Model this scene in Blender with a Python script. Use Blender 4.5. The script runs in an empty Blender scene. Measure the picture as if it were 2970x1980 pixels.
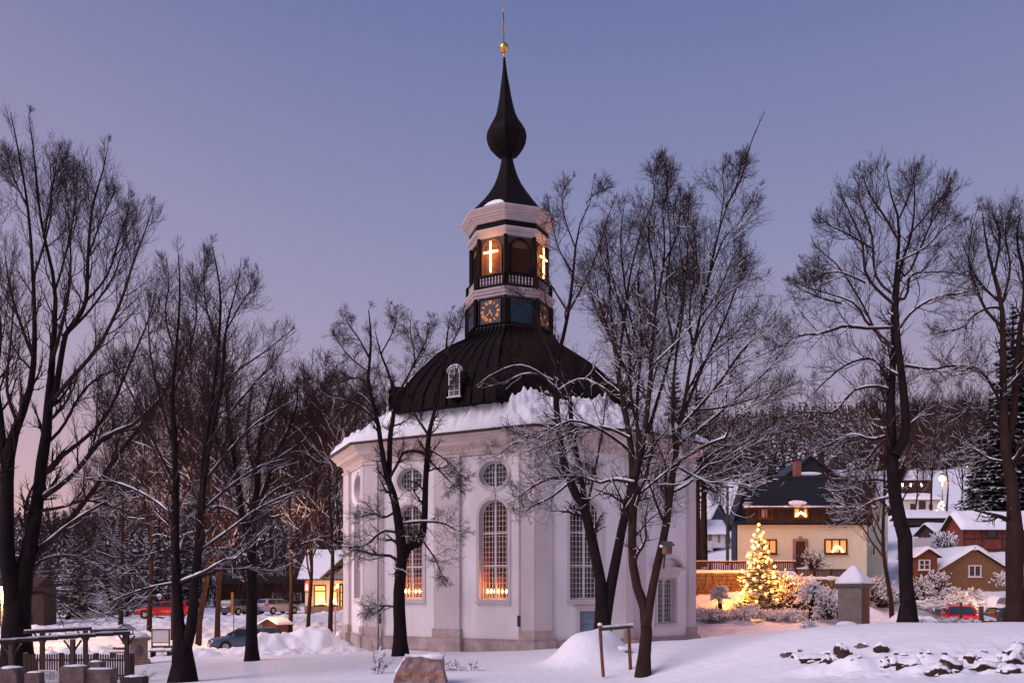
import bpy, math, random
import numpy as np
from mathutils import Matrix, Vector
random.seed(7); RNG = np.random.default_rng(11)
SC = bpy.context.scene; COL = SC.collection
R = math.radians
# ------------------------------------------------------------------ camera, world, sun
CZ = 2.8; FPX = 2500.0; HX = 1485.0; HY = 1708.0
cam_d = bpy.data.cameras.new('camera'); cam = bpy.data.objects.new('camera', cam_d); COL.objects.link(cam)
cam.location = (0, 0, CZ); cam.rotation_euler = (R(90), 0, 0)
cam_d.sensor_width = 36; cam_d.lens = FPX / 2970 * 36; cam_d.shift_y = (HY - 990) / 2970
cam_d.clip_end = 4000; SC.camera = cam
W = bpy.data.worlds.new('World'); SC.world = W; W.use_nodes = True
nt = W.node_tree; nt.nodes.clear()
def N(t, **k):
    n = nt.nodes.new(t)
    for a, b in k.items(): setattr(n, a, b)
    return n
L = lambda a, b: nt.links.new(a, b)
out = N('ShaderNodeOutputWorld'); tc = N('ShaderNodeTexCoord'); sep = N('ShaderNodeSeparateXYZ')
L(tc.outputs['Generated'], sep.inputs[0])
ramp = N('ShaderNodeValToRGB'); cr = ramp.color_ramp
def lin(r, g, b):
    return tuple(((c / 255) / 12.92 if c / 255 <= .04045 else ((c / 255 + .055) / 1.055) ** 2.4) for c in (r, g, b)) + (1,)
stops = [(0.0, lin(216, 170, 166)), (.08, lin(198, 165, 176)), (.22, lin(167, 156, 183)), (.36, lin(143, 144, 182)), (.56, lin(110, 121, 168)), (1, lin(88, 100, 156))]
while len(cr.elements) < len(stops): cr.elements.new(.5)
for e, (p, c) in zip(cr.elements, stops): e.position = p; e.color = c
L(sep.outputs['Z'], ramp.inputs[0])
# the after-glow of the sunset lies low in the left of the view (towards -X)
dot = N('ShaderNodeVectorMath', operation='DOT_PRODUCT'); dot.inputs[1].default_value = (-.80, .58, .12)
L(tc.outputs['Generated'], dot.inputs[0])
pw = N('ShaderNodeMath', operation='POWER', use_clamp=True); mx = N('ShaderNodeMath', operation='MAXIMUM'); mx.inputs[1].default_value = 0
L(dot.outputs['Value'], mx.inputs[0]); L(mx.outputs[0], pw.inputs[0]); pw.inputs[1].default_value = 7.0
glow = N('ShaderNodeMixRGB', blend_type='ADD'); glow.inputs[0].default_value = 1
gc = N('ShaderNodeMixRGB', blend_type='MULTIPLY'); gc.inputs[0].default_value = 1; gc.inputs[1].default_value = (.16, .07, .04, 1)
L(pw.outputs[0], gc.inputs[2]); L(ramp.outputs[0], glow.inputs[1]); L(gc.outputs[0], glow.inputs[2])
sky = N('ShaderNodeTexSky', sky_type='NISHITA', sun_disc=False, sun_elevation=R(1.0), sun_rotation=R(-60))
skm = N('ShaderNodeMixRGB', blend_type='MULTIPLY'); skm.inputs[0].default_value = 1; skm.inputs[2].default_value = (.05, .05, .05, 1)
L(sky.outputs[0], skm.inputs[1])
mixs = N('ShaderNodeMixRGB', blend_type='MIX'); mixs.inputs[0].default_value = .08
L(glow.outputs[0], mixs.inputs[1]); L(skm.outputs[0], mixs.inputs[2])
bg = N('ShaderNodeBackground'); bg.inputs[1].default_value = 1.0
L(mixs.outputs[0], bg.inputs[0]); L(bg.outputs[0], out.inputs[0])
sun_d = bpy.data.lights.new('dusk_sun', 'SUN'); sun_d.energy = 2.5; sun_d.angle = R(50); sun_d.color = (1, .80, .86)
sun = bpy.data.objects.new('dusk_sun', sun_d); COL.objects.link(sun)
sun.rotation_euler = Vector((.72, .42, -.62)).to_track_quat('-Z', 'Y').to_euler()
SC.view_settings.view_transform = 'Standard'; SC.view_settings.look = 'None'; SC.view_settings.gamma = 1
SC.view_settings.exposure = 0.10; SC.view_settings.use_curve_mapping = False
SC.render.engine = 'CYCLES'
def P(px, py, Y): return Vector(((px - HX) / FPX * Y, Y, CZ + (HY - py) / FPX * Y))
def PX(px, Y): return (px - HX) / FPX * Y
def PZ(py, Y): return CZ + (HY - py) / FPX * Y
# ------------------------------------------------------------------ helpers
def vhash(ix, iy, iz, seed):
    h = (ix.astype(np.int64) * 374761393 + iy.astype(np.int64) * 668265263 + iz.astype(np.int64) * 2147483647 + seed * 974711) & 0xffffffff
    h = ((h ^ (h >> 13)) * 1274126177) & 0xffffffff
    return ((h ^ (h >> 16)) & 0xffff) / 65535.0
def vnoise(x, y, z=None, seed=0):
    x = np.asarray(x, float); y = np.asarray(y, float); z = np.zeros_like(x) if z is None else np.asarray(z, float)
    ix, iy, iz = np.floor(x), np.floor(y), np.floor(z); fx, fy, fz = x - ix, y - iy, z - iz
    fx, fy, fz = [f * f * (3 - 2 * f) for f in (fx, fy, fz)]
    r = 0
    for a in (0, 1):
        for b in (0, 1):
            for c in (0, 1):
                w = (fx if a else 1 - fx) * (fy if b else 1 - fy) * (fz if c else 1 - fz)
                r = r + w * vhash(ix + a, iy + b, iz + c, seed)
    return r * 2 - 1
def fbm(x, y, z=None, o=4, seed=0):
    r = 0; a = 1
    for i in range(o):
        r = r + a * vnoise(x * 2 ** i, y * 2 ** i, None if z is None else z * 2 ** i, seed + i); a *= .5
    return r
MATS = {}
def mat(name, col, rough=.85, var=.25, scale=2.0, bump=0.0, bscale=8.0, metal=0.0, snow=None, col2=None, emis=None, estr=0, stretch=None, spec=.3, streak=None):
    if name in MATS: return MATS[name]
    m = bpy.data.materials.new(name); m.use_nodes = True; t = m.node_tree; b = t.nodes['Principled BSDF']
    nn = lambda ty, **k: [setattr(n, a, v) or n for n in [t.nodes.new(ty)] for a, v in (k.items() or [('label', '')])][0]
    ll = t.links.new
    tcn = nn('ShaderNodeTexCoord'); mp = nn('ShaderNodeMapping'); ll(tcn.outputs['Object'], mp.inputs[0])
    if stretch: mp.inputs['Scale'].default_value = stretch
    no = nn('ShaderNodeTexNoise'); no.inputs['Scale'].default_value = scale; no.inputs['Detail'].default_value = 6; no.inputs['Roughness'].default_value = .6
    ll(mp.outputs[0], no.inputs['Vector'])
    rp = nn('ShaderNodeValToRGB'); e = rp.color_ramp.elements; e[0].position = .3; e[1].position = .72
    c2 = col2 or tuple(min(1, c * (1 + var)) for c in col); c1 = tuple(c * (1 - var) for c in col) if not col2 else col
    e[0].color = (*c1[:3], 1); e[1].color = (*c2[:3], 1)
    ll(no.outputs['Fac'], rp.inputs[0]); cout = rp.outputs[0]
    if snow:
        g = nn('ShaderNodeNewGeometry'); sp = nn('ShaderNodeSeparateXYZ'); ll(g.outputs['Normal'], sp.inputs[0])
        n2 = nn('ShaderNodeTexNoise'); n2.inputs['Scale'].default_value = snow[1]; n2.inputs['Detail'].default_value = 3
        ll(tcn.outputs['Object'], n2.inputs['Vector'])
        ad = nn('ShaderNodeMath', operation='MULTIPLY_ADD'); ll(n2.outputs['Fac'], ad.inputs[0]); ad.inputs[1].default_value = snow[2]; ll(sp.outputs['Z'], ad.inputs[2])
        mr = nn('ShaderNodeMapRange'); mr.inputs['From Min'].default_value = snow[0] + snow[2] * .5 - .08; mr.inputs['From Max'].default_value = snow[0] + snow[2] * .5 + .08
        ll(ad.outputs[0], mr.inputs['Value'])
        mxn = nn('ShaderNodeMixRGB'); ll(mr.outputs[0], mxn.inputs[0]); ll(cout, mxn.inputs[1]); mxn.inputs[2].default_value = (.82, .83, .86, 1); cout = mxn.outputs[0]
    ll(cout, b.inputs['Base Color']); b.inputs['Roughness'].default_value = rough; b.inputs['Metallic'].default_value = metal
    b.inputs['Specular IOR Level'].default_value = spec
    if emis: b.inputs['Emission Color'].default_value = (*emis, 1); b.inputs['Emission Strength'].default_value = estr
    if bump:
        n3 = nn('ShaderNodeTexNoise'); n3.inputs['Scale'].default_value = bscale; n3.inputs['Detail'].default_value = 5
        ll(mp.outputs[0], n3.inputs['Vector'])
        bm = nn('ShaderNodeBump'); bm.inputs['Strength'].default_value = 1; bm.inputs['Distance'].default_value = bump
        ll(n3.outputs['Fac'], bm.inputs['Height']); ll(bm.outputs[0], b.inputs['Normal'])
    MATS[name] = m; return m
def mesh_np(name, V, F, mats, smooth=False, mi=None):
    """V (n,3), F list of arrays (m,k)"""
    me = bpy.data.meshes.new(name); V = np.asarray(V, np.float32)
    me.vertices.add(len(V)); me.vertices.foreach_set('co', V.ravel())
    Fs = [np.asarray(f, np.int32) for f in F if len(f)]
    lv = np.concatenate([f.ravel() for f in Fs]); lt = np.concatenate([np.full(len(f), f.shape[1], np.int32) for f in Fs])
    ls = np.concatenate([[0], np.cumsum(lt)[:-1]]).astype(np.int32)
    me.loops.add(len(lv)); me.loops.foreach_set('vertex_index', lv)
    me.polygons.add(len(lt)); me.polygons.foreach_set('loop_start', ls); me.polygons.foreach_set('loop_total', lt)
    if mi is not None: me.polygons.foreach_set('material_index', np.asarray(mi, np.int32))
    me.polygons.foreach_set('use_smooth', np.full(len(lt), smooth))
    for m in (mats if isinstance(mats, (list, tuple)) else [mats]): me.materials.append(m)
    me.update(calc_edges=True); me.validate(); return me
def tag(o, label=None, cat=None, group=None, kind=None):
    if label: o['label'] = label
    if cat: o['category'] = cat
    if group: o['group'] = group
    if kind: o['kind'] = kind
    return o
def thing(name, label, cat, loc=(0, 0, 0), rz=0, group=None):
    o = bpy.data.objects.new(name, None); COL.objects.link(o); o.location = loc; o.rotation_euler = (0, 0, rz); o.empty_display_size = .3
    return tag(o, label, cat, group)
def add(name, me, parent=None, local=False, label=None, kind=None, loc=None):
    o = bpy.data.objects.new(name, me); COL.objects.link(o)
    if parent:
        o.parent = parent
        if not local: o.matrix_parent_inverse = (Matrix.LocRotScale(parent.location, parent.rotation_euler, None)).inverted() if parent.parent is None else (parent.parent_world.inverted() if hasattr(parent, 'parent_world') else Matrix.Identity(4))
    if loc is not None: o.location = loc
    if label: o['label'] = label
    if kind: o['kind'] = kind
    return o
def copy_tree(o, loc=None, rz=None, sc=None, parent=None, label=None):
    c = o.copy(); COL.objects.link(c)
    if parent: c.parent = parent
    else:
        if loc is not None: c.location = loc
        if rz is not None: c.rotation_euler = (0, 0, rz)
        if sc is not None: c.scale = (sc, sc, sc) if not isinstance(sc, tuple) else sc
        if label: c['label'] = label
    for ch in o.children: copy_tree(ch, parent=c)
    return c
class MB:
    def __init__(s): s.v = []; s.f = []; s.m = []; s.M = Matrix.Identity(4); s.mi = 0
    def vs(s, pts):
        b = len(s.v)
        for p in pts: s.v.append(tuple(s.M @ Vector(p)))
        return b
    def face(s, pts):
        b = s.vs(pts); s.f.append(tuple(range(b, b + len(pts)))); s.m.append(s.mi); return s
    def box(s, c, d, rz=0, ry=0, rx=0, taper=1.0):
        x, y, z = d[0] / 2, d[1] / 2, d[2] / 2; rot = Matrix.Translation(Vector(c)) @ Matrix.Rotation(rz, 4, 'Z') @ Matrix.Rotation(ry, 4, 'Y') @ Matrix.Rotation(rx, 4, 'X')
        pts = [rot @ Vector((sx * x * (taper if sz > 0 else 1), sy * y * (taper if sz > 0 else 1), sz * z)) for sz in (-1, 1) for sx, sy in ((-1, -1), (1, -1), (1, 1), (-1, 1))]
        b = s.vs(pts)
        for q in ((3, 2, 1, 0), (4, 5, 6, 7), (0, 1, 5, 4), (1, 2, 6, 5), (2, 3, 7, 6), (3, 0, 4, 7)): s.f.append(tuple(b + i for i in q)); s.m.append(s.mi)
        return s
    def prism(s, poly, d0, d1, axis='z'):
        """poly 2D (ccw) extruded; axis z: (x,y); axis y: poly=(x,z) extruded along y; axis x: poly=(y,z)"""
        mk = {'z': lambda a, b, d: (a, b, d), 'y': lambda a, b, d: (a, d, b), 'x': lambda a, b, d: (d, a, b)}[axis]
        n = len(poly); b = s.vs([mk(a, c, d0) for a, c in poly] + [mk(a, c, d1) for a, c in poly])
        s.f.append(tuple(b + i for i in range(n))[::-1]); s.f.append(tuple(b + n + i for i in range(n))); s.m += [s.mi] * 2
        for i in range(n):
            j = (i + 1) % n; s.f.append((b + i, b + j, b + n + j, b + n + i)); s.m.append(s.mi)
        return s
    def tube(s, pts, rad, n=8, caps=True):
        pts = [Vector(p) for p in pts]; rad = rad if isinstance(rad, (list, tuple)) else [rad] * len(pts)
        u = None; rings = []
        for i, p in enumerate(pts):
            t = (pts[min(i + 1, len(pts) - 1)] - pts[max(i - 1, 0)]).normalized()
            if u is None: u = t.orthogonal().normalized()
            u = (u - t * u.dot(t)).normalized(); w = t.cross(u)
            rings.append(s.vs([p + (u * math.cos(2 * math.pi * k / n) + w * math.sin(2 * math.pi * k / n)) * rad[i] for k in range(n)]))
        for a, b in zip(rings, rings[1:]):
            for k in range(n): s.f.append((a + k, a + (k + 1) % n, b + (k + 1) % n, b + k)); s.m.append(s.mi)
        if caps: s.f.append(tuple(rings[0] + k for k in range(n))[::-1]); s.f.append(tuple(rings[-1] + k for k in range(n))); s.m += [s.mi] * 2
        return s
    def lathe(s, prof, c=(0, 0, 0), n=16, rot=0, lean=(0, 0), cap=True):
        rings = [s.vs([(c[0] + r * math.cos(rot + 2 * math.pi * k / n) + lean[0] * (z - prof[0][1]), c[1] + r * math.sin(rot + 2 * math.pi * k / n) + lean[1] * (z - prof[0][1]), c[2] + z) for k in range(n)]) for r, z in prof]
        for a, b in zip(rings, rings[1:]):
            for k in range(n): s.f.append((a + k, a + (k + 1) % n, b + (k + 1) % n, b + k)); s.m.append(s.mi)
        if cap: s.f.append(tuple(rings[0] + k for k in range(n))[::-1]); s.f.append(tuple(rings[-1] + k for k in range(n))); s.m += [s.mi] * 2
        return s
    def build(s, name, mats, parent=None, local=False, smooth=False, label=None, kind=None):
        me = bpy.data.meshes.new(name); me.from_pydata(s.v, [], s.f)
        for m in (mats if isinstance(mats, (list, tuple)) else [mats]): me.materials.append(m)
        me.polygons.foreach_set('material_index', s.m); me.polygons.foreach_set('use_smooth', [smooth] * len(s.f)); me.update()
        return add(name, me, parent, local, label, kind)
def add(name, me, parent=None, local=False, label=None, kind=None):
    o = bpy.data.objects.new(name, me); COL.objects.link(o)
    if parent:
        o.parent = parent
        if not local and parent.parent is None:
            o.matrix_parent_inverse = Matrix.LocRotScale(parent.location, parent.rotation_euler, None).inverted()
    if label: o['label'] = label
    if kind: o['kind'] = kind
    return o
def lump(name, c, d, m, seed=0, sub=3, rough=.25, flat=None, parent=None, cut=None):
    """rounded irregular rock / heap"""
    import bmesh
    bm = bmesh.new(); bmesh.ops.create_icosphere(bm, subdivisions=sub, radius=1)
    co = np.array([v.co for v in bm.verts]); n = 1 + rough * fbm(co[:, 0] * 1.3 + seed * 7.1, co[:, 1] * 1.3, co[:, 2] * 1.3, 4, seed)
    co = co * n[:, None]
    if cut: co = np.sign(co) * np.minimum(np.abs(co), cut)
    co = co * np.array(d) / 2 + np.array(c)
    for v, p in zip(bm.verts, co): v.co = p
    me = bpy.data.meshes.new(name); bm.to_mesh(me); bm.free(); me.materials.append(m)
    if not cut:
        me.polygons.foreach_set('use_smooth', [True] * len(me.polygons))
    return add(name, me, parent)
# ------------------------------------------------------------------ materials
SNOW = mat('snow', (.83, .84, .87), rough=.7, var=.035, scale=.8, bump=.05, bscale=2.6, spec=.3)
M_WALL = mat('lime_plaster', (.78, .735, .735), var=.12, scale=.9, bump=.008, bscale=10, stretch=(1, 1, .35))
M_WALLD = mat('grey_plaster', (.60, .53, .53), var=.10, scale=.9, bump=.008, bscale=10, stretch=(1, 1, .35))
M_TRIM = mat('lamplit_peach_trim', (.66, .54, .49), var=.08, scale=2.0, bump=.004, bscale=20)  # street lamp glow on the trim is mixed into this peach colour
M_PLINTH = mat('sandstone_plinth', (.44, .35, .33), var=.30, scale=1.6, bump=.02, bscale=7)
M_FRAME = mat('white_window_paint', (.66, .63, .63), var=.05)
M_COP = mat('dark_copper', (.006, .006, .0065), rough=.6, var=.5, scale=1.2, bump=.004, bscale=5, spec=.05, col2=(.014, .008, .007))
M_GOLD = mat('gold_leaf', (.75, .42, .10), rough=.28, metal=1, var=.08)
M_BARK = mat('dark_bark', (.017, .0115, .012), rough=.95, var=.4, scale=6, bump=.03, bscale=18, stretch=(1, 1, .25), spec=.1)
M_BARKR = mat('reddish_bark', (.024, .014, .013), rough=.95, var=.5, scale=5, bump=.025, bscale=16, stretch=(1, 1, .3), spec=.1, col2=(.050, .026, .020))
M_TWIG = mat('twig_bark', (.042, .024, .023), rough=.95, var=.3, scale=3, spec=.1)
M_WOOD = mat('weathered_wood', (.10, .065, .045), var=.35, scale=6, stretch=(1, 1, .2), bump=.004, snow=(.75, 3, .3))
M_WOODR = mat('reddish_wood', (.16, .055, .030), var=.3, scale=6, stretch=(1, 1, .3))
M_STONE = mat('quarry_stone', (.135, .090, .085), var=.35, scale=4, bump=.03, bscale=9)
M_ROCK = mat('dark_rock', (.045, .018, .015), var=.5, scale=5, bump=.05, bscale=7, snow=(.42, 6, .9))
M_SPRUCE = mat('snowy_spruce_needles', (.016, .024, .020), var=.4, scale=6, snow=(.60, 5, .9), spec=.1)
M_SPRUCED = mat('dark_spruce_needles', (.012, .016, .014), var=.4, scale=6, snow=(.80, 3, .9), spec=.1)
M_SLATE = mat('black_slate', (.020, .021, .026), rough=.6, var=.3, scale=8)
M_GLASSD = mat('dark_window_glass', (.03, .028, .035), rough=.12, var=.2, spec=.6)
M_TYRE = mat('tyre_rubber', (.02, .02, .02), rough=.9); M_RIM = mat('wheel_metal', (.35, .35, .36), rough=.35, metal=.8)
def emi(name, col, s):
    return mat(name, (.05, .03, .02), emis=col, estr=s)
M_LIT = None
def curtain(name, c1, c2, s, sc=14.0):
    m = bpy.data.materials.new(name); m.use_nodes = True; t = m.node_tree; b = t.nodes['Principled BSDF']
    a = t.nodes.new('ShaderNodeTexCoord'); w = t.nodes.new('ShaderNodeTexWave'); w.inputs['Scale'].default_value = sc; w.inputs['Distortion'].default_value = 3; w.inputs['Detail'].default_value = 2
    t.links.new(a.outputs['Object'], w.inputs[0]); r = t.nodes.new('ShaderNodeValToRGB'); r.color_ramp.elements[0].color = (*c1, 1); r.color_ramp.elements[1].color = (*c2, 1)
    t.links.new(w.outputs[1], r.inputs[0]); b.inputs['Base Color'].default_value = (.3, .25, .2, 1); b.inputs['Roughness'].default_value = .6
    t.links.new(r.outputs[0], b.inputs['Emission Color']); b.inputs['Emission Strength'].default_value = s
    return m
M_CURT = curtain('lit_curtain', (.75, .17, .015), (1, .36, .05), 1.0)
M_CURTD = mat('unlit_curtain', (.46, .38, .40), var=.3, scale=9, stretch=(3, 1, .1), rough=.4)
M_CANDLE = emi('candle_bulb', (1, .62, .22), 14)
M_NEON = emi('warm_light_tube', (1, .52, .16), 16)
def lamp(name, loc, e, col=(1, .5, .18), r=.15, parent=None):
    d = bpy.data.lights.new(name, 'POINT'); d.energy = e; d.color = col; d.shadow_soft_size = r
    o = bpy.data.objects.new(name, d); COL.objects.link(o); o.location = loc
    if parent:
        o.parent = parent; o.matrix_parent_inverse = Matrix.LocRotScale(parent.location, parent.rotation_euler, None).inverted()
    return o
# ------------------------------------------------------------------ terrain
CP = [(997,1877,47.5),(1055,1889,43.6),(1300,1888,41.2),(1552,1887,38.8),(1830,1872,40.5),(2022,1857,44),
 (533,1970,29.6),(731,1917,37),(1162,1899,36.6),(1864,1966,27),(1756,1868,36.5),(1400,1893,38),(1250,1940,30),(1500,1940,30),(1000,1940,31),(760,1955,31),
 (600,1985,26),(1000,1985,26),(1400,1985,26),(1900,1985,26),(0,1990,30),(300,1975,31),(400,1925,38.5),(480,1899,42.5),(380,1960,33),(120,1930,40),
 (620,1892,48),(900,1905,41),(560,1890,50),(900,1885,52),(640,1886,56),(900,1872,60),(300,1885,50),(100,1900,48),(-200,1930,44),
 (560,1866,62),(900,1852,63),(350,1850,60),(620,1795,77),(900,1785,79),(400,1797,75),(200,1810,74),(680,1780,86),(1000,1776,84),(450,1770,86),(200,1775,90),(0,1790,85),
 (450,1735,110),(700,1735,110),(100,1745,120),(900,1740,115),(1200,1740,80),(1500,1760,62),(1500,1700,100),
 (2100,1800,49),(2080,1742,53.2),(2300,1742,53.2),(2450,1752,53.2),(2200,1775,51.5),(2050,1835,46),(2300,1822,44.5),(2460,1815,45),(2250,1840,40),
 (2080,1652,56),(2400,1652,56),(2300,1645,66),(2080,1640,70),(2400,1600,80),(2550,1780,50),(2600,1745,56),(2560,1690,60),(2700,1760,53.5),(2800,1750,54.5),(2950,1745,55),(2800,1812,50),(2950,1815,49),(2650,1812,46),
 (2700,1670,62),(2850,1600,74),(2950,1600,74),(2700,1560,84),(2640,1485,125),(2800,1500,120),(2720,1440,150),
 (2090,1568,110),(2060,1500,150),(2120,1395,210),(2300,1400,205),(2600,1400,200),(2900,1380,200)]
XYZ = [(p.x, p.y, p.z) for p in (P(*c) for c in CP)]
XYZ += [(7.5, 24, .75), (12, 24.5, 1.75), (16, 27.5, 1.72), (10, 27.5, 1.62), (6.5, 29.5, .85), (14, 31, 1.4), (18, 33, 1.35), (11, 34, 1.05), (8, 19, .62), (12, 18.5, .70), (4, 21, .1), (15, 21, 1.15), (9, 22, .8),
        (0, 0, 1.1), (0, 12, .9), (-10, 12, .5), (-15, 22, .1), (12, 10, .8), (-40, -30, .6), (40, -30, .8), (-60, 20, -.5), (60, 10, 2), (0, -80, 1), (-120, 0, 0), (120, 0, 4),
        (-60, 60, 0), (-90, 110, 4), (-40, 180, 10), (-150, 250, 15), (-90, 330, 18), (-50, 330, 34), (0, 330, 42), (50, 330, 50), (60, 340, 66), (110, 340, 66), (160, 340, 66), (240, 330, 60), (75, 50, 3), (90, 80, 10),
        (0, 600, 60), (150, 600, 80), (-250, 600, 25), (300, 600, 60), (-400, 300, 20), (400, 300, 50), (-400, 0, 5), (400, 0, 10), (0, -400, 0), (-300, -300, 0), (300, -300, 0)]
A_ = np.array(XYZ)
def _rbf(a, b): return np.sqrt(((a[:, None, :2] - b[None, :, :2]) ** 2).sum(-1) + .6)
_K = _rbf(A_, A_); _K += np.eye(len(A_)) * -.15
_n = len(A_); _S = np.zeros((_n + 3, _n + 3)); _S[:_n, :_n] = _K; _S[:_n, _n:] = np.c_[np.ones(_n), A_[:, :2]]; _S[_n:, :_n] = _S[:_n, _n:].T
_w = np.linalg.solve(_S, np.r_[A_[:, 2], 0, 0, 0])
MOUNDS = [(850,46,.85,2.1,1.2),(770,45,.45,.9,.8),(930,46.5,.5,1.1,1.0),(735,44,.25,.9,.8),(1697,30.6,.98,1.02,.95),(1770,31.2,.50,.55,.6),
          (2330,18.6,.22,1.1,.8),(2760,17.5,.22,1.2,.6),(2560,23,.10,2.0,.8),(600,42,.22,.8,.5),(2690,45,.6,.6,.4),(2630,47,.5,.9,.5),(2260,27,.08,1.5,1.5),(2500,50.5,.5,1.2,.6),(2090,52.5,.55,1.6,.4),(2760,53.5,.5,1.8,.5),(2890,53.5,.8,1.4,.5)]
def zg(x, y, detail=True):
    x = np.atleast_1d(np.asarray(x, float)); y = np.atleast_1d(np.asarray(y, float)); z = np.zeros_like(x)
    for i in range(0, len(x), 20000):
        q = np.c_[x[i:i + 20000], y[i:i + 20000]]; z[i:i + 20000] = _rbf(q, A_) @ _w[:_n] + _w[_n] + q @ _w[_n + 1:]
    for px, Y, h, rx, ry in MOUNDS:
        X = PX(px, Y); d = ((x - X) / rx) ** 2 + ((y - Y) / ry) ** 2; z += h * np.exp(-.9 * d ** 1.35)
    if detail:
        z += .10 * fbm(x * .16, y * .16, None, 3, 3) * np.clip((np.hypot(x, y) - 5) / 20, 0, 1)
        left = np.clip((-x - 4 - (y - 40) * .1) / 3, 0, 1) * np.clip((y - 40.5) / 2.5, 0, 1) * np.clip((130 - y) / 20, 0, 1)
        road = ((y > 52.5) & (y < 59.5)) | ((y > 81) & (y < 88)); left = left * np.where(road, .15, 1)
        z += left * .26 * np.abs(fbm(x * .9, y * .9, None, 4, 21)) + left * .05 * fbm(x * 3.1, y * 3.1, None, 2, 25)
        rt = np.clip((x - 9) / 3, 0, 1) * np.clip((y - 42) / 4, 0, 1) * np.clip((90 - y) / 10, 0, 1)
        z += rt * .16 * fbm(x * .8, y * .8, None, 4, 31)
        yr = 22.3 - (x - 7.5) * .22; mk = np.clip((x - 7) / .8, 0, 1) * (.6 + .5 * vnoise(x * .8, x * 0 + 3, None, 4)); z += mk * (.16 * np.exp(-((y - yr - .38) / .30) ** 2) - .14 * np.exp(-((y - yr + .22) / .25) ** 2))
        # broken slope above the rocks
        bk = np.exp(-((y - 21.5 - .3 * np.sin(x)) / 1.2) ** 2) * np.clip((x - 7.5) / 1.2, 0, 1)
        z += bk * .16 * fbm(x * 1.7, y * 1.7, None, 4, 41)
    return z
def G(x, y): return float(zg([x], [y])[0])
th = np.r_[np.linspace(R(-38), R(38), 620), np.linspace(R(38), R(322), 74)[1:-1]]
rr = np.r_[.5, np.geomspace(2, 14, 20), np.geomspace(14.3, 100, 430), np.geomspace(101, 900, 90)]
TH, RR = np.meshgrid(th, rr); gx = (RR * np.sin(TH)).ravel(); gy = (RR * np.cos(TH)).ravel()
gz = zg(gx, gy); nr, nc = TH.shape
ii = np.arange(nr * nc).reshape(nr, nc); a = ii[:-1]; b = ii[1:]
q = np.stack([a, np.roll(a, -1, 1), np.roll(b, -1, 1), b], -1).reshape(-1, 4)
gme = mesh_np('snow_ground', np.c_[gx, gy, gz], [q, ii[0][None, ::-1] if False else ii[:1, ::-1]], SNOW, smooth=True)
tag(add('snow_ground', gme), kind='structure')
# ------------------------------------------------------------------ church
E = CZ  # eye height; church heights below are given above the eye
church = thing('church', 'white octagonal baroque church with dark copper dome and onion spire', 'church', (0, 46, 0))
PC = [(-9.18, 47.81), (-7.42, 43.86), (1.05, 39.23), (5.60, 40.61), (9.24, 44.19), (7.48, 48.14), (-.99, 52.77), (-5.54, 51.39)]
PC = [Vector(p) for p in PC]; NP = len(PC); BC = Vector((.03, 46.0))
def offs(d):
    o = []
    for i in range(NP):
        a, b, c = PC[i - 1], PC[i], PC[(i + 1) % NP]
        n1 = Vector(((b - a).y, -(b - a).x)).normalized(); n2 = Vector(((c - b).y, -(c - b).x)).normalized()
        m = (n1 + n2); m = m / m.length_squared * 2
        o.append(b + m * d)
    return o
class Face:
    def __init__(s, a, b): s.a = a; s.b = b; s.L = (b - a).length; s.u = (b - a) / s.L; s.n = Vector((s.u.y, -s.u.x)); s.M = Matrix(((s.u.x, -s.n.x, 0, a.x), (s.u.y, -s.n.y, 0, a.y), (0, 0, 1, 0), (0, 0, 0, 1)))
    # local: x along wall, y inward (negative = proud), z up
    def hit(s, px, py=HY):
        d = Vector(((px - HX) / FPX, 1.0)); t = s.a.dot(s.n) / d.dot(s.n); p = d * t
        return (p - s.a).dot(s.u), CZ + (HY - py) / FPX * p.y, p.y
FC = [Face(PC[i], PC[(i + 1) % NP]) for i in range(NP)]
F1, F23, F4, F5 = FC[0], FC[1], FC[2], FC[3]
ZP = E - 2.31; ZT = E + 6.36; ZB = -.9   # plinth top, wall top, below ground
def ell(cx, cz, a, b, n=32, a0=0, a1=2 * math.pi): return [(cx + a * math.cos(a0 + (a1 - a0) * i / (n - (a1 - a0 < 6))), cz + b * math.sin(a0 + (a1 - a0) * i / (n - (a1 - a0 < 6)))) for i in range(n)]
def arch(cx, w, z0, z1, n=14):
    """closed outline ccw of an arched opening"""
    r = w / 2; return [(cx - r, z0), (cx + r, z0)] + [(cx + r * math.cos(math.pi * i / n), z1 - r + r * math.sin(math.pi * i / n)) for i in range(n + 1)]
def fill(outer, holes):
    """triangulate polygon with holes -> list of 2D tris"""
    from mathutils.geometry import tessellate_polygon
    polys = [[Vector((x, z, 0)) for x, z in outer]] + [[Vector((x, z, 0)) for x, z in h] for h in holes]
    flat = [p for q in polys for p in q]
    return flat, tessellate_polygon(polys)
# window list per face: (kind, cx, w, z0, z1)
wins = {}
def wx(F, x0, x1): a, _, _ = F.hit(x0); b, _, _ = F.hit(x1); return (a + b) / 2, b - a
Zt0 = F23.hit(1431, 1735)[1]; Zt1 = F23.hit(1431, 1449)[1]; Zr = F23.hit(1429, 1375)[1]; HR = .60
c3, w3 = wx(F23, 1392, 1471); c2, w2 = wx(F23, 1158, 1226); c4, w4 = wx(F4, 1651, 1744)
WW = w3
c1 = F1.hit(1040)[0]; c5, w5 = wx(F5, 1907, 1958)
for F, cs in ((F1, [c1]), (F23, [c2 - .05, c3]), (F4, [c4]), (FC[4], [2.1]), (FC[5], [2.6, 7.0]), (FC[6], [2.3]), (FC[7], [2.5])):
    wins[id(F)] = [('tall', c, WW, Zt0, Zt1) for c in cs] + [('oval', c, WW, Zr - HR, Zr + HR) for c in cs]
WW4 = w4
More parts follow.
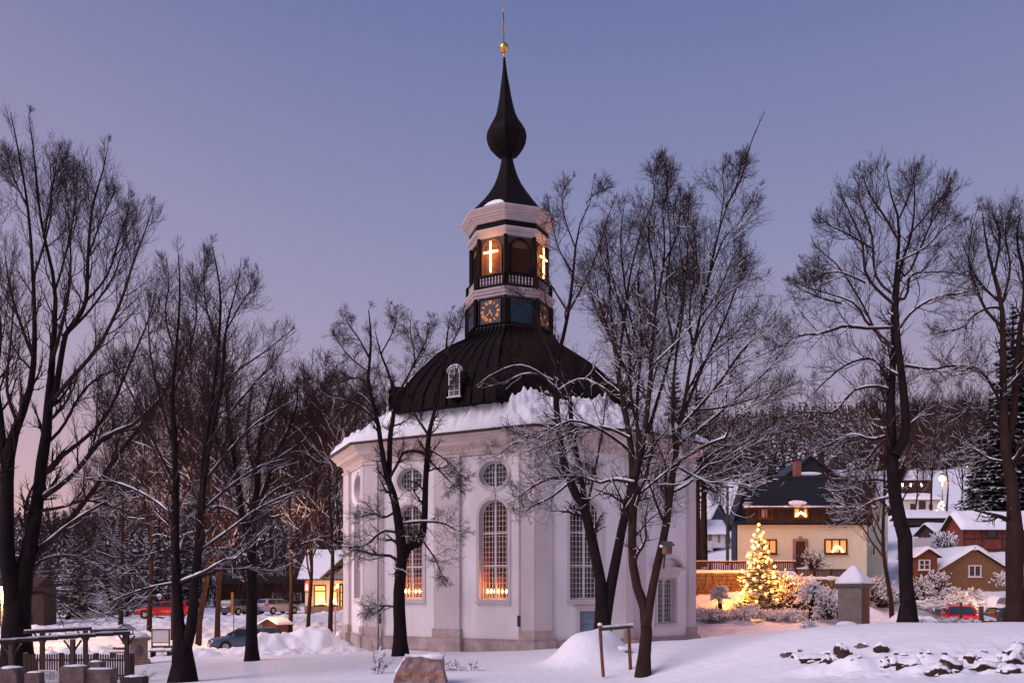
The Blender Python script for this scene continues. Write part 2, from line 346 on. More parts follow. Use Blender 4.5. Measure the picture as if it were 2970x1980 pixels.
wins[id(F4)] = [('tall', c4, WW, Zt0, Zt1), ('oval', c4, WW, Zr - HR, Zr + HR)]
z5a = F5.hit(1933, 1805)[1]; z5b = F5.hit(1933, 1677)[1]
wins[id(F5)] = [('rect', c5, w5, z5a, z5b), ('oval', F5.L / 2, WW, Zr - HR, Zr + HR)]
dc, dw = wx(F4, 1680, 1738); zd1 = F4.hit(1705, 1771)[1]; zd0 = -.35
M_PANE = mat('leaded_pane_glass', (.05, .05, .055), rough=.08, spec=.5)
gl = bpy.data.materials.new('clear_pane'); gl.use_nodes = True; t_ = gl.node_tree; t_.nodes.clear()
o_ = t_.nodes.new('ShaderNodeOutputMaterial'); mx_ = t_.nodes.new('ShaderNodeMixShader'); tr_ = t_.nodes.new('ShaderNodeBsdfTransparent'); gs_ = t_.nodes.new('ShaderNodeBsdfGlossy'); gs_.inputs['Roughness'].default_value = .05; tr_.inputs[0].default_value = (.75, .72, .68, 1)
fr_ = t_.nodes.new('ShaderNodeFresnel'); fr_.inputs[0].default_value = 1.5
t_.links.new(fr_.outputs[0], mx_.inputs[0]); t_.links.new(tr_.outputs[0], mx_.inputs[1]); t_.links.new(gs_.outputs[0], mx_.inputs[2]); t_.links.new(mx_.outputs[0], o_.inputs[0])
M_IN = mat('church_interior_plaster', (.26, .12, .05), var=.2, scale=1.5); M_INW = mat('dark_pew_wood', (.10, .045, .02), var=.4, scale=2)
for fi, F in enumerate(FC):
    ws = wins[id(F)]
    def outl(k, cx, w, z0, z1, g=0):
        if k == 'tall': return arch(cx, w + 2 * g, z0 - g, z1 + g)
        if k == 'oval': return ell(cx, (z0 + z1) / 2, w / 2 + g, (z1 - z0) / 2 + g, 32)
        return [(cx - w / 2 - g, z0 - g), (cx + w / 2 + g, z0 - g), (cx + w / 2 + g, z1 + g), (cx - w / 2 - g, z1 + g)]
    holes = [outl(*w, .03) for w in ws]
    if F is F4: holes.append([(dc - dw / 2, zd0), (dc + dw / 2, zd0), (dc + dw / 2, zd1), (dc - dw / 2, zd1)])
    mb = MB(); mb.M = F.M
    flat, tris = fill([(0, ZB), (F.L, ZB), (F.L, ZT), (0, ZT)], [h[::-1] for h in holes])
    b = mb.vs([(p.x, 0, p.y) for p in flat])
    for t in tris: mb.f.append(tuple(b + i for i in t)); mb.m.append(0)
    mb.build('wall', M_WALL, church)
    for k, cx, w, z0, z1 in ws:
        vis = fi < 4
        o = outl(k, cx, w, z0, z1); dpt = .28
        wd = MB(); wd.M = F.M
        # reveal
        oo = outl(k, cx, w, z0, z1, .035); n = len(o)
        for i in range(n):
            j = (i + 1) % n
            wd.face([(oo[i][0], 0, oo[i][1]), (oo[j][0], 0, oo[j][1]), (o[j][0], dpt, o[j][1]), (o[i][0], dpt, o[i][1])])
        # raised surround
        g = .15; ou = outl(k, cx, w, z0, z1, .035 + g)
        for i in range(n):
            j = (i + 1) % n
            A, B, C, D = oo[i], oo[j], ou[j], ou[i]
            wd.face([(A[0], -.05, A[1]), (B[0], -.05, B[1]), (C[0], -.05, C[1]), (D[0], -.05, D[1])])
            wd.face([(D[0], -.05, D[1]), (C[0], -.05, C[1]), (C[0], .01, C[1]), (D[0], .01, D[1])])
            wd.face([(A[0], .0, A[1]), (B[0], .0, B[1]), (B[0], -.05, B[1]), (A[0], -.05, A[1])])
        if k == 'tall':
            wd.box((cx, -.055, z1 + .14), (.26, .09, .30)); wd.box((cx, -.06, z0 - .21), (w + .40, .12, .07))
        if k == 'oval': wd.box((cx, -.055, z1 + .10), (.20, .09, .20)); wd.box((cx, -.055, z0 - .10), (.20, .09, .20))
        wo = wd.build('window', M_WALLD, church)
        if not vis: 
            gp = MB(); gp.M = F.M; gp.face([(x, dpt - .02, z) for x, z in o]); gp.build('glass', M_GLASSD, wo); continue
        gp = MB(); gp.M = F.M; gp.face([(x, dpt - .01, z) for x, z in o]); gp.build('glass', gl if (k == 'tall' and F in (F23,)) else M_GLASSD, wo)
        # glazing bars clipped to the outline
        def zr(x):
            dx = x - cx
            if k == 'rect': return z0, z1
            if k == 'oval':
                h = (z1 - z0) / 2 * math.sqrt(max(0, 1 - (dx / (w / 2)) ** 2)); return (z0 + z1) / 2 - h, (z0 + z1) / 2 + h
            return z0, z1 - w / 2 + math.sqrt(max(0, (w / 2) ** 2 - dx * dx))
        def xr(z):
            if k == 'rect': return cx - w / 2, cx + w / 2
            if k == 'oval':
                h = w / 2 * math.sqrt(max(0, 1 - ((z - (z0 + z1) / 2) / ((z1 - z0) / 2)) ** 2)); return cx - h, cx + h
            dz = z - (z1 - w / 2)
            if dz <= 0: return cx - w / 2, cx + w / 2
            h = math.sqrt(max(0, (w / 2) ** 2 - dz * dz)); return cx - h, cx + h
        bar = MB(); bar.M = F.M; nx = 8; rowh = .245 if k != 'oval' else (z1 - z0) / 5
        for i in range(1, nx):
            x = cx - w / 2 + w * i / nx
            if i == nx // 2: continue
            a, c = zr(x); bar.box((x, dpt - .035, (a + c) / 2), (.019, .03, c - a))
        nz = int(round((z1 - z0) / rowh))
        for i in range(1, nz):
            z = z0 + (z1 - z0) * i / nz; a, c = xr(z)
            if c - a > .1: bar.box(((a + c) / 2, dpt - .038, z), (c - a, .028, .019))
        bar.build('glazing_bar', M_FRAME, wo)
        fr = MB(); fr.M = F.M; a, c = zr(cx); fr.box((cx, dpt - .05, (a + c) / 2), (.09, .08, c - a))
        if k == 'tall':
            for q in (.335, .665): fr.box((cx, dpt - .055, z0 + (z1 - z0) * q), (w, .09, .07))
        i_ = outl(k, cx, w - .10, z0 + .05, z1 - .05)
        for i in range(n):
            j = (i + 1) % n
            fr.face([(o[i][0], dpt - .07, o[i][1]), (o[j][0], dpt - .07, o[j][1]), (i_[j][0], dpt - .07, i_[j][1]), (i_[i][0], dpt - .07, i_[i][1])])
            fr.face([(i_[i][0], dpt - .07, i_[i][1]), (i_[j][0], dpt - .07, i_[j][1]), (i_[j][0], dpt, i_[j][1]), (i_[i][0], dpt, i_[i][1])])
        fr.build('sash_frame', M_FRAME, wo)
        if k == 'tall' and F is F23:
            ni = MB(); ni.M = F.M; x0, x1, y1 = cx - w / 2 - .35, cx + w / 2 + .35, 1.9
            zz0, zz1 = z0 - .05, z1 + .1
            ni.mi = 0
            for q in ([(cx - w / 2, .29, zz0), (x0, y1, zz0), (x0, y1, zz1), (cx - w / 2, .29, zz1)], [(cx + w / 2, .29, zz0), (cx + w / 2, .29, zz1), (x1, y1, zz1), (x1, y1, zz0)], [(cx - w / 2, .29, zz0), (cx + w / 2, .29, zz0), (x1, y1, zz0), (x0, y1, zz0)], [(cx - w / 2, .29, zz1), (x0, y1, zz1), (x1, y1, zz1), (cx + w / 2, .29, zz1)], [(x0, y1, zz0), (x1, y1, zz0), (x1, y1, zz1), (x0, y1, zz1)]): ni.face(q)
            ni.mi = 1; ni.box((cx + .1, 1.7, z0 + 1.5), (w + .3, .2, .9)); ni.box((cx - .3, 1.2, z0 + .55), (.5, .3, 1.1))
            ni.build('niche', [M_IN, M_INW], wo)
# pilasters
def pil(F, x0, x1, proud=.16):
    mb = MB(); mb.M = F.M; c = (x0 + x1) / 2; w = x1 - x0
    mb.box((c, -proud / 2, (ZP + ZT) / 2), (w, proud, ZT - ZP)); mb.build('pilaster', M_WALLD, church)
    bs = MB(); bs.M = F.M
    bs.box((c, -(proud + .07) / 2, ZP + .18), (w + .12, proud + .07, .46)); bs.box((c, -(proud + .2) / 2, (ZB + ZP) / 2 - .02), (w + .28, proud + .2, ZP - ZB - .04)); bs.build('pilaster_base', M_PLINTH, church)
    cp = MB(); cp.M = F.M
    cp.box((c, -(proud + .06) / 2, ZT - .02), (w + .10, proud + .06, .10)); cp.build('pilaster_capital', M_TRIM, church)
pr = [(F23, -.1, wx(F23, 1053, 1100)[0] + wx(F23, 1053, 1100)[1] / 2), (F23, F23.hit(1263)[0], F23.hit(1337)[0]), (F23, F23.hit(1516)[0], F23.L + .05), (F4, -.05, F4.hit(1597)[0]), (F4, F4.hit(1812)[0], F4.L + .04), (F5, -.04, F5.hit(1866)[0]), (F5, F5.hit(1992)[0], F5.L + .1), (F1, -.1, F1.hit(1019)[0]), (F1, F1.L - .6, F1.L + .08)]
for p in pr: pil(*p)
for F in FC[4:]: pil(F, -.05, 1.1); pil(F, F.L - 1.1, F.L + .05)
# plinth and entablature swept round the polygon
def sweep(prof, name, m, parent=church):
    rings = [[(p.x, p.y, z) for p in offs(d)] for d, z in prof]; mb = MB()
    for a, b in zip(rings, rings[1:]):
        for i in range(NP):
            j = (i + 1) % NP; mb.face([a[i], a[j], b[j], b[i]])
    return mb.build(name, m, parent)
for fi, F in enumerate(FC):   # plinth blocks, jointed
    n = max(2, int(F.L / 1.5)); 
    for i in range(n):
        a = F.L * i / n; b = F.L * (i + 1) / n
        if F is F4 and a < dc + dw / 2 + .15 and b > dc - dw / 2 - .15:
            segs = [(a, min(b, dc - dw / 2 - .16)), (max(a, dc + dw / 2 + .16), b)]
        else: segs = [(a, b)]
        for a_, b_ in segs:
            if b_ - a_ < .1: continue
            mb = MB(); mb.M = F.M
            mb.box(((a_ + b_) / 2, -.035, ZP - .31), (b_ - a_ - .012, .09, .60)); mb.box(((a_ + b_) / 2, -.045, (ZB + ZP - .63) / 2), (b_ - a_ - .012, .11, ZP - .63 - ZB))
            mb.box(((a_ + b_) / 2, -.05, ZP - .02), (b_ - a_, .13, .05)); mb.build('plinth_stone', M_PLINTH, church)
sweep([(.02, ZT - .02), (.10, ZT - .01), (.10, ZT + .10), (.14, ZT + .12), (.14, ZT + .22), (.17, ZT + .24), (.17, ZT + .34), (.24, ZT + .38), (.28, ZT + .44)], 'architrave', M_TRIM)
sweep([(.28, ZT + .44), (.45, ZT + .46), (.50, ZT + .58), (.50, ZT + .62), (.62, ZT + .70), (.66, ZT + .78), (.72, ZT + .86), (.78, ZT + .90)], 'cornice', M_TRIM)
ZE = ZT + .92
sweep([(.78, ZE - .03), (.90, ZE - .02), (.92, ZE + .08), (.80, ZE + .10)], 'gutter', mat('gutter_metal', (.05, .035, .03), rough=.5))
# downpipes
for px in (1108, 1510):
    u = F23.hit(px)[0]; mb = MB(); mb.M = F23.M
    mb.tube([(u - .1, -.72, ZE), (u - .05, -.45, ZE - .45), (u, -.13, ZE - .95), (u, -.13, .75), (u - .02, -.13, -.5)], .055, 8)
    mb.mi = 1; mb.box((u, -.17, 1.35), (.12, .1, .50)); mb.mi = 0
    for z in (2.5, 4.5, 6.5, 8.3): mb.box((u, -.1, z), (.15, .12, .04))
    mb.build('downpipe', [M_WALLD, M_GLASSD], church)
# door under the window of the fourth bay
mb = MB(); mb.M = F4.M; g = .17
mb.box((dc - dw / 2 - g / 2, -.03, (zd0 + zd1) / 2), (g, .14, zd1 - zd0)); mb.box((dc + dw / 2 + g / 2, -.03, (zd0 + zd1) / 2), (g, .14, zd1 - zd0)); mb.box((dc, -.035, zd1 + g / 2), (dw + 2 * g, .15, g)); mb.box((dc, -.06, zd1 + g + .03), (dw + 2 * g + .1, .2, .06))
dfr = mb.build('door_frame', M_WALLD, church)
mb = MB(); mb.M = F4.M; mb.box((dc, .12, (zd0 + zd1) / 2), (dw, .05, zd1 - zd0)); 
for i in range(7):
    z = zd0 + (i + .5) * (zd1 - zd0) / 7; mb.box((dc, .09, z), (dw - .16, .03, (zd1 - zd0) / 7 - .05))
door = mb.build('door', mat('pale_blue_door_paint', (.20, .26, .33), rough=.5, var=.18), church)
mb = MB(); mb.M = F4.M; mb.box((dc + .15, .06, zd0 + (zd1 - zd0) * .55), (.04, .08, .14)); mb.build('handle', M_RIM, door)
# side entrance window surround: entablature + segmental pediment
mb = MB(); mb.M = F5.M
mb.box((c5, -.07, z5b + .28), (w5 + .40, .16, .20)); mb.box((c5, -.12, z5b + .44), (w5 + .70, .28, .12)); mb.box((c5, -.16, z5b + .53), (w5 + .95, .36, .06))
hw = w5 / 2 + .47; n = 12; rise = .62; rad = (hw * hw + rise * rise) / (2 * rise); a0 = math.asin(hw / rad)
arc = lambda r: [(c5 + r * math.sin(-a0 + 2 * a0 * i / n), z5b + .56 + rise - rad + r * math.cos(-a0 + 2 * a0 * i / n)) for i in range(n + 1)]
A1, A2 = arc(rad), arc(rad - .16)
for i in range(n):
    for (p, q, r, s), y in (((A1[i], A1[i + 1], A2[i + 1], A2[i]), -.34),): mb.face([(p[0], y, p[1]), (q[0], y, q[1]), (r[0], y, r[1]), (s[0], y, s[1])])
    mb.face([(A1[i][0], -.34, A1[i][1]), (A1[i + 1][0], -.34, A1[i + 1][1]), (A1[i + 1][0], 0, A1[i + 1][1]), (A1[i][0], 0, A1[i][1])]); mb.face([(A2[i][0], -.34, A2[i][1]), (A2[i + 1][0], -.34, A2[i + 1][1]), (A2[i + 1][0], 0, A2[i + 1][1]), (A2[i][0], 0, A2[i][1])])
mb.build('pediment', M_WALLD, church)
# candle arches behind the two lit windows
for wi, (cx, lab) in enumerate(((c2 - .05, 'wooden arch of glowing candles in the church window behind the slender forked tree'), (c3, 'wooden arch of glowing candles in the church window right of the wide flat pilaster'))):
    p = F23.M @ Vector((cx, .5, Zt0)); rz = math.atan2(F23.u.y, F23.u.x)
    ca = thing('candle_arch', lab, 'candle arch', p, rz, 'candle arches in the church windows')
    mb = MB(); mb.box((0, 0, .03), (WW - .06, .14, .06)); mb.build('base', M_WOODR, ca, True)
    for i in range(7):
        x = -WW / 2 + .12 + i * (WW - .24) / 6
        mb = MB(); mb.lathe([(.022, .06), (.022, .24)], (x, 0, 0), 8); cd = mb.build('candle', mat('candle_wax', (.8, .6, .35)), ca, True)
        mb = MB(); mb.lathe([(.02, .25), (.05, .29), (.058, .34), (.04, .40), (.008, .46)], (x, 0, 0), 8); mb.build('flame_bulb', M_CANDLE, cd, True, True)
    l = lamp('candle_light', p + Vector((0, -.1, .4)), 95, (1, .27, .03), .35); l.parent = ca; l.matrix_parent_inverse = Matrix.LocRotScale(ca.location, ca.rotation_euler, None).inverted()
    l = lamp('candle_light', F23.M @ Vector((cx, 1.0, Zt0 + .8)), 22, (1, .27, .03), .35); l.parent = ca; l.matrix_parent_inverse = Matrix.LocRotScale(ca.location, ca.rotation_euler, None).inverted()
# ---- dome
TCx = -.166; TCy = 46.0
A0 = R(-90 - 27 - 22.5)   # first corner direction; faces then at -27, 18, 63 ... from the camera side
def corner(r, k, z, cx=TCx, cy=TCy): a = A0 + k * R(45); return Vector((cx + r * math.cos(a), cy + r * math.sin(a), z))
DP = [(6.95, 8.55), (6.75, 9.3), (6.35, 9.95), (5.78, 10.65), (5.3, 11.1), (4.6, 11.75), (3.8, 12.3), (3.15, 12.65), (2.62, 12.95), (2.35, 13.25), (2.24, 13.6)]
def crv(prof, n):
    """Catmull-Rom resample"""
    out = []
    pts = [prof[0]] + list(prof) + [prof[-1]]
    for i in range(1, len(pts) - 2):
        for k in range(n):
            t = k / n; p0, p1, p2, p3 = [np.array(pts[i + j]) for j in (-1, 0, 1, 2)]
            out.append(tuple(.5 * (2 * p1 + (p2 - p0) * t + (2 * p0 - 5 * p1 + 4 * p2 - p3) * t * t + (3 * p1 - p0 - 3 * p2 + p3) * t ** 3)))
    out.append(prof[-1]); return out
DPs = crv(DP, 2)
dome = MB(); dome.lathe([(r - .06, z + E) for r, z in DPs], (TCx, TCy, 0), 8, A0); dome = dome.build('dome', M_COP, church)
for k in range(8):
    npn = 8
    for j in range(npn):
        mb = MB(); t0, t1 = j / npn, (j + 1) / npn
        rows = []
        for r, z in DPs:
            a, b = corner(r, k, z + E), corner(r, k + 1, z + E); nrm = ((a + b) / 2 - Vector((TCx, TCy, z + E))).normalized()
            p, q = a.lerp(b, t0), a.lerp(b, t1); e = (b - a).normalized() * min(.02, (q - p).length * .1)
            rows.append([p + nrm * .09, p + e, q - e, q + nrm * .055])
        for A, B in zip(rows, rows[1:]):
            for i in range(3): mb.face([A[i], A[i + 1], B[i + 1], B[i]])
        mb.build('roof_panel', M_COP, dome)
def on_dome(k, t, z):
    for (r0, z0), (r1, z1) in zip(DPs, DPs[1:]):
        if z0 <= z <= z1:
            f = (z - z0) / (z1 - z0); r = r0 + (r1 - r0) * f; break
    return corner(r, k, z + E).lerp(corner(r, k + 1, z + E), t)
for k in (0, 7, 2, 4):   # little arched dormer windows low on the dome
    t = {0: .60, 7: .55}.get(k, .5)
    a, b = corner(1, k, 0), corner(1, k + 1, 0); u = (b - a).normalized(); n = Vector((u.y, -u.x, 0)); base = on_dome(k, t, 9.05)
    mb = MB(); mb.M = Matrix(((u.x, -n.x, 0, base.x), (u.y, -n.y, 0, base.y), (0, 0, 1, base.z), (0, 0, 0, 1)))
    o = arch(0, .62, -.15, 1.25, 10); oi = arch(0, .50, -.08, 1.19, 10); ob = o
    mb.mi = 0
    for i in range(len(o)):
        j = (i + 1) % len(o); mb.face([(o[i][0], -.25, o[i][1]), (o[j][0], -.25, o[j][1]), (oi[j][0], -.25, oi[j][1]), (oi[i][0], -.25, oi[i][1])])
        mb.mi = 1; mb.face([(o[j][0], -.25, o[j][1]), (o[i][0], -.25, o[i][1]), (o[i][0], 1.6, o[i][1]), (o[j][0], 1.6, o[j][1])]); mb.mi = 0
    for z in (.15, .42, .69, .95): mb.box((0, -.24, z), (.5, .03, .025))
    mb.box((0, -.24, .55), (.03, .03, 1.25))
    mb.box((0, -.28, -.15), (.74, .12, .05))
    dm = mb.build('dormer', [M_FRAME, M_COP], church)
    mb2 = MB(); mb2.M = mb.M; mb2.face([(x, -.22, z) for x, z in oi]); mb2.build('glass', M_GLASSD, dm)
    mb2 = MB(); mb2.M = mb.M; arcp = [(.40 * math.cos(math.pi * (.04 + .92 * i / 10)), .95 + .36 * math.sin(math.pi * (.04 + .92 * i / 10))) for i in range(11)]
    mb2.tube([(x, -.20, z) for x, z in arcp], [.05] + [.085] * 9 + [.05], 6); mb2.build('hood', mat('hood_snowed', (.4, .36, .36), snow=(.2, 4, .4)), dm, smooth=True)
# ---- tower
def octo(prof, name, m, parent=church, lean=(0, 0), cx=TCx, cy=TCy, cap=True):
    mb = MB(); mb.lathe([(r, z + E) for r, z in prof], (cx, cy, 0), 8, A0, lean, cap); return mb.build(name, m, parent)
M_TWD = mat('dark_tower_cladding', (.030, .022, .020), rough=.6, var=.6, scale=4, stretch=(3, 3, .3), bump=.004, col2=(.075, .045, .035))
M_TRIMW = mat('painted_tower_cornice', (.44, .375, .38), var=.1, scale=2)
octo([(2.28, 13.35), (2.30, 13.45), (2.20, 13.5), (2.20, 14.9), (2.22, 14.95)], 'clock_stage', M_TWD)
octo([(2.2, 14.85), (2.26, 14.92), (2.34, 14.95), (2.34, 15.04), (2.42, 15.10), (2.42, 15.16), (2.48, 15.24), (2.50, 15.30), (2.50, 15.34), (2.1, 15.42)], 'cornice', M_TRIMW)
octo([(1.98, 15.4), (1.98, 18.1)], 'lantern_core', M_TWD)
octo([(2.0, 18.08), (2.08, 18.14), (2.08, 18.22), (2.22, 18.34), (2.26, 18.44), (2.24, 18.5), (2.1, 18.52)], 'cornice', M_TRIMW)
octo([(2.12, 18.5), (2.12, 18.82)], 'frieze', M_COP)
octo([(2.14, 18.82), (2.22, 18.84), (2.22, 18.90), (2.25, 18.92), (2.30, 18.98), (2.30, 19.04), (2.36, 19.05), (2.36, 19.12), (2.46, 19.18), (2.46, 19.26), (2.49, 19.27), (2.56, 19.36), (2.60, 19.40), (2.60, 19.48), (2.4, 19.54)], 'cornice', M_TRIMW)
for k in range(8):  # corner posts
    mb = MB()
    c0 = corner(2.04, k, 0); mb.tube([(c0.x, c0.y, E + 15.4), (c0.x, c0.y, E + 18.1)], .10, 6); c1_ = corner(2.26, k, 0); mb.tube([(c1_.x, c1_.y, E + 13.5), (c1_.x, c1_.y, E + 14.9)], .12, 6)
    mb.build('corner_post', M_COP, church)
TF = [Face(Vector(corner(2.20, k, 0)[:2]), Vector(corner(2.20, k + 1, 0)[:2])) for k in range(8)]
LF = [Face(Vector(corner(1.98, k, 0)[:2]), Vector(corner(1.98, k + 1, 0)[:2])) for k in range(8)]
BF = [Face(Vector(corner(2.16, k, 0)[:2]), Vector(corner(2.16, k + 1, 0)[:2])) for k in range(8)]
M_DIAL = mat('blue_grey_dial', (.025, .032, .05), rough=.5, var=.4, scale=3); M_DIALB = mat('teal_blue_panel', (.010, .035, .055), rough=.5, var=.5, scale=3)
M_GOLDG = mat('glowing_gilt', (.9, .34, .06), rough=.4, metal=.0, emis=(1, .28, .03), estr=.35)  # gilding of numerals and hands given a faint added glow of its own
def numeral(mb, s, cx, cz, ang, h):
    """roman numeral strokes, standing radially"""
    wd = {'I': .05, 'V': .10, 'X': .10}; tot = sum(wd[c] for c in s); x = -tot / 2
    ux, uz = math.cos(ang), -math.sin(ang)   # along
    vx, vz = math.sin(ang), math.cos(ang)    # up (radial)
    def st(xa, ya, xb, yb, t):
        A = Vector((cx + ux * xa + vx * ya, -.06, cz + uz * xa + vz * ya)); B = Vector((cx + ux * xb + vx * yb, -.06, cz + uz * xb + vz * yb)); d = (B - A).normalized(); p = Vector((-d.z, 0, d.x)) * t / 2
        mb.face([A - p, A + p, B + p, B - p])
    for c in s:
        m = x + wd[c] / 2
        if c == 'I': st(m, -h / 2, m, h / 2, .028)
        if c == 'V': st(m - .035, h / 2, m, -h / 2, .026); st(m + .035, h / 2, m, -h / 2, .018)
        if c == 'X': st(m - .035, h / 2, m + .035, -h / 2, .026); st(m + .035, h / 2, m - .035, -h / 2, .018)
        x += wd[c]
RN = ['XII', 'I', 'II', 'III', 'IIII', 'V', 'VI', 'VII', 'VIII', 'IX', 'X', 'XI']
for k in range(8):
    F = TF[k]; zc = E + 14.22
    mb = MB(); mb.M = F.M; mb.box((F.L / 2, -.02, zc), (1.22, .05, 1.26)); pnl = mb.build('dial_panel', M_DIAL if k % 2 == 0 else M_DIALB, church)
    mb = MB(); mb.M = F.M; c = F.L / 2
    for a, b, cc, d in ((c, zc + .65, 1.3, .05), (c, zc - .65, 1.3, .05)): mb.box((a, -.04, b), (cc, .09, d))
    for s in (-1, 1): mb.box((c + s * .63, -.04, zc), (.05, .09, 1.3))
    mb.build('frame', M_COP, pnl)
    if k % 2 == 0:
        mb = MB(); mb.M = F.M
        for i, s in enumerate(RN): a = i * R(30); numeral(mb, s, c + .46 * math.sin(a), zc + .46 * math.cos(a), a, .17)
        mb.build('numeral', M_GOLDG, pnl)
        mb = MB(); mb.M = F.M
        for ang, ln, t in ((R(222), .40, .035), (R(152), .30, .05)):
            d = Vector((math.sin(ang), 0, math.cos(ang))); p = Vector((d.z, 0, -d.x)) * t / 2; o = Vector((c, -.08, zc))
            mb.face([o - d * .08 - p * .6, o - d * .08 + p * .6, o + d * ln * .7 + p, o + d * ln, o + d * ln * .7 - p])
        mb.lathe([(.05, 0), (.05, .02)], (c, -.08, zc), 10); mb.build('clock_hand', M_GOLDG, pnl)
    # lantern window
    F = LF[k]; c = F.L / 2; lit = k % 2 == 0 and k in (0, 2); wdt = .98; z0, z1 = E + 16.15, E + 17.90
    o = arch(c, wdt, z0, z1, 12); oo = arch(c, wdt + .16, z0 - .08, z1 + .08, 12)
    mb = MB(); mb.M = F.M
    for i in range(len(o)):
        j = (i + 1) % len(o)
        mb.face([(o[i][0], -.10, o[i][1]), (o[j][0], -.10, o[j][1]), (oo[j][0], -.10, oo[j][1]), (oo[i][0], -.10, oo[i][1])])
        mb.face([(oo[j][0], -.10, oo[j][1]), (oo[i][0], -.10, oo[i][1]), (oo[i][0], .02, oo[i][1]), (oo[j][0], .02, oo[j][1])]); mb.face([(o[i][0], -.10, o[i][1]), (o[j][0], -.10, o[j][1]), (o[j][0], -.01, o[j][1]), (o[i][0], -.01, o[i][1])])
    ar = mb.build('arched_opening', M_WOODR if lit else M_COP, church)
    mb = MB(); mb.M = F.M; mb.face([(x, -.015, z) for x, z in o]); mb.build('louvre_board', mat('louvre_back', (.10, .045, .02), var=.3), ar)
    mb = MB(); mb.M = F.M
    for i in range(11):
        z = z0 + .08 + i * .12
        if c + .42 > c + .1: mb.box((c + .24 if lit else c, -.035, z), (.40 if lit else .9, .03, .05), rx=R(30))
    mb.build('louvre', M_WOODR if lit else M_COP, ar)
    if lit:
        nc = MB(); nc.M = F.M
        nc.tube([(c, -.22, z0 + .10), (c, -.22, z1 - .10)], .045, 8); nc.tube([(c - .40, -.22, z0 + 1.12), (c + .40, -.22, z0 + 1.12)], .045, 8)
        pc = F.M @ Vector((c, -.22, z0)); lc = thing('illuminated_cross', 'glowing tube cross in the left arched opening of the church tower' if k == 0 else 'glowing tube cross in the right arched opening of the church tower, seen edgeways', 'light cross', pc, 0, 'lit crosses on the church tower')
        nc.build('light_tube', M_NEON, lc)
        mb = MB(); mb.M = F.M
        for z in (z0 + .3, z1 - .35): mb.box((c, -.12, z), (.04, .2, .04))
        mb.build('bracket', M_COP, lc)
        lamp('cross_light', F.M @ Vector((c, -.40, z0 + .9)), 22, (1, .40, .08), .15, lc); lamp('cross_light', F.M @ Vector((c, -.45, z0 + 1.6)), 9, (1, .40, .10), .10, lc)
    # balustrade
    F = BF[k]; z0 = E + 15.46
    mb = MB(); mb.M = F.M; mb.box((F.L / 2, 0, z0 + .60), (F.L + .05, .16, .09)); mb.box((F.L / 2, 0, z0 + .06), (F.L, .16, .10)); mb.build('rail', M_COP, church)
    mb = MB(); mb.M = F.M; mb.box((.0, 0, z0 + .32), (.26, .26, .62)); mb.build('rail_post', M_COP, church)
bal = MB(); bal.lathe([(.035, 0), (.055, .03), (.03, .10), (.055, .20), (.03, .30), (.055, .40), (.035, .44)], (0, 0, 0), 6)
bal_me = None
for k in range(8):
    F = BF[k]
    for i in range(8):
        p = F.M @ Vector((F.L * (i + 1.2) / 9.4, 0, E + 15.57))
        if bal_me is None: bo = bal.build('baluster', M_TRIMW, church, smooth=True); bal_me = bo.data; bo.location = p - church.location + church.location
        else: bo = add('baluster', bal_me, church)
        bo.location = p
# spire
SPp = [(2.46, 19.5), (2.2, 19.75), (1.96, 20.0), (1.62, 20.35), (1.30, 20.75), (.98, 21.2), (.72, 21.6), (.55, 22.0), (.42, 22.4), (.33, 22.8), (.30, 22.98), (.40, 23.05), (.66, 23.2), (.88, 23.45), (1.02, 23.75), (1.08, 24.1), (1.02, 24.45), (.86, 24.75), (.66, 25.05), (.52, 25.35), (.42, 25.75), (.33, 26.2), (.25, 26.75), (.16, 27.3), (.09, 27.9), (.06, 28.35)]
lx = (PX(1462, 46) - TCx) / 9.3
octo(SPp, 'spire', M_COP, lean=(lx, 0))
def LX(z): return TCx + lx * (z - 19.5)
mb = MB(); mb.lathe([(.05, 28.3 + E), (.05, 28.62 + E)], (LX(28.6), TCy, 0), 10); mb.build('spire_collar', M_GOLD, church, smooth=True)
mb = MB(); mb.lathe([(.25 * math.sin(R(a)) + .001, 28.86 + E - .27 * math.cos(R(a))) for a in range(0, 181, 15)], (LX(28.9), TCy, 0), 20); mb.build('gilded_ball', M_GOLD, church, smooth=True)
mb = MB(); mb.tube([(LX(29), TCy, E + 29.1), (LX(30), TCy, E + 30.75)], .022, 6); mb.mi = 1
mb.prism([(-.02, 29.5 + E), (.05, 29.55 + E), (.09, 29.95 + E), (.02, 30.2 + E), (-.06, 30.35 + E), (-.03, 29.9 + E)], TCy - .01, TCy + .01, 'y')
for v in range(len(mb.v) - 12, len(mb.v)): mb.v[v] = (mb.v[v][0] + LX(30), mb.v[v][1], mb.v[v][2])
mb.mi = 1; mb.lathe([(.01, 30.72 + E), (.10, 30.85 + E), (.01, 30.98 + E)], (LX(30), TCy, 0), 8); mb.build('weather_vane', [M_TYRE, mat('tarnished_gilding', (.55, .38, .30), rough=.5, metal=.3)], church)
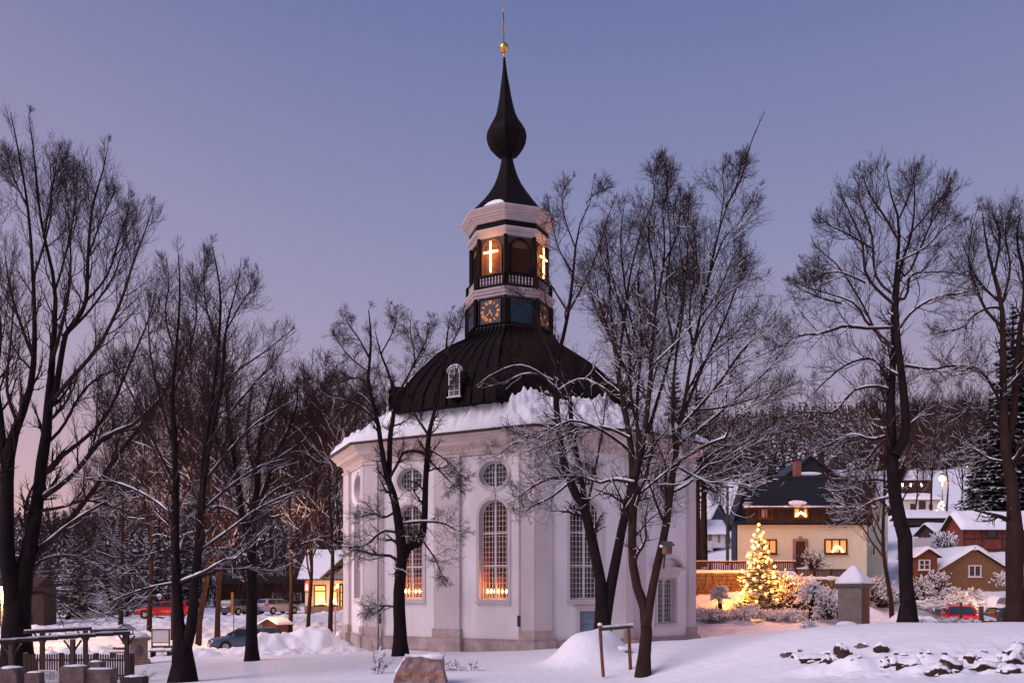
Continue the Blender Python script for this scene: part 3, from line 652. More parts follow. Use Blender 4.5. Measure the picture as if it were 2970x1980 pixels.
# snow on the cornice of the spire foot
for k, (t0, t1) in ((0, (.35, .98)), (2, (.1, .6))):
    a, b = corner(2.5, k, 19.55 + E), corner(2.5, k + 1, 19.55 + E); a2, b2 = corner(2.0, k, 19.98 + E), corner(2.0, k + 1, 19.98 + E)
    mb = MB(); n = 8; rows = []
    for i in range(n + 1):
        t = t0 + (t1 - t0) * i / n; h = math.sin(math.pi * min(1, max(0, i / n))) ** .5
        p, q = a.lerp(b, t), a2.lerp(b2, t); up = Vector((0, 0, .09 * h)); rows.append([p, p + up, p.lerp(q, .5 * h) + up * 1.2, p.lerp(q, .5 * h + .02)])
    for A, B in zip(rows, rows[1:]):
        for i in range(3): mb.face([A[i], A[i + 1], B[i + 1], B[i]])
    o = mb.build('snow_patch', SNOW, smooth=True); tag(o, 'thin strip of snow on the left foot of the black spire' if k == 0 else 'thin strip of snow on the right foot of the black spire', 'snow', kind='stuff')
# snow skirt on the church roof
outer = offs(.88); nA = 480; na_out = []; per = [0]
for i in range(NP): per.append(per[-1] + (outer[(i + 1) % NP] - outer[i]).length)
inn = [Vector(corner(6.45, k, 0)[:2]) for k in range(8)]
import bisect
def polyray(poly, c, ang):
    d = Vector((math.cos(ang), math.sin(ang))); best = 1e9
    for i in range(len(poly)):
        a, b = poly[i] - c, poly[(i + 1) % len(poly)] - c; e = b - a; den = d.x * e.y - d.y * e.x
        if abs(den) < 1e-9: continue
        t = (a.x * e.y - a.y * e.x) / den; s = (a.x * d.y - a.y * d.x) / den
        if t > 0 and -1e-6 <= s <= 1 + 1e-6: best = min(best, t)
    return best
cc = Vector((TCx, TCy)); V = []; nT = 28
angs = [2 * math.pi * i / nA for i in range(nA)]
unit8 = [Vector(corner(1.0, k, 0)[:2]) for k in range(8)]
def Rdome(z):
    for (r0, z0), (r1, z1) in zip(DPs, DPs[1:]):
        if z <= z1: return r0 + (r1 - r0) * max(0, (z - z0)) / (z1 - z0)
    return DPs[-1][0]
ah = math.atan2(39.8 - TCy, PX(1560, 39.8) - TCx)
f1 = lambda x, y, o, s_: float(fbm(np.array([x]), np.array([y]), None, o, s_)[0])
for i, a in enumerate(angs):
    ro = polyray(outer, cc, a); ru = polyray(unit8, cc, a); da = (a - ah + math.pi) % (2 * math.pi) - math.pi
    zt_ = 8.70 + .26 * f1(3 * math.cos(a) * 2, 3 * math.sin(a) * 2, 4, 5) + .20 * f1(math.cos(a) * 17, math.sin(a) * 17, 4, 15) + .07 * f1(math.cos(a) * 40, math.sin(a) * 40, 3, 19) + .26 * math.exp(-(da / .10) ** 2) + .05 * math.exp(-((da - .25) / .25) ** 2)
    ri = min(ru * (Rdome(zt_) - .05), ro - .5)
    for j in range(nT + 1):
        t = j / nT; r = ro + (ri - ro) * t; x, y = cc.x + r * math.cos(a), cc.y + r * math.sin(a)
        z = ZE + .02 + (E + zt_ - ZE) * t ** 1.35
        edge = min(1, t / .12) ** .6; top_ = min(1, (1 - t) / .12) ** .5
        th_ = (.04 + .13 * edge * top_) + (.26 * abs(f1(x * 1.3, y * 1.3, 4, 5)) + .26 * abs(f1(x * 3.6, y * 3.6, 3, 6))) * edge * (.25 + .75 * top_) + .20 * max(0, f1(x * 2.6, y * 2.6, 3, 33)) * min(1, max(0, t - .45) * 2.5) * (.3 + .7 * top_)
        V.append((x, y, z + th_))
V = np.array(V); idx = np.arange(nA * (nT + 1)).reshape(nA, nT + 1); nxt = np.roll(idx, -1, 0)
q = np.stack([idx[:, :-1], nxt[:, :-1], nxt[:, 1:], idx[:, 1:]], -1).reshape(-1, 4)
ring = V[idx[:, 0]].copy(); ring[:, 2] = ZE - .0; base = len(V); V = np.r_[V, ring]; rb = np.arange(nA) + base
q2 = np.stack([rb, np.roll(rb, -1), nxt[:, 0], idx[:, 0]], -1)
tag(add('roof_snow', mesh_np('roof_snow', V, [np.r_[q, q2]], SNOW, True)), 'thick snow heaped on the low skirt roof around the dark church dome', 'snow', kind='stuff')
# roof body under the snow
mb = MB(); o2 = offs(.82)
for i in range(NP): mb.face([(o2[i].x, o2[i].y, ZE), (o2[(i + 1) % NP].x, o2[(i + 1) % NP].y, ZE), (TCx, TCy, E + 9.6)])
mb.build('roof', M_COP, church)
# ------------------------------------------------------------------ bare trees
def norm(a): return a / np.maximum(np.linalg.norm(a, axis=-1, keepdims=True), 1e-9)
def tubes_np(Pt, Rd, sides):
    """Pt (N,K,3), Rd (N,K) -> verts, quads"""
    n, K, _ = Pt.shape; T = np.gradient(Pt, axis=1); T = norm(T)
    ref = np.where(np.abs(T[:, 0, 2:3]) > .9, np.array([[1., 0, 0]]), np.array([[0, 0, 1.]]))
    u = norm(np.cross(T[:, 0], ref)); U = np.zeros_like(Pt); U[:, 0] = u
    for k in range(1, K): u = norm(u - T[:, k] * (u * T[:, k]).sum(-1, keepdims=True)); U[:, k] = u
    Wv = np.cross(T, U); a = np.arange(sides) * 2 * np.pi / sides
    V = Pt[:, :, None] + (U[:, :, None] * np.cos(a)[:, None] + Wv[:, :, None] * np.sin(a)[:, None]) * Rd[:, :, None, None]
    base = (np.arange(n) * K * sides)[:, None, None]; r = (np.arange(K - 1) * sides)[None, :, None]; s = np.arange(sides)[None, None]
    s2 = (s + 1) % sides; q = np.stack([base + r + s, base + r + s2, base + r + sides + s2, base + r + sides + s], -1).reshape(-1, 4)
    return V.reshape(-1, 3), q
class Acc:
    def __init__(s): s.V = []; s.Q = []; s.n = 0
    def add(s, V, q): s.V.append(V); s.Q.append(q + s.n); s.n += len(V)
    def mesh(s, name, m, smooth=True):
        return mesh_np(name, np.concatenate(s.V), [np.concatenate(s.Q)], m, smooth)
def grow(rng, Pp, Rp, per, length, ang, K, wob, up, t0=.15, rfac=.5, rmin=.004, lvar=.5, tip=True, taper=.25, rsc=0):
    """children on every parent polyline"""
    n, Kp, _ = Pp.shape; m = per
    t = t0 + (1 - t0) * (np.arange(m)[None] + rng.random((n, m))) / m
    if tip: t[:, -1] = 1.0
    f = t * (Kp - 1); i = np.minimum(f.astype(int), Kp - 2); w = (f - i)[..., None]; ar = np.arange(n)[:, None]
    pos = Pp[ar, i] * (1 - w) + Pp[ar, i + 1] * w; tan = norm(Pp[ar, i + 1] - Pp[ar, i]); rad = Rp[ar, i] * (1 - w[..., 0]) + Rp[ar, i + 1] * w[..., 0]
    plen = np.repeat(np.linalg.norm(np.diff(Pp, axis=1), axis=2).sum(1), m)
    pos, tan, rad, t = pos.reshape(-1, 3), tan.reshape(-1, 3), rad.ravel(), t.ravel()
    if rsc:
        kp = rng.random(len(rad)) < np.clip((rad / (rsc * .62)) ** 1.2, .34, 1); pos, tan, rad, t, plen = pos[kp], tan[kp], rad[kp], t[kp], plen[kp]
    rv = rng.normal(size=pos.shape); perp = norm(rv - tan * (rv * tan).sum(-1, keepdims=True))
    an = np.radians(ang) * (.7 + .6 * rng.random(len(pos))); an = np.where(t >= .999, an * .25, an)
    d = norm(tan * np.cos(an)[:, None] + perp * np.sin(an)[:, None])
    ln = length * (1 - .55 * t) * (1 - lvar / 2 + lvar * rng.random(len(pos))) * (np.clip(rad / rsc, .35, 1) if rsc else 1)
    ln = np.minimum(ln, plen * (1 - .5 * t) * .75)
    out = [pos]; st = (ln / (K - 1))[:, None]
    for k in range(1, K):
        d = norm(d + rng.normal(size=d.shape) * wob + np.array([0, 0, up])); pos = pos + d * st; out.append(pos)
    Pc = np.stack(out, 1); r0 = np.maximum(np.minimum(rad * rfac, rad * .9), rmin)
    Rc = r0[:, None] * np.linspace(1, taper, K)[None]; Rc = np.maximum(Rc, rmin * .7)
    return Pc, Rc
def snow_on(Pt, Rd, rng, zlim, prob, thick=.8, minr=.008):
    """tubes of snow lying on the upper side of flat-lying branches"""
    T = norm(np.gradient(Pt, axis=1)); flat = np.sqrt(np.clip(1 - T[..., 2] ** 2, 0, 1))
    keep = rng.random(len(Pt)) < prob * np.clip((zlim - Pt[:, :, 2].mean(1)) / 3.0 + 1, 0, 1)
    keep &= flat.mean(1) > .45
    Pt, Rd, flat = Pt[keep], Rd[keep], flat[keep]
    if not len(Pt): return None
    h = 1.25 * np.maximum(Rd * thick, minr) * (.45 + .75 * rng.random(Rd.shape)) * np.clip((flat - .25) * 2.0, .05, 1)
    P2 = Pt + np.stack([np.zeros_like(h), np.zeros_like(h), Rd * .75 + h * .35], -1)
    return P2, h
def resamp(pts, K):
    pts = np.asarray(pts, float); d = np.r_[0, np.cumsum(np.linalg.norm(np.diff(pts, axis=0), axis=1))]
    # catmull-rom through the points, then even resample
    if len(pts) > 2:
        q = np.array(crv([tuple(p) for p in pts], 6)); d = np.r_[0, np.cumsum(np.linalg.norm(np.diff(q[:, :3], axis=0), axis=1))]; pts = q
    s = np.linspace(0, d[-1], K); return np.stack([np.interp(s, d, pts[:, i]) for i in range(pts.shape[1])], 1)
def hand_tree(name, label, cat, Y, stems, limbs, seed, mtr=M_BARK, mtw=M_TWIG, lens=(1.9, .85, .38), per=(11, 8, 6), up=.10, wob=.16, ang=(42, 42, 45), zsnow=9, sprob=.8, twig=.0042, depth=.30, group=None, autolimbs=0, l1=3.0, shoots=()):
    rng = np.random.default_rng(seed)
    x0 = stems[0][0]; root = thing(name, label, cat, (PX(x0[0], Y), Y, G(PX(x0[0], Y), Y) - .05), 0, group)
    def conv(line, s, Y0, rk=1.0):
        p = np.array([l[:3] for l in line], float); d = np.r_[0, np.cumsum(np.hypot(np.diff(p[:, 0]), np.diff(p[:, 1])))] / FPX * Y
        y = Y0 + s * d; X = (p[:, 0] - HX) / FPX * y; z = CZ + (HY - p[:, 1]) / FPX * y
        return np.stack([X, y, z, p[:, 2] / FPX * Y * rk], 1)
    tr = Acc(); sn = Acc(); limbsP = []; first = True
    stemP = []
    for st in stems:
        c = conv(st, rng.uniform(-.06, .06), Y); 
        if first: c[0, 2] = min(c[0, 2], G(c[0, 0], c[0, 1]) - .1); first = False
        K = 22; p = resamp(c, K); wobl = np.stack([vnoise(np.linspace(0, 6, K), np.full(K, i + seed * 3.3), None, seed) for i in range(2)], 1) * p[:, 3:4] * .25; p[:, :2] += wobl * (np.arange(K) > 1)[:, None]
        stemP.append(p)
        R_ = p[:, 3].copy() * (1 - .28 * np.linspace(0, 1, K)); p[:, 3] = R_
        if st is stems[0]: R_[0] *= 1.35; R_[1] *= 1.1
        V, q = tubes_np(p[None, :, :3], R_[None], 14); tr.add(V, q)
        s = snow_on(p[None, :, :3], R_[None], rng, 99, 1, .25, .02)
        if s: V, q = tubes_np(s[0], s[1], 6); sn.add(V, q)
    add('trunk', tr.mesh('trunk', mtr), root)
    br = Acc(); K1 = 12; LP = []; LR = []
    for sh in shoots:
        p = resamp(conv(sh, 0, Y), 10); V, q = tubes_np(p[None, :, :3], p[None, :, 3], 5); br.add(V, q)
        a_, b_ = grow(rng, p[None, :, :3], p[None, :, 3], 9, .42, 32, 4, .1, .1, t0=.05, rfac=.6, rmin=.004, tip=False); V, q = tubes_np(a_, b_, 3); br.add(V, q)
    for li, lb in enumerate(limbs):
        a = conv(lb, 0, Y)[0]; best = min(((np.linalg.norm((p[:, :3] - a[:3]) * np.array([1, .3, 1]), axis=1).min(), p[np.linalg.norm((p[:, :3] - a[:3]) * np.array([1, .3, 1]), axis=1).argmin(), 1]) for p in stemP + LP_raw), key=lambda v: v[0])[1] if (stemP) else Y
        s = rng.uniform(-depth, depth); c = conv(lb, s, best, .72); p = resamp(c, K1); LP_raw.append(p) ; LP.append(p[:, :3]); LR.append(p[:, 3])
    # limbs grown by rule from the stems to fill the depth
    if autolimbs:
        SP = np.array([resamp(p, K1) for p in stemP]); Pc, Rc = grow(rng, SP[:, 3:, :3], SP[:, 3:, 3], autolimbs, l1, 45, K1, .12, up * .8, t0=.0, rfac=.5, rmin=.02)
        LP += list(Pc); LR += list(Rc)
    LP = np.array(LP); LR = np.array(LR); LP_raw.clear()
    if len(stemP):
        SP = np.array([resamp(p, K1) for p in stemP])
    V, q = tubes_np(LP, LR, 8); br.add(V, q)
    s = snow_on(LP, LR, rng, zsnow + 4, sprob + .15, .7)
    if s: V, q = tubes_np(s[0], s[1], 5); sn.add(V, q)
    src = np.concatenate([LP, SP[:, :, :3]]) ; srr = np.concatenate([LR, SP[:, :, 3]])
    cut = len(LP)
    P2, R2 = grow(rng, src, srr, per[0], lens[0], ang[0], 7, wob, up, t0=.22, rfac=.42, rmin=twig * 1.9, rsc=.028)
    ok = P2[:, 0, 2] > root.location.z + 1.5; P2, R2 = P2[ok], R2[ok]
    V, q = tubes_np(P2, R2, 5); br.add(V, q)
    s = snow_on(P2, R2, rng, zsnow + 2, sprob, .9, .009)
    if s: V, q = tubes_np(s[0], s[1], 4); sn.add(V, q)
    P3, R3 = grow(rng, P2, R2, per[1], lens[1], ang[1], 5, wob * 1.3, up, t0=.1, rfac=.62, rmin=twig * 1.25)
    V, q = tubes_np(P3, R3, 3); br.add(V, q)
    s = snow_on(P3, R3, rng, zsnow, sprob * .42, 1.0, .0075)
    if s: V, q = tubes_np(s[0], s[1], 3); sn.add(V, q)
    P4, R4 = grow(rng, P3, R3, per[2], lens[2], ang[2], 4, wob * 1.6, up * 1.3, t0=.1, rfac=.75, rmin=twig)
    V, q = tubes_np(P4, R4, 3)
    tw = Acc(); tw.add(V, q)
    s = snow_on(P4, R4, rng, zsnow - 2, sprob * .10, 1.0, .006)
    if s: V, q = tubes_np(s[0], s[1], 3); sn.add(V, q)
    add('branches', br.mesh('branches', mtw if mtr is M_BARK else mtr), root); o = add('twigs', tw.mesh('twigs', mtw), root)
    if sn.n: add('snow', sn.mesh('snow', SNOW), root, kind='stuff')
    return root
LP_raw = []
# T6: the near multi-stemmed tree right of the church
hand_tree('maple_tree', 'near tall many-stemmed bare tree carrying the green-roofed nest box', 'tree', 27.2,
 [[(1864,1968,19),(1870,1880,17),(1874,1800,17),(1862,1740,15),(1843,1690,14),(1833,1614,13),(1834,1486,14),(1838,1384,15),(1828,1282,10),(1814,1190,8),(1795,1097,6),(1812,906,5),(1831,778,4),(1860,670,3),(1893,585,1.5)],
  [(1874,1815,15),(1894,1690,12),(1914,1600,12),(1930,1530,12),(1942,1435,11),(1958,1333,9),(1972,1231,8),(1990,1140,6),(2010,1020,5.5),(2054,810,4.5),(2086,664,3.5),(2111,593,2.4),(2135,540,1.6)],
  [(1838,1384,11),(1862,1290,9),(1880,1160,8),(1890,1050,7),(1897,938,5),(1926,746,4),(1922,620,2)]],
 [[(1865,1300,8),(1830,1150,6),(1826,1000,5),(1790,860,3.5),(1760,740,1.5)],[(1850,1330,8),(1848,1160,6),(1862,980,5),(1850,820,3.5),(1868,690,1.5)],[(1880,1250,8),(1925,1100,6),(1965,950,5),(1990,800,3.5),(1996,640,2),(2000,560,1)],
  [(1960,1330,8),(1950,1180,6),(1962,1020,5),(1985,860,3.5),(1970,700,1.5)],[(1985,1193,7),(2040,1060,5.5),(2100,930,4),(2150,800,3),(2180,745,1)],[(1972,1240,7),(2070,1130,5.5),(2150,1020,4.5),(2215,950,3),(2250,900,1)],
  [(1965,1290,7),(2060,1220,6),(2150,1140,5),(2230,1070,3.5),(2290,985,2),(2330,920,1)],[(1960,1340,7),(2050,1290,6),(2110,1265,5),(2130,1210,3),(2230,1150,2.5),(2320,1100,1)],[(1950,1410,7),(2010,1375,6),(2060,1320,5),(2140,1280,4),(2230,1255,3),(2330,1225,1.5)],
  [(1945,1430,6),(2000,1400,5),(2050,1350,4),(2120,1330,3),(2200,1270,2)],[(1838,1560,5),(1880,1510,3.5),(1915,1480,2),(1940,1440,1)],
  [(1840,1400,7),(1780,1390,6),(1740,1400,5),(1700,1385,3.5),(1640,1378,2.5),(1570,1390,1.2)],[(1830,1310,7),(1780,1270,6),(1720,1235,5),(1650,1220,4),(1570,1265,2.5),(1510,1300,1)],[(1826,1270,6),(1760,1240,5),(1690,1240,4),(1620,1270,3),(1550,1300,2),(1500,1320,1)],
  [(1845,1440,5),(1900,1395,4),(1960,1345,3),(2010,1300,1.2)],[(2003,1033,5),(2040,940,4),(2100,860,3),(2160,820,1.5),(2210,775,1)],[(2054,810,4),(2100,690,3),(2140,650,2),(2170,600,1.2),(2192,555,.8)],
  [(1812,906,4),(1770,830,3),(1740,720,2),(1750,640,1)],[(2086,664,2.5),(2100,560,2),(2095,500,1.5),(2130,455,.8)],[(2010,1020,5),(2000,900,4),(2020,760,3),(2010,640,1.5)],
  [(1955,1000,5),(1930,860,4),(1945,720,3),(1935,580,1.5)],[(1850,1000,5),(1820,880,4),(1800,700,3),(1810,600,1.5)],[(1828,1100,5),(1770,980,4),(1735,860,3),(1720,760,1.5)],[(1990,1140,5),(2050,1040,4),(2120,980,3),(2190,900,1.5)],[(2030,920,4),(2080,850,3),(2130,740,2),(2150,700,1)],[(1897,938,5),(1900,800,4),(1880,680,3),(1900,560,1.5)],[(1926,760,4),(1965,680,3),(1975,580,1.5)],[(2010,1190,5),(2100,1180,4),(2200,1150,3),(2290,1120,1.5)],[(1960,1350,5),(2060,1400,4),(2140,1380,3),(2190,1400,1.5)]],
 seed=5, mtr=M_BARKR, lens=(2.2, 1.0, .45), per=(16, 8, 5), up=.10, ang=(42, 42, 45), zsnow=11, sprob=.9, depth=.42, twig=.0045, autolimbs=4, l1=3.0, wob=.18, shoots=[[(2105,600,3),(2150,517,2.4),(2172,434,1.8),(2190,385,1.5),(2217,325,.9)]])
# T5: forked tree close to the church wall
hand_tree('maple_tree', 'dark forked tree with two leaning stems right before the church door', 'tree', 35.5,
 [[(1750,1866,24),(1746,1760,22),(1742,1700,17),(1720,1588,16),(1700,1486,15),(1660,1410,14),(1639,1358,13),(1628,1282,12),(1618,1231,11),(1612,1150,10),(1612,1065,8),(1648,906,6),(1668,746,4.5),(1675,670,3),(1712,587,1.8),(1722,523,1)],
  [(1756,1800,17),(1772,1690,16),(1797,1562,14),(1827,1435,12),(1835,1350,10),(1822,1250,8),(1800,1150,7),(1780,1000,5),(1770,850,4),(1760,700,2)],
  [(1700,1470,9),(1676,1340,8),(1662,1256,8),(1652,1161,7),(1640,1060,5),(1600,960,3.5),(1580,850,2)]],
 [[(1700,1478,6),(1718,1400,5),(1738,1300,4),(1748,1240,3),(1760,1130,1.5)],[(1612,1110,6),(1570,1090,5),(1520,1085,3.5),(1460,1110,2.5),(1400,1125,1)],[(1616,1130,6),(1560,1080,5),(1500,1060,4),(1430,1085,2.5),(1380,1120,1.2)],
  [(1620,1240,6),(1570,1250,4.5),(1500,1280,3),(1440,1320,2),(1400,1330,1)],[(1642,1385,6),(1590,1390,5),(1545,1410,3.5),(1500,1445,2),(1470,1460,1)],[(1650,1400,5),(1600,1440,4),(1540,1470,3),(1510,1500,1.5)],
  [(1612,1060,6),(1570,960,4),(1540,880,3),(1480,840,1.5)],[(1640,920,5),(1690,830,4),(1730,740,3),(1760,640,1.8),(1790,560,1)],[(1660,790,4),(1620,720,3),(1600,640,2),(1590,580,1)],[(1670,720,3),(1640,640,2.5),(1630,560,1.5),(1660,520,1)],
  [(1612,1140,6),(1680,1100,5),(1740,1120,4),(1800,1160,3),(1860,1170,1.5)],[(1800,1150,5),(1840,1060,4),(1880,960,3),(1900,860,1.5)],[(1780,1000,4),(1730,900,3),(1700,800,2)],[(1700,590,2),(1730,560,1.6),(1780,540,1)],[(1648,906,5),(1600,830,3),(1560,770,2),(1530,700,1)]],
 seed=8, lens=(1.5, .75, .38), per=(14, 8, 5), up=.08, zsnow=7.5, sprob=.7, depth=.42, wob=.2, twig=.0048)
# T4: slender tree in front of the left windows
hand_tree('maple_tree', 'slender dark forked tree standing before the left church windows', 'tree', 36.6,
 [[(1162,1901,21),(1160,1840,19),(1156,1741,18),(1160,1680,17),(1168,1614,16),(1162,1550,15),(1154,1496,14),(1139,1425,12),(1126,1394,11),(1108,1307,9),(1098,1231,8),(1088,1190,7),(1068,1099,6),(1073,1044,5),(1076,972,4),(1069,900,2)],
  [(1168,1620,13),(1190,1580,12),(1218,1568,12),(1230,1512,10),(1236,1384,9),(1242,1282,8.5),(1244,1258,8),(1261,1190,6),(1279,1099,5),(1292,1026,4),(1300,950,2.5),(1310,900,1)],
  [(1128,1398,8),(1131,1282,8),(1141,1207,7),(1147,1153,6),(1127,1081,4.5),(1105,1026,3.5),(1088,960,1.5)]],
 [[(1243,1262,6),(1222,1230,5),(1203,1200,4.5),(1190,1165,3),(1175,1130,1.2)],[(1147,1153,5),(1188,1081,4),(1203,1037,3),(1190,960,2),(1195,900,1)],[(1160,1630,7),(1130,1610,6),(1095,1610,5),(1060,1600,3.5),(1020,1590,2),(990,1570,1)],
  [(1156,1545,6),(1110,1540,5),(1060,1580,4),(1010,1585,2.5),(960,1580,1)],[(1150,1480,5),(1115,1500,4),(1080,1490,3),(1040,1500,1.5)],[(1158,1762,5),(1120,1755,4),(1090,1760,3),(1060,1778,1.2)],[(1170,1590,6),(1200,1560,5),(1180,1545,3)],
  [(1128,1390,6),(1150,1350,6),(1172,1312,5),(1205,1308,5),(1238,1320,6)],[(1166,1518,5),(1230,1512,4.5),(1290,1518,3.5),(1330,1540,2),(1360,1530,1)],[(1240,1330,4),(1280,1370,3),(1320,1410,2),(1350,1430,1)],[(1240,1300,4),(1290,1330,3),(1330,1370,2),(1370,1400,1)],
  [(1228,1570,4),(1262,1620,3),(1280,1660,2),(1300,1690,1)],[(1068,1110,4),(1030,1095,3),(985,1110,2),(955,1120,1)],[(1098,1235,5),(1050,1180,4),(1000,1160,3),(950,1150,2),(920,1120,1)],[(1088,1190,4),(1040,1140,3),(1000,1180,2),(930,1190,1)],
  [(1073,1044,4),(1040,980,3),(1010,940,2),(1000,900,1)],[(1105,1026,3),(1140,960,2.5),(1150,910,1.5),(1140,885,1)],[(1203,1200,4),(1180,1100,3),(1230,1020,2),(1240,950,1)],[(1292,1026,3),(1330,960,2),(1345,900,1)],[(1264,1171,4),(1310,1110,3),(1330,1060,2),(1340,1010,1)],
  [(1188,1081,3),(1230,1000,2.5),(1250,930,1.5)],[(1070,1080,3),(1010,1030,2.5),(975,980,1.5),(960,950,1)]],
 seed=12, lens=(1.4, .66, .34), per=(14, 8, 6), up=.04, zsnow=5.5, sprob=.6, depth=.35, wob=.22, twig=.0046)
# T2
hand_tree('maple_tree', 'bare tree with twin stems rising from the snow in the left foreground', 'tree', 29.7,
 [[(530,1972,34),(532,1920,30),(530,1870,28),(521,1830,17),(514,1700,15),(511,1500,12),(506,1300,10),(500,1150,7),(510,1033,5.5),(522,874,4),(518,740,2)],
  [(538,1880,18),(560,1790,15),(564,1690,14),(576,1603,13),(585,1500,12),(590,1400,10),(594,1300,10),(612,1180,7),(634,1000,5.5),(640,850,4),(616,715,2)],
  [(588,1430,7),(606,1300,7),(640,1130,6),(655,960,4),(690,820,2),(700,745,1)]],
 [[(505,1300,6),(470,1180,5),(440,1050,4),(430,930,2.5),(440,850,1)],[(508,1400,6),(450,1290,5),(400,1180,4),(350,1080,2.5),(320,1030,1)],[(511,1500,6),(430,1440,5),(340,1400,4),(260,1390,2.5),(210,1370,1)],
  [(612,1180,5),(670,1091,4),(766,1021,3),(810,985,2),(855,950,1)],[(600,1290,6),(680,1180,5),(740,1110,4),(780,1060,2),(800,1000,1)],[(590,1400,6),(670,1300,5),(740,1230,4),(800,1190,2.5),(850,1160,1)],[(585,1480,6),(680,1400,5),(760,1350,4),(830,1330,2)],
  [(516,1690,7),(590,1660,6),(650,1625,5.5),(690,1615,4),(740,1560,3),(800,1510,1.5)],[(520,1695,6),(590,1670,5),(680,1640,4),(770,1640,3),(840,1620,2),(900,1600,1)],[(512,1690,6),(450,1700,5),(380,1720,4),(330,1740,2)],[(514,1600,6),(440,1600,5),(370,1630,4),(300,1640,2)],
  [(634,1000,4),(600,900,3),(590,800,2),(600,720,1)],[(655,960,3.5),(700,880,2.5),(740,820,1.5),(750,780,1)],[(510,1033,4),(480,920,3),(490,820,2),(480,730,1)],[(500,1150,5),(540,1040,4),(570,920,3),(560,800,1.5)],[(576,1600,6),(660,1540,5),(740,1480,4),(820,1440,2.5),(880,1420,1)]],
 seed=21, lens=(1.8, .9, .42), per=(15, 9, 5), up=.15, zsnow=6.0, sprob=.55, depth=.45, wob=.12, twig=.0042)
# T3
hand_tree('maple_tree', 'thick-trunked dark bare tree between the left cars and the snow heap', 'tree', 37,
 [[(731,1917,18),(730,1860,17),(732,1750,16),(728,1640,15),(730,1560,14),(738,1480,12),(748,1400,10),(752,1280,7),(775,1180,5),(800,1100,2)],
  [(728,1570,12),(700,1480,10),(690,1400,8),(675,1300,6),(660,1200,4),(655,1130,2)],[(735,1500,9),(770,1420,8),(790,1340,6),(830,1260,5),(860,1180,3),(862,1120,1.5)]],
 [[(690,1400,6),(650,1330,5),(620,1250,4),(600,1180,2)],[(750,1400,6),(720,1300,5),(720,1200,4),(735,1110,2)],[(790,1340,5),(850,1300,4),(900,1260,3),(930,1200,1.5)],[(738,1480,6),(800,1420,5),(860,1400,4),(910,1370,2)],[(700,1500,6),(640,1470,5),(580,1480,4),(540,1500,2)],
  [(728,1600,6),(780,1570,5),(840,1590,4),(900,1570,2)],[(724,1620,6),(660,1590,5),(610,1600,3),(560,1640,2)],[(752,1280,5),(800,1200,4),(830,1130,2)],[(830,1260,4),(880,1190,3),(890,1120,1.5)]],
 seed=31, lens=(1.7, .8, .38), per=(14, 8, 6), up=.10, zsnow=6.0, sprob=.7, depth=.45, wob=.16, twig=.0052)
# T1 far left
hand_tree('beech_tree', 'tall bare tree with two thick stems at the far left edge', 'tree', 32.5,
 [[(52,1965,44),(50,1880,40),(56,1780,38),(80,1640,25),(107,1482,19),(120,1355,18),(135,1253,16),(140,1170,14),(152,1033,10),(160,842,7),(128,683,5.5),(112,587,4.5),(96,428,3),(83,338,1.5)],
  [(45,1820,26),(36,1700,24),(24,1600,22),(23,1482,20),(22,1380,19),(28,1310,18),(51,1227,13),(82,1151,11),(98,1040,9),(100,920,7),(96,810,6),(82,606,4.5),(51,428,3),(30,325,1.2)],
  [(22,1370,14),(10,1290,12),(2,1202,10),(-10,1100,8),(0,950,6),(-20,800,4),(-10,620,2)],
  [(137,1193,10),(165,1120,9),(191,970,7.5),(220,930,7),(249,874,6.5),(255,746,5.5),(268,606,4),(300,491,2.5),(313,420,1)]],
 [[(145,1170,9),(217,1085,8),(287,1002,7),(351,874,5.5),(383,772,4),(421,670,2.5),(443,600,1)],[(125,1442,11),(170,1410,10),(219,1368,10),(280,1291,9),(320,1255,8),(370,1243,7),(430,1190,6),(472,1146,4),(510,1090,2)],[(133,1368,10),(180,1320,9),(230,1284,8),(290,1230,7),(319,1184,6.5),(352,1113,5),(400,1000,4),(430,930,3),(450,850,1.5)],
  [(80,1640,12),(150,1560,11),(209,1500,10),(288,1398,9),(332,1330,8.5),(383,1268,7),(440,1190,5),(480,1130,3.5),(530,1020,1.5)],[(92,1600,8),(140,1570,7),(200,1520,6),(280,1470,5),(360,1430,3),(430,1420,1.5)],[(107,1482,8),(180,1470,6),(250,1450,5),(330,1470,3.5),(400,1500,1.5)],
  [(60,1730,8),(110,1715,7),(160,1730,5.5),(220,1750,4.5),(300,1775,3),(360,1800,1.5)],[(75,1660,6),(130,1620,5),(200,1610,3.5),(260,1625,1.5)],[(150,1050,8),(190,900,6),(205,780,4.5),(200,640,3),(190,520,1.5)],[(160,842,5),(190,740,4),(215,620,3),(225,520,1.5)],
  [(98,1040,7),(60,940,5.5),(30,840,4),(15,740,2)],[(96,810,5),(130,700,4),(150,600,3),(145,480,1.5)],[(82,606,4),(50,540,3),(20,460,1.5)],[(191,970,6),(260,900,5),(330,800,3.5),(360,700,2),(370,640,1)],[(249,874,5),(310,800,4),(350,680,2.5),(380,580,1)],[(51,1227,8),(20,1130,6),(30,1000,4),(40,880,2)],[(120,1300,7),(180,1240,6),(230,1150,5),(290,1090,3.5),(380,1060,2)],[(128,683,4),(150,560,3),(165,460,1.5)],[(255,746,4),(290,650,3),(330,560,1.5)]],
 seed=41, lens=(2.3, 1.05, .47), per=(16, 9, 6), up=.17, zsnow=4.5, sprob=.45, depth=.45, wob=.12, ang=(38, 40, 42), twig=.0048)
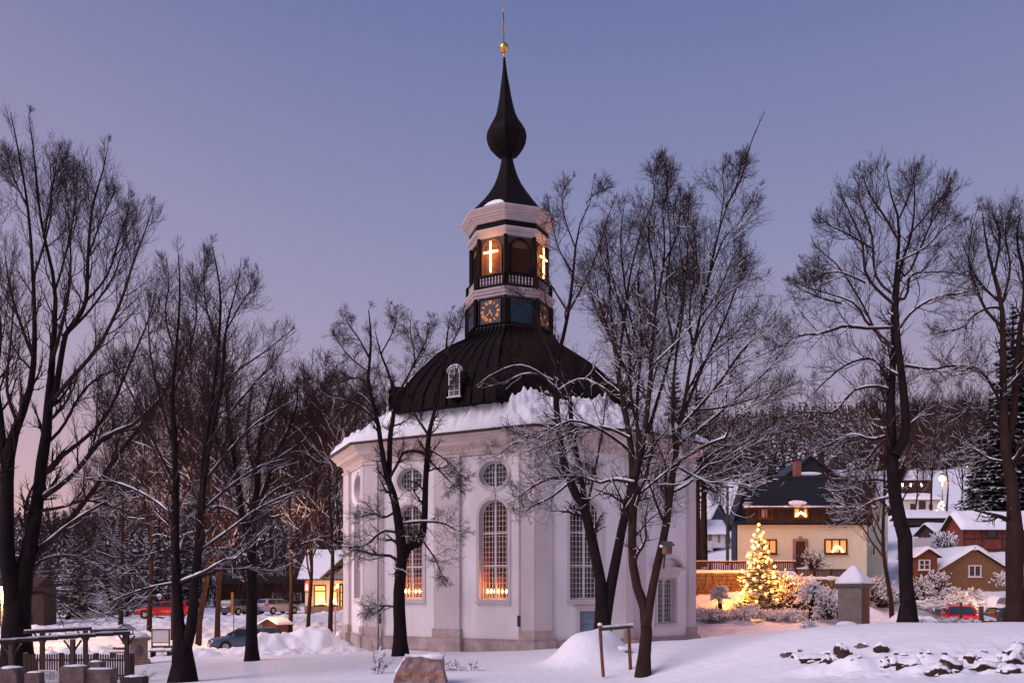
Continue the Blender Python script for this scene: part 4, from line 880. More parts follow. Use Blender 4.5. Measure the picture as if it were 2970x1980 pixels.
# T7
hand_tree('ash_tree', 'tall bare tree standing on the snow bank right of the stone kiosk', 'tree', 28.2,
 [[(2632,1815,24),(2634,1760,21),(2630,1682,20),(2628,1548,22),(2606,1481,20),(2594,1392,19),(2590,1310,17),(2582,1187,14),(2586,1120,12),(2592,1000,9),(2590,900,8),(2600,785,7),(2608,651,5),(2588,584,3.5),(2572,504,1.5)],
  [(2596,1320,14),(2622,1275,14),(2630,1230,13),(2622,1130,12),(2604,986,10),(2598,885,9),(2610,780,6),(2640,690,4.5),(2652,600,3),(2650,500,1.2)]],
 [[(2586,950,6),(2501,952,6.5),(2450,945,6),(2380,968,5),(2320,972,4),(2270,1000,2.5),(2210,1030,1)],[(2590,880,6),(2545,840,6),(2510,790,5.5),(2500,700,4),(2470,630,3),(2440,560,1.5)],[(2585,850,5),(2540,800,5),(2528,680,4),(2500,600,3),(2480,540,1)],[(2600,870,6),(2630,860,5.5),(2640,800,5),(2690,790,3),(2760,790,2),(2800,800,1)],
  [(2605,780,5),(2630,800,5),(2660,740,4),(2700,650,3),(2730,600,2),(2760,540,1)],[(2580,1130,6),(2550,1120,6),(2480,1130,5),(2435,1180,4.5),(2430,1195,4),(2360,1195,3),(2290,1195,2),(2240,1220,1)],[(2578,1100,6),(2530,1040,5),(2450,1060,4),(2390,1110,3),(2340,1160,1)],[(2582,1000,6),(2540,960,6),(2510,930,5),(2480,880,4),(2400,850,3),(2330,830,2),(2285,800,1)],
  [(2440,880,4),(2370,860,3),(2310,830,2)],[(2590,1010,5),(2550,980,5),(2500,880,4),(2430,770,3),(2370,720,2),(2350,680,1)],[(2625,1060,6),(2700,1070,5),(2760,1060,4),(2830,1065,2.5),(2880,1080,1)],[(2628,1240,6),(2670,1200,5),(2640,1190,3)],[(2610,950,5),(2650,900,5),(2720,860,4),(2790,850,2.5),(2850,830,1)],
  [(2580,1260,7),(2530,1275,6),(2470,1260,4.5),(2400,1290,3),(2340,1310,1.5)],[(2575,1270,6),(2540,1300,5),(2500,1350,4),(2440,1370,2)],[(2590,1400,5),(2540,1390,4),(2480,1400,3),(2400,1430,1.5)],[(2595,1440,5),(2540,1450,4),(2480,1480,3),(2420,1500,1.5)],[(2605,640,4),(2640,560,3),(2655,500,1.5)],[(2608,700,5),(2560,620,4),(2520,560,3),(2500,500,1.2)],
  [(2630,690,4),(2690,620,3),(2740,560,2),(2760,520,1)],[(2600,760,4),(2680,720,3.5),(2740,660,2.5),(2790,640,1)],[(2530,720,4),(2460,680,3),(2400,650,2),(2370,620,1)],[(2510,820,4),(2440,790,3),(2380,790,2),(2330,760,1)]],
 seed=51, lens=(1.6, .78, .35), per=(14, 8, 5), up=.13, zsnow=9.5, sprob=.8, depth=.4, wob=.15, ang=(45, 42, 40), twig=.0045)
# T8
hand_tree('maple_tree', 'bare tree with a gnarled trunk at the right edge before the brown garage', 'tree', 28.6,
 [[(2944,1818,26),(2946,1740,24),(2942,1640,25),(2944,1592,27),(2938,1480,20),(2934,1414,18),(2920,1330,17),(2912,1250,14),(2910,1153,12),(2909,986,10),(2905,885,8),(2880,785,6),(2860,700,3.5),(2850,620,2)],
  [(2918,1310,12),(2940,1200,11),(2945,1080,9),(2960,950,8),(2972,820,6),(2950,700,4),(2960,620,2)]],
 [[(2909,950,6),(2860,900,5.5),(2830,830,4.5),(2810,760,3),(2820,660,2),(2840,590,1)],[(2908,900,6),(2880,890,5),(2830,910,4.5),(2790,950,3.5),(2740,960,2.5),(2700,970,1)],[(2905,880,5),(2850,830,4.5),(2820,780,3),(2790,700,1.5)],[(2885,790,5),(2900,690,4),(2880,620,2)],[(2909,1180,6),(2850,1080,5),(2790,1065,4.5),(2745,1060,3),(2700,1080,1.5)],
  [(2915,1250,6),(2860,1220,5),(2810,1190,4),(2760,1200,2)],[(2925,1340,5),(2870,1330,4),(2820,1300,3),(2780,1310,1.5)],[(2940,1080,6),(2980,1000,5),(3030,930,3)],[(2945,1100,6),(2990,1020,5),(3050,990,3)],[(2960,950,5),(3000,850,4),(3020,750,2)],[(2972,820,4),(2990,720,3),(2985,640,1)],[(2905,885,5),(2930,780,4),(2915,680,3),(2930,600,1.2)]],
 seed=61, lens=(1.6, .8, .36), per=(14, 8, 5), up=.10, zsnow=9.5, sprob=.75, depth=.4, wob=.18, mtr=M_BARKR, twig=.0045)
# ------------------------------------------------------------------ background bare trees: prototypes copied
def proto_tree(name, seed, h=9, r=.14, forks=3, lens=(1.7, .8, .4), per=(9, 7, 4), up=.14, twig=.008, lean=.05, t_start=.35, zs=3.5, spread=1.0, mt=None, sprob=.5):
    rng = np.random.default_rng(seed); K = 14
    s = np.linspace(0, 1, K); p = np.stack([lean * h * s ** 1.5 + .25 * vnoise(s * 3, s * 0 + seed), .25 * vnoise(s * 3, s * 0 + seed + 9), s * h], 1)
    p -= p[0]; p[0, 2] = -.3
    rad = r * (1 - .85 * s); rad[0] *= 1.15
    tr = Acc(); sn = Acc(); V, q = tubes_np(p[None], rad[None], 8); tr.add(V, q)
    L1, R1 = grow(rng, p[None], rad[None], forks, h * .45 * spread, 40, 9, .10, up * .7, t0=t_start, rfac=.6, rmin=.015)
    br = Acc(); V, q = tubes_np(L1, R1, 5); br.add(V, q); s_ = snow_on(L1, R1, rng, zs + 3, sprob + .2, .9, .02)
    if s_: V, q = tubes_np(s_[0], s_[1], 4); sn.add(V, q)
    P2, R2 = grow(rng, np.concatenate([L1[:, ::2][:, :5], p[None, [6, 8, 10, 12, 13]]]), np.concatenate([R1[:, ::2][:, :5], rad[None, [6, 8, 10, 12, 13]]]), per[0], lens[0], 42, 5, .15, up, rfac=.5, rmin=twig * 1.3)
    V, q = tubes_np(P2, R2, 3); br.add(V, q); s_ = snow_on(P2, R2, rng, zs + 2, sprob, 1, .016)
    if s_: V, q = tubes_np(s_[0], s_[1], 3); sn.add(V, q)
    P3, R3 = grow(rng, P2, R2, per[1], lens[1], 42, 4, .18, up, rfac=.7, rmin=twig)
    V, q = tubes_np(P3, R3, 3); br.add(V, q); s_ = snow_on(P3, R3, rng, zs, sprob * .8, 1, .013)
    if s_: V, q = tubes_np(s_[0], s_[1], 3); sn.add(V, q)
    P4, R4 = grow(rng, P3, R3, per[2], lens[2], 45, 3, .2, up, rfac=.8, rmin=twig * .8)
    V, q = tubes_np(P4, R4, 3); br.add(V, q)
    root = thing(name, 'bare tree', 'tree')
    add('trunk', tr.mesh('trunk', mt or M_BARKR), root, True); add('branches', br.mesh('branches', M_TWIGR), root, True)
    if sn.n: add('snow', sn.mesh('snow', SNOW), root, True, kind='stuff')
    return root
M_TWIGR = mat('reddish_twigs', (.060, .030, .028), rough=.95, var=.4, scale=2, spec=.1)
pA = proto_tree('young_tree', 101, h=8.5, r=.095, forks=12, up=.16, zs=4.5); pB = proto_tree('young_tree', 102, h=8.5, r=.095, forks=11, up=.10, zs=5, lean=.03); pC = proto_tree('young_tree', 103, h=8.5, r=.09, forks=14, up=.2, lean=-.03, t_start=.25, zs=4)
USED = {}
def put(proto, px, Y, top_py=None, label=None, group=None, rz=None, sc=None, base_off=0, h=8.5):
    x = PX(px, Y); z = G(x, Y) + base_off
    if sc is None: sc = max(.25, (PZ(top_py, Y) - z) / h)
    rz = random.uniform(0, 6.28) if rz is None else rz
    if id(proto) in USED: o = copy_tree(proto, (x, Y, z), rz, sc)
    else: o = proto; o.location = (x, Y, z); o.rotation_euler = (0, 0, rz); o.scale = (sc,) * 3; USED[id(proto)] = 1
    if label: o['label'] = label
    if group: o['group'] = group
    elif 'group' in o.keys(): del o['group']
    return o
for pr_, px, Y, tp, lb in ((pB,433,66,1180,'thin bare tree behind the wooden lantern box, left of the pedestal'),(pA,503,62,1150,'thin bare tree beside the snow-covered red car'),(pC,574,60,1050,'thin bare tree just right of the twin-stemmed foreground tree'),(pB,630,64,1120,'thin straight bare tree left of the dark estate car'),(pA,842,62,1240,'bare street tree right of the brown wooden hut'),(pC,893,63,1230,'bare street tree leaning left before the lit restaurant'),(pB,957,61,1180,'crooked bare street tree nearest to the church corner'),(pA,350,68,1200,'thin bare tree behind the pergola'),(pC,2588,49,1150,'thin brown tree directly behind the tree on the snow bank')):
    put(pr_, px, Y, tp, lb)
ORD = ['leftmost', 'second', 'third', 'fourth', 'fifth', 'sixth', 'seventh', 'eighth', 'ninth', 'tenth', 'eleventh', 'twelfth', 'thirteenth', 'fourteenth', 'fifteenth', 'sixteenth', 'seventeenth', 'eighteenth', 'nineteenth', 'twentieth', 'twenty-first', 'twenty-second', 'twenty-third', 'twenty-fourth', 'twenty-fifth', 'twenty-sixth', 'twenty-seventh', 'twenty-eighth', 'twenty-ninth', 'thirtieth', 'thirty-first', 'thirty-second']
def rank_label(i, xs, what): r = sorted(range(len(xs)), key=lambda k: xs[k]).index(i); return what % (ORD[0] if r == 0 else ORD[r] + ' from the left')
BL = [(230,125,1500),(300,130,1460),(380,128,1400),(455,125,1300),(540,130,1270),(610,137,1290),(680,130,1280),(745,135,1300),(800,132,1270),(860,128,1280),(905,130,1250),(960,122,1210),(1010,118,1200),(1060,120,1190),(1105,116,1200),(170,130,1540),(100,135,1560),(20,125,1540),(990,108,1240),(930,112,1290),(260,118,1530)]
for k, (px, Y, tp) in enumerate(BL): put([pA, pB, pC][k % 3], px, Y, tp, rank_label(k, [b[0] for b in BL], '%s of the bare trees in the belt behind the parked cars'), 'bare trees in the belt behind the cars')
SL = [(2050,120,1240),(2090,135,1330),(2650,112,1240),(2700,108,1200),(2745,118,1220),(2790,110,1190),(2840,104,1230),(2600,120,1290),(2080,110,1380)]
for k, (px, Y, tp) in enumerate(SL): put([pA, pB, pC][k % 3], px, Y, tp, rank_label(k, [b[0] for b in SL], '%s of the bare trees on the slope above the village'), 'bare trees on the right-hand slope')
# ------------------------------------------------------------------ conifers
def spruce(name, seed, h=10, rb=2.2, rows=22, per=11, m=M_SPRUCE, parts=True, droop=.25, seg=7, z0=.08, gap=0, trunk=.16, needles=True):
    rng = np.random.default_rng(seed); S = []; Rr = []
    Vs = []; Qs = []; n0 = 0
    for i in range(rows):
        t = (i + rng.random() * .5) / rows; z = h * (z0 + (1 - z0) * t ** .92); r = rb * (1 - t) ** .85 + .06; n = max(4, int(per * (1 - t * .5)))
        for j in range(n):
            a = rng.uniform(0, 2 * np.pi); L_ = r * rng.uniform(.6, 1.12); s = np.linspace(0, 1, seg)
            up0 = .25 * t; zz = z + L_ * (up0 * s - droop * s ** 1.4 * (1 - .6 * t) + .12 * s ** 4); pts = np.stack([np.cos(a) * L_ * s, np.sin(a) * L_ * s, zz], 1)
            wd = L_ * .30 * np.sin(np.pi * np.clip(s * .8 + .2, 0, 1)) + .03
            side = np.array([-np.sin(a), np.cos(a), 0])
            # ragged drooping spray: rows of separate leaflets along the bough
            nl = seg * 3
            for q_ in range(nl):
                f = (q_ + rng.random()) / nl; fi = f * (seg - 1); k0 = min(int(fi), seg - 2); p = pts[k0] * (1 - fi + k0) + pts[k0 + 1] * (fi - k0); w_ = np.interp(f, s, wd)
                sg = rng.choice([-1, 1]); tip = p + side * sg * w_ * rng.uniform(.5, 1.2) + np.array([np.cos(a), np.sin(a), 0]) * w_ * rng.uniform(.2, .9) + np.array([0, 0, -w_ * rng.uniform(0, .45)])
                d = norm((tip - p)[None])[0]; pe = np.cross(d, [0, 0, 1]); pe = pe / (np.linalg.norm(pe) + 1e-6) * w_ * rng.uniform(.20, .40) + np.array([0, 0, .01])
                mid = p * .45 + tip * .55 + np.array([0, 0, w_ * .10])
                Vs.append(np.stack([p, mid - pe, tip, mid + pe])); Qs.append(np.arange(4) + n0); n0 += 4
    me = mesh_np('boughs', np.concatenate(Vs), [np.array(Qs)], m, False)
    root = thing(name, 'spruce', 'tree')
    mb = MB(); mb.tube([(0, 0, -.5), (0, 0, h * .5), (0, 0, h)], [trunk, trunk * .6, .02], 7); mb.build('trunk', M_BARKR, root, True)
    add('boughs', me, root, True); return root
sA = spruce('spruce_tree', 1, 10, 2.0, 34, 15); sB = spruce('spruce_tree', 2, 10, 2.5, 36, 17, m=M_SPRUCED, droop=.35)
for px, Y, tp, lb, pr_ in ((215,78,1510,'broad dark conifer right of the twin-stemmed edge tree',sB),(290,84,1520,'dark conifer behind the steep snow-covered roof',sB),(130,86,1590,'dark conifer half hidden behind the far-left tree',sB),(370,82,1500,'snow-dusted conifer above the small post lantern',sA),(440,88,1470,'snow-dusted conifer behind the red car',sA),(530,92,1480,'dark conifer left of the estate cars',sB),(345,92,1500,'tall conifer behind the post lantern',sA),(2938,88,880,'huge dark spruce rising behind the half-timbered barn',sB),(2995,92,960,'dark spruce at the right edge beside the huge one',sB),(2872,86,1130,'dark spruce at the foot of the huge one, left of the barn roof',sB),(2835,92,1290,'low dark spruce left of the huge one',sB)):
    put(pr_, px, Y, tp, lb, h=10)
# lone dark tree behind the church top right and the two brown trunks beside the wall
sP = spruce('pine_tree', 4, 12, 1.5, 22, 8, m=M_SPRUCED, z0=.45, droop=.4, trunk=.30)
put(sP, 2020, 60, 1080, 'tall brown-trunked conifer beside the right church corner', h=12, rz=1); put(sP, 2042, 63, 1150, 'second brown-trunked conifer, just right of the one beside the church corner', h=12, rz=3)
put(sA, 1955, 100, 1060, 'dark conifer behind the church roof, seen through the near tree', h=10)
# forest on the far hill: the nearest spruces singly, the rest as one mass
def tier_mesh(seed, tiers=9, sides=9):
    rng = np.random.default_rng(seed); V = []; Q = []; n0 = 0
    for i in range(tiers):
        t = i / tiers; z = .12 + .86 * t; r = .155 * (1 - t) + .012; zt = z + .16 * (1 - t * .8)
        a = np.arange(sides * 2) * np.pi / sides + rng.random(); rr_ = r * np.where(np.arange(sides * 2) % 2, rng.uniform(.45, .7, sides * 2), rng.uniform(.85, 1.25, sides * 2)); zz = z - np.where(np.arange(sides * 2) % 2, 0, .035) + rng.uniform(-.015, .015, sides * 2)
        ring = np.stack([np.cos(a) * rr_, np.sin(a) * rr_, zz], 1); V.append(ring); V.append([[0, 0, zt]]); m_ = sides * 2
        for k in range(m_): Q.append([n0 + k, n0 + (k + 1) % m_, n0 + m_])
        n0 += m_ + 1
    return np.concatenate(V), np.array(Q)
TM = [tier_mesh(s) for s in range(4)]
M_FOR = mat('frosted_forest_spruce', (.030, .026, .028), var=.5, scale=.5, snow=(.56, 1.8, 1.6), spec=.05, col2=(.105, .062, .050))
def fm(i): 
    V, q = TM[i]; return mesh_np('crown', V, [q], M_FOR)
rngf = np.random.default_rng(77); cand = []
for i in range(2600):
    Y = rngf.uniform(214, 330); px = rngf.uniform(2000, 3060); x = PX(px, Y); cand.append((x, Y))
for i in range(900):
    Y = rngf.uniform(150, 320); px = rngf.uniform(-150, 1250); cand.append((PX(px, Y), Y))
cand = np.array(cand); cz = zg(cand[:, 0], cand[:, 1], False); hh = rngf.uniform(8.5, 13, len(cand)); ok = ~((cand[:, 0] > 0) & (cand[:, 1] < 222 + 6 * np.sin(cand[:, 0] * .1)))
sel = np.argsort(cand[:, 1]); sel = [i for i in sel if ok[i]]
near = [i for i in sel if cand[i, 0] > 0][:110]; nearset = set(near)
Vb, Qb, n0 = [], [], 0
for i in sel:
    if i in nearset: continue
    V, q = TM[i % 4]; c, s_ = math.cos(i), math.sin(i); h_ = hh[i]; Vr = np.stack([V[:, 0] * c - V[:, 1] * s_, V[:, 0] * s_ + V[:, 1] * c, V[:, 2]], 1) * h_ + np.array([cand[i, 0], cand[i, 1], cz[i] - .6])
    Vb.append(Vr); Qb.append(q + n0); n0 += len(V)
fo = add('spruce_forest', mesh_np('spruce_forest', np.concatenate(Vb), [np.concatenate(Qb)], M_FOR)); tag(fo, 'dense frosted spruce forest covering the far hillside', 'forest', kind='stuff')
FM = [fm(i) for i in range(4)]
for i in near:
    o = add('spruce_tree', FM[i % 4]); o.location = (cand[i, 0], cand[i, 1], cz[i] - .6); o.scale = (hh[i],) * 3; o.rotation_euler = (0, 0, i); tag(o, 'frosted spruce at the lower edge of the hillside forest', 'tree', 'spruces along the lower forest edge')
# ------------------------------------------------------------------ generic building pieces
def rect_window(parent, M, x0, x1, z0, z1, pane, fr=M_WOODR, ft=.07, cols=2, name='window', sill=True, rows=1):
    """M: wall frame (x along, -y outward)"""
    cx, w, h = (x0 + x1) / 2, x1 - x0, z1 - z0
    mb = MB(); mb.M = M
    for a, b in ((x0 + ft / 2, 1), (x1 - ft / 2, 1)): mb.box((a, -.03, (z0 + z1) / 2), (ft, .10, h))
    mb.box((cx, -.032, z0 + ft / 2), (w - 2 * ft, .10, ft)); mb.box((cx, -.032, z1 - ft / 2), (w - 2 * ft, .10, ft))
    for i in range(1, cols): mb.box((x0 + w * i / cols, -.025, (z0 + z1) / 2), (ft * .9, .08, h - 2 * ft))
    for i in range(1, rows): mb.box((cx, -.02, z0 + h * i / rows), (w - 2 * ft, .06, ft * .6))
    if sill: mb.box((cx, -.07, z0 - .03), (w + .12, .16, .05))
    wo = mb.build(name, fr, parent)
    mb = MB(); mb.M = M; mb.face([(x0, -.008, z0), (x1, -.008, z0), (x1, -.008, z1), (x0, -.008, z1)]); mb.build('pane', pane, wo); return wo
def frameM(o, rz): return Matrix.Translation(Vector(o)) @ Matrix.Rotation(rz, 4, 'Z')
def gable_house(name, label, cat, c, w, d, h, rise, rz=0, mw=None, mr=None, ridge='x', over=.35, snow=.25, wmat=None, base=.6, eaves=None):
    """centre-front origin c (x,y,z ground), w along x, d deep (+y); ridge 'x' parallel to the front or 'y'"""
    t = thing(name, label, cat, c, rz); M = Matrix.Translation(Vector(c)) @ Matrix.Rotation(rz, 4, 'Z')
    mb = MB(); mb.M = M
    if ridge == 'x':
        mb.prism([(0, -base), (d, -base), (d, h), (d / 2, h + rise), (0, h)], -w / 2, w / 2, 'x')
        sec = [(-over, h - over * rise / (d / 2)), (d / 2, h + rise), (d + over, h - over * rise / (d / 2))]; ax = 'x'; a0, a1 = -w / 2 - over, w / 2 + over
    else:
        mb.prism([(-w / 2, -base), (w / 2, -base), (w / 2, h), (0, h + rise), (-w / 2, h)], 0, d, 'y')
        sec = [(-w / 2 - over, h - over * rise / (w / 2)), (0, h + rise), (w / 2 + over, h - over * rise / (w / 2))]; ax = 'y'; a0, a1 = -over, d + over
    mb.build('wall', mw, t)
    rf = MB(); rf.M = M; th_ = .12
    for (p, q) in ((sec[0], sec[1]), (sec[1], sec[2])): rf.prism([(p[0], p[1] + .01), (q[0], q[1] + .01), (q[0], q[1] + th_), (p[0], p[1] + th_)], a0, a1, ax)
    ro = rf.build('roof', mr, t)
    if snow:
        n = 26; V = []; q = []
        L0 = np.linspace(a0 - .04, a1 + .04, n); nt_ = 14
        sx = np.linspace(0, 1, nt_); pts = [(sec[0][0] - .05 + (sec[2][0] - sec[0][0] + .1) * s) for s in sx]
        for a in L0:
            for s, x in zip(sx, pts):
                z = sec[1][1] - abs(x - sec[1][0]) * rise / (abs(sec[1][0] - sec[0][0]) - over) + th_
                e = min(1, (min(s, 1 - s)) / .05, (a - a0 + .04) / .25 + .25, (a1 + .04 - a) / .25 + .25)
                zz = z + snow * max(.15, e) * (1 + .15 * math.sin(a * 1.3 + x * 2) + .15 * math.sin(x * 3.1 - a)) - .10 * snow * math.exp(-((x - sec[1][0]) / .5) ** 2) * 2
                V.append((a, x, zz) if ax == 'x' else (x, a, zz))
        top = len(V)
        for i, a in enumerate(L0):
            for s, x in zip(sx, pts):
                z = sec[1][1] - abs(x - sec[1][0]) * rise / (abs(sec[1][0] - sec[0][0]) - over) + th_ * .6; V.append((a, x, z) if ax == 'x' else (x, a, z))
        idx = np.arange(top).reshape(n, nt_); q = list(np.stack([idx[:-1, :-1], idx[1:, :-1], idx[1:, 1:], idx[:-1, 1:]], -1).reshape(-1, 4))
        for i in range(n - 1): q += [[idx[i, 0], idx[i, 0] + top, idx[i + 1, 0] + top, idx[i + 1, 0]], [idx[i, -1], idx[i + 1, -1], idx[i + 1, -1] + top, idx[i, -1] + top]]
        for j in range(nt_ - 1): q += [[idx[0, j], idx[0, j + 1], idx[0, j + 1] + top, idx[0, j] + top], [idx[-1, j], idx[-1, j] + top, idx[-1, j + 1] + top, idx[-1, j + 1]]]
        V = [tuple(M @ Vector(v)) for v in V]; add('snow', mesh_np('snow', V, [np.array(q)], SNOW, True), t)
    return t, M
# ------------------------------------------------------------------ the cream house right
Y = 58.0; M_CREAM = mat('cream_render', (.66, .62, .47), var=.06, scale=1.5, bump=.004); M_DKW = mat('dark_brown_boards', (.050, .028, .022), var=.4, scale=5, stretch=(6, 6, 1))
hz = PZ(1652, Y); hx0, hx1 = PX(2139, Y), PX(2514, Y); hz1 = PZ(1518, Y); zu = PZ(1466, Y)
ho = thing('house', 'cream house with a black slate roof and dark boarded upper floor behind the fence', 'house', ((hx0 + hx1) / 2, Y, hz)); HM = frameM((0, Y, 0), 0)
kx = PX(2139, Y + 7.4) - PX(2139, Y) + .9
mb = MB(); mb.prism([(hx0, Y), (hx1, Y), (hx1 + kx, Y + 7.4), (hx0 + kx, Y + 7.4)], hz - 1.5, hz1); mb.build('wall', M_CREAM, ho)
ux0, ux1 = PX(2162, Y), PX(2530, Y)
nb = 24
for i in range(nb):
    a = ux0 + (ux1 - ux0) * i / nb; mb = MB(); mb.box((a + (ux1 - ux0) / nb / 2, Y - .06 + .01 * (i % 2), (hz1 + zu) / 2 + .05), ((ux1 - ux0) / nb - .015, .08, zu - hz1 + .02)); mb.build('board', M_DKW, ho)
mb = MB(); mb.prism([(ux0 + .01, Y), (ux1 - .01, Y), (ux1 + kx, Y + 7.4), (ux0 + kx, Y + 7.4)], hz1 + .001, zu + .1); mb.build('upper_wall', M_DKW, ho)
mb = MB(); mb.prism([(Y - .30, hz1 - .1), (Y + .1, hz1 - .02), (Y + .1, hz1 + .18)], hx0 - .15, hx1 + .3, 'x'); mb.build('slate_apron', M_SLATE, ho)
# roof: mansard-like front slope with a half hip left
zr1 = PZ(1386, Y + 3.0); ex0, ex1 = PX(2154, Y - .5), PX(2545, Y - .5); rx0 = PX(2181, Y + 3.0)
ze = PZ(1470, Y - .5)
mb = MB()
F_ = [(ex0, Y - .5, ze), (ex1, Y - .5, ze), (ex1, Y + 3.0, zr1), (rx0, Y + 3.0, zr1)]
mb.face(F_); mb.face([(p[0], p[1] + .05, p[2] - .12) for p in F_][::-1]); mb.face([F_[0], (ex0, Y - .45, ze - .12), (ex1, Y - .45, ze - .12), F_[1]])
mb.face([(ex0, Y - .5, ze), (rx0, Y + 3.0, zr1), (rx0 + .3, Y + 4.4, zr1), (ex0 + kx, Y + 7.9, ze)]); mb.face([(rx0, Y + 3.0, zr1), (ex1, Y + 3.0, zr1), (ex1, Y + 4.4, zr1), (rx0 + .3, Y + 4.4, zr1)]); mb.face([(ex0 + kx, Y + 7.9, ze), (rx0 + .3, Y + 4.4, zr1), (ex1, Y + 4.4, zr1), (ex1, Y + 7.9, ze)]); mb.face([(ex1, Y - .5, ze), (ex1, Y + 7.9, ze), (ex1, Y + 4.4, zr1), (ex1, Y + 3.0, zr1)])
hroof = mb.build('roof', M_SLATE, ho)
st = MB(); nrow = 16     # rows of slates as overlapping courses
for i in range(nrow):
    t0, t1 = i / nrow, (i + 1) / nrow + .01
    a = [Vector(F_[0]).lerp(Vector(F_[3]), t0), Vector(F_[1]).lerp(Vector(F_[2]), t0), Vector(F_[1]).lerp(Vector(F_[2]), t1), Vector(F_[0]).lerp(Vector(F_[3]), t1)]; up = Vector((0, -.035, .05))
    c_ = MB(); c_.face([a[0] + up, a[1] + up, a[2] + up * .3, a[3] + up * .3]); c_.face([a[0], a[1], a[1] + up, a[0] + up]); c_.build('slate_course', M_SLATE, hroof)
mb = MB(); mb.tube([(rx0 - .1, Y + 2.95, zr1 + .04), (ex1, Y + 2.95, zr1 + .04)], .10, 6); mb.build('ridge', M_SLATE, ho)
mb = MB(); mb.tube([(ex0, Y - .62, ze - .03), (ex1, Y - .62, ze - .03)], .07, 6); mb.build('gutter', mat('gutter_metal', (.05, .035, .03)), ho)
rngs = np.random.default_rng(4)
Ps = np.array([[[ex0 + (ex1 - ex0) * t, Y - .66, ze + .03] for t in np.linspace(0, .98, 60)]]); Rs = .035 + .05 * np.abs(fbm(Ps[:, :, 0] * 2.0, Ps[:, :, 0] * 0, None, 3, 2))
V, q = tubes_np(Ps, Rs, 6); add('snow', mesh_np('snow', V, [q], SNOW, True), ho)
lump('snow_lump', (PX(2316, Y - .7), Y - .7, PZ(1458, Y - .7)), (1.1, .4, .36), SNOW, 3, 3, .3, parent=ho)
for i, (px, py, s) in enumerate([(2182, 1420, .35), (2176, 1440, .3), (2170, 1458, .45), (2185, 1403, .3), (2200, 1395, .3), (2215, 1391, .25), (2232, 1396, .3), (2250, 1390, .3), (2190, 1412, .2), (2168, 1464, .4), (2430, 1388, .7), (2470, 1386, .8), (2500, 1384, .7)]):
    f = (py - 1386) / 84.; yy = Y + 3.0 - 3.5 * f - .05; lump('snow_lump', (PX(px, yy), yy, PZ(py, yy) + .02), (s * 1.5, .25, .10), SNOW, i, 2, .3, parent=ho)
# white snowy left hip
for px0, px1, pz0, pz1, lit in ((2198, 2239, 1503, 1474, 0), (2299.5, 2342, 1503, 1470, 1), (2401, 2446, 1501, 1471, 0)):
    rect_window(ho, HM @ Matrix.Translation((0, -.09, 0)), PX(px0, Y), PX(px1, Y), PZ(pz0, Y), PZ(pz1, Y), M_CURT if lit else M_CURTD, M_WOODR)
for px0, px1, pz0, pz1 in ((2209, 2253, 1606, 1563), (2390, 2457, 1606, 1562)):
    rect_window(ho, HM, PX(px0, Y), PX(px1, Y), PZ(pz0, Y), PZ(pz1, Y), M_CURT, mat('dark_red_frame', (.09, .03, .02)), ft=.10, cols=3 if px0 > 2300 else 2)
def candle_arch(c, w, label, tri=False, s=1.0):
    t = thing('candle_arch', label, 'candle arch', c, 0, 'candle arches in house windows'); mb = MB(); mb.box((0, 0, .02), (w, .06, .05)); mb.build('base', M_WOODR, t, True)
    for i in range(7):
        f = i / 6; x = -w * .45 + w * .9 * f; z = (.32 * (1 - abs(2 * f - 1)) if tri else .34 * math.sin(math.pi * f)) * s + .06
        if tri: z = (.10 + .22 * (1 - abs(2 * f - 1))) * s
        mb = MB(); mb.lathe([(.01, z - .04), (.055 * s, z), (.06 * s, z + .05), (.005, z + .12)], (x, 0, 0), 6); mb.build('bulb', M_CANDLE, t, True, True)
    return t
candle_arch((PX(2320, Y), Y - .22, PZ(1501, Y)), .70, 'pointed candle arch glowing in the upper middle window of the cream house', True)
candle_arch((PX(2427, Y), Y - .14, PZ(1603, Y)), .75, 'round candle arch glowing in the right ground floor window of the cream house')
M_DOOR = mat('dark_red_door', (.07, .03, .025), var=.3)
mb = MB(); x0, x1 = PX(2299, Y), PX(2342, Y); zt = PZ(1562, Y)
for x in (x0 + .09, x1 - .09): mb.box((x, Y - .05, (hz + zt) / 2), (.18, .14, zt - hz))
mb.box(((x0 + x1) / 2, Y - .05, zt - .09), (x1 - x0 - .36, .14, .18)); mb.box(((x0 + x1) / 2, Y - .07, zt + .08), (.2, .1, .16)); mb.build('door_frame', mat('porphyry_frame', (.30, .17, .15)), ho)
mb = MB(); mb.box(((x0 + x1) / 2, Y - .01, (hz + zt - .18) / 2), (x1 - x0 - .36, .05, zt - .18 - hz))
for i in range(2):
    for j in range(3): mb.box(((x0 + x1) / 2 + (i - .5) * .28, Y - .045, hz + .35 + j * .62), (.2, .04, .45))
dr = mb.build('door', M_DOOR, ho)
mb = MB(); mb.box((x0 + .25, Y - .08, hz + .95), (.04, .06, .12)); mb.build('handle', M_RIM, dr)
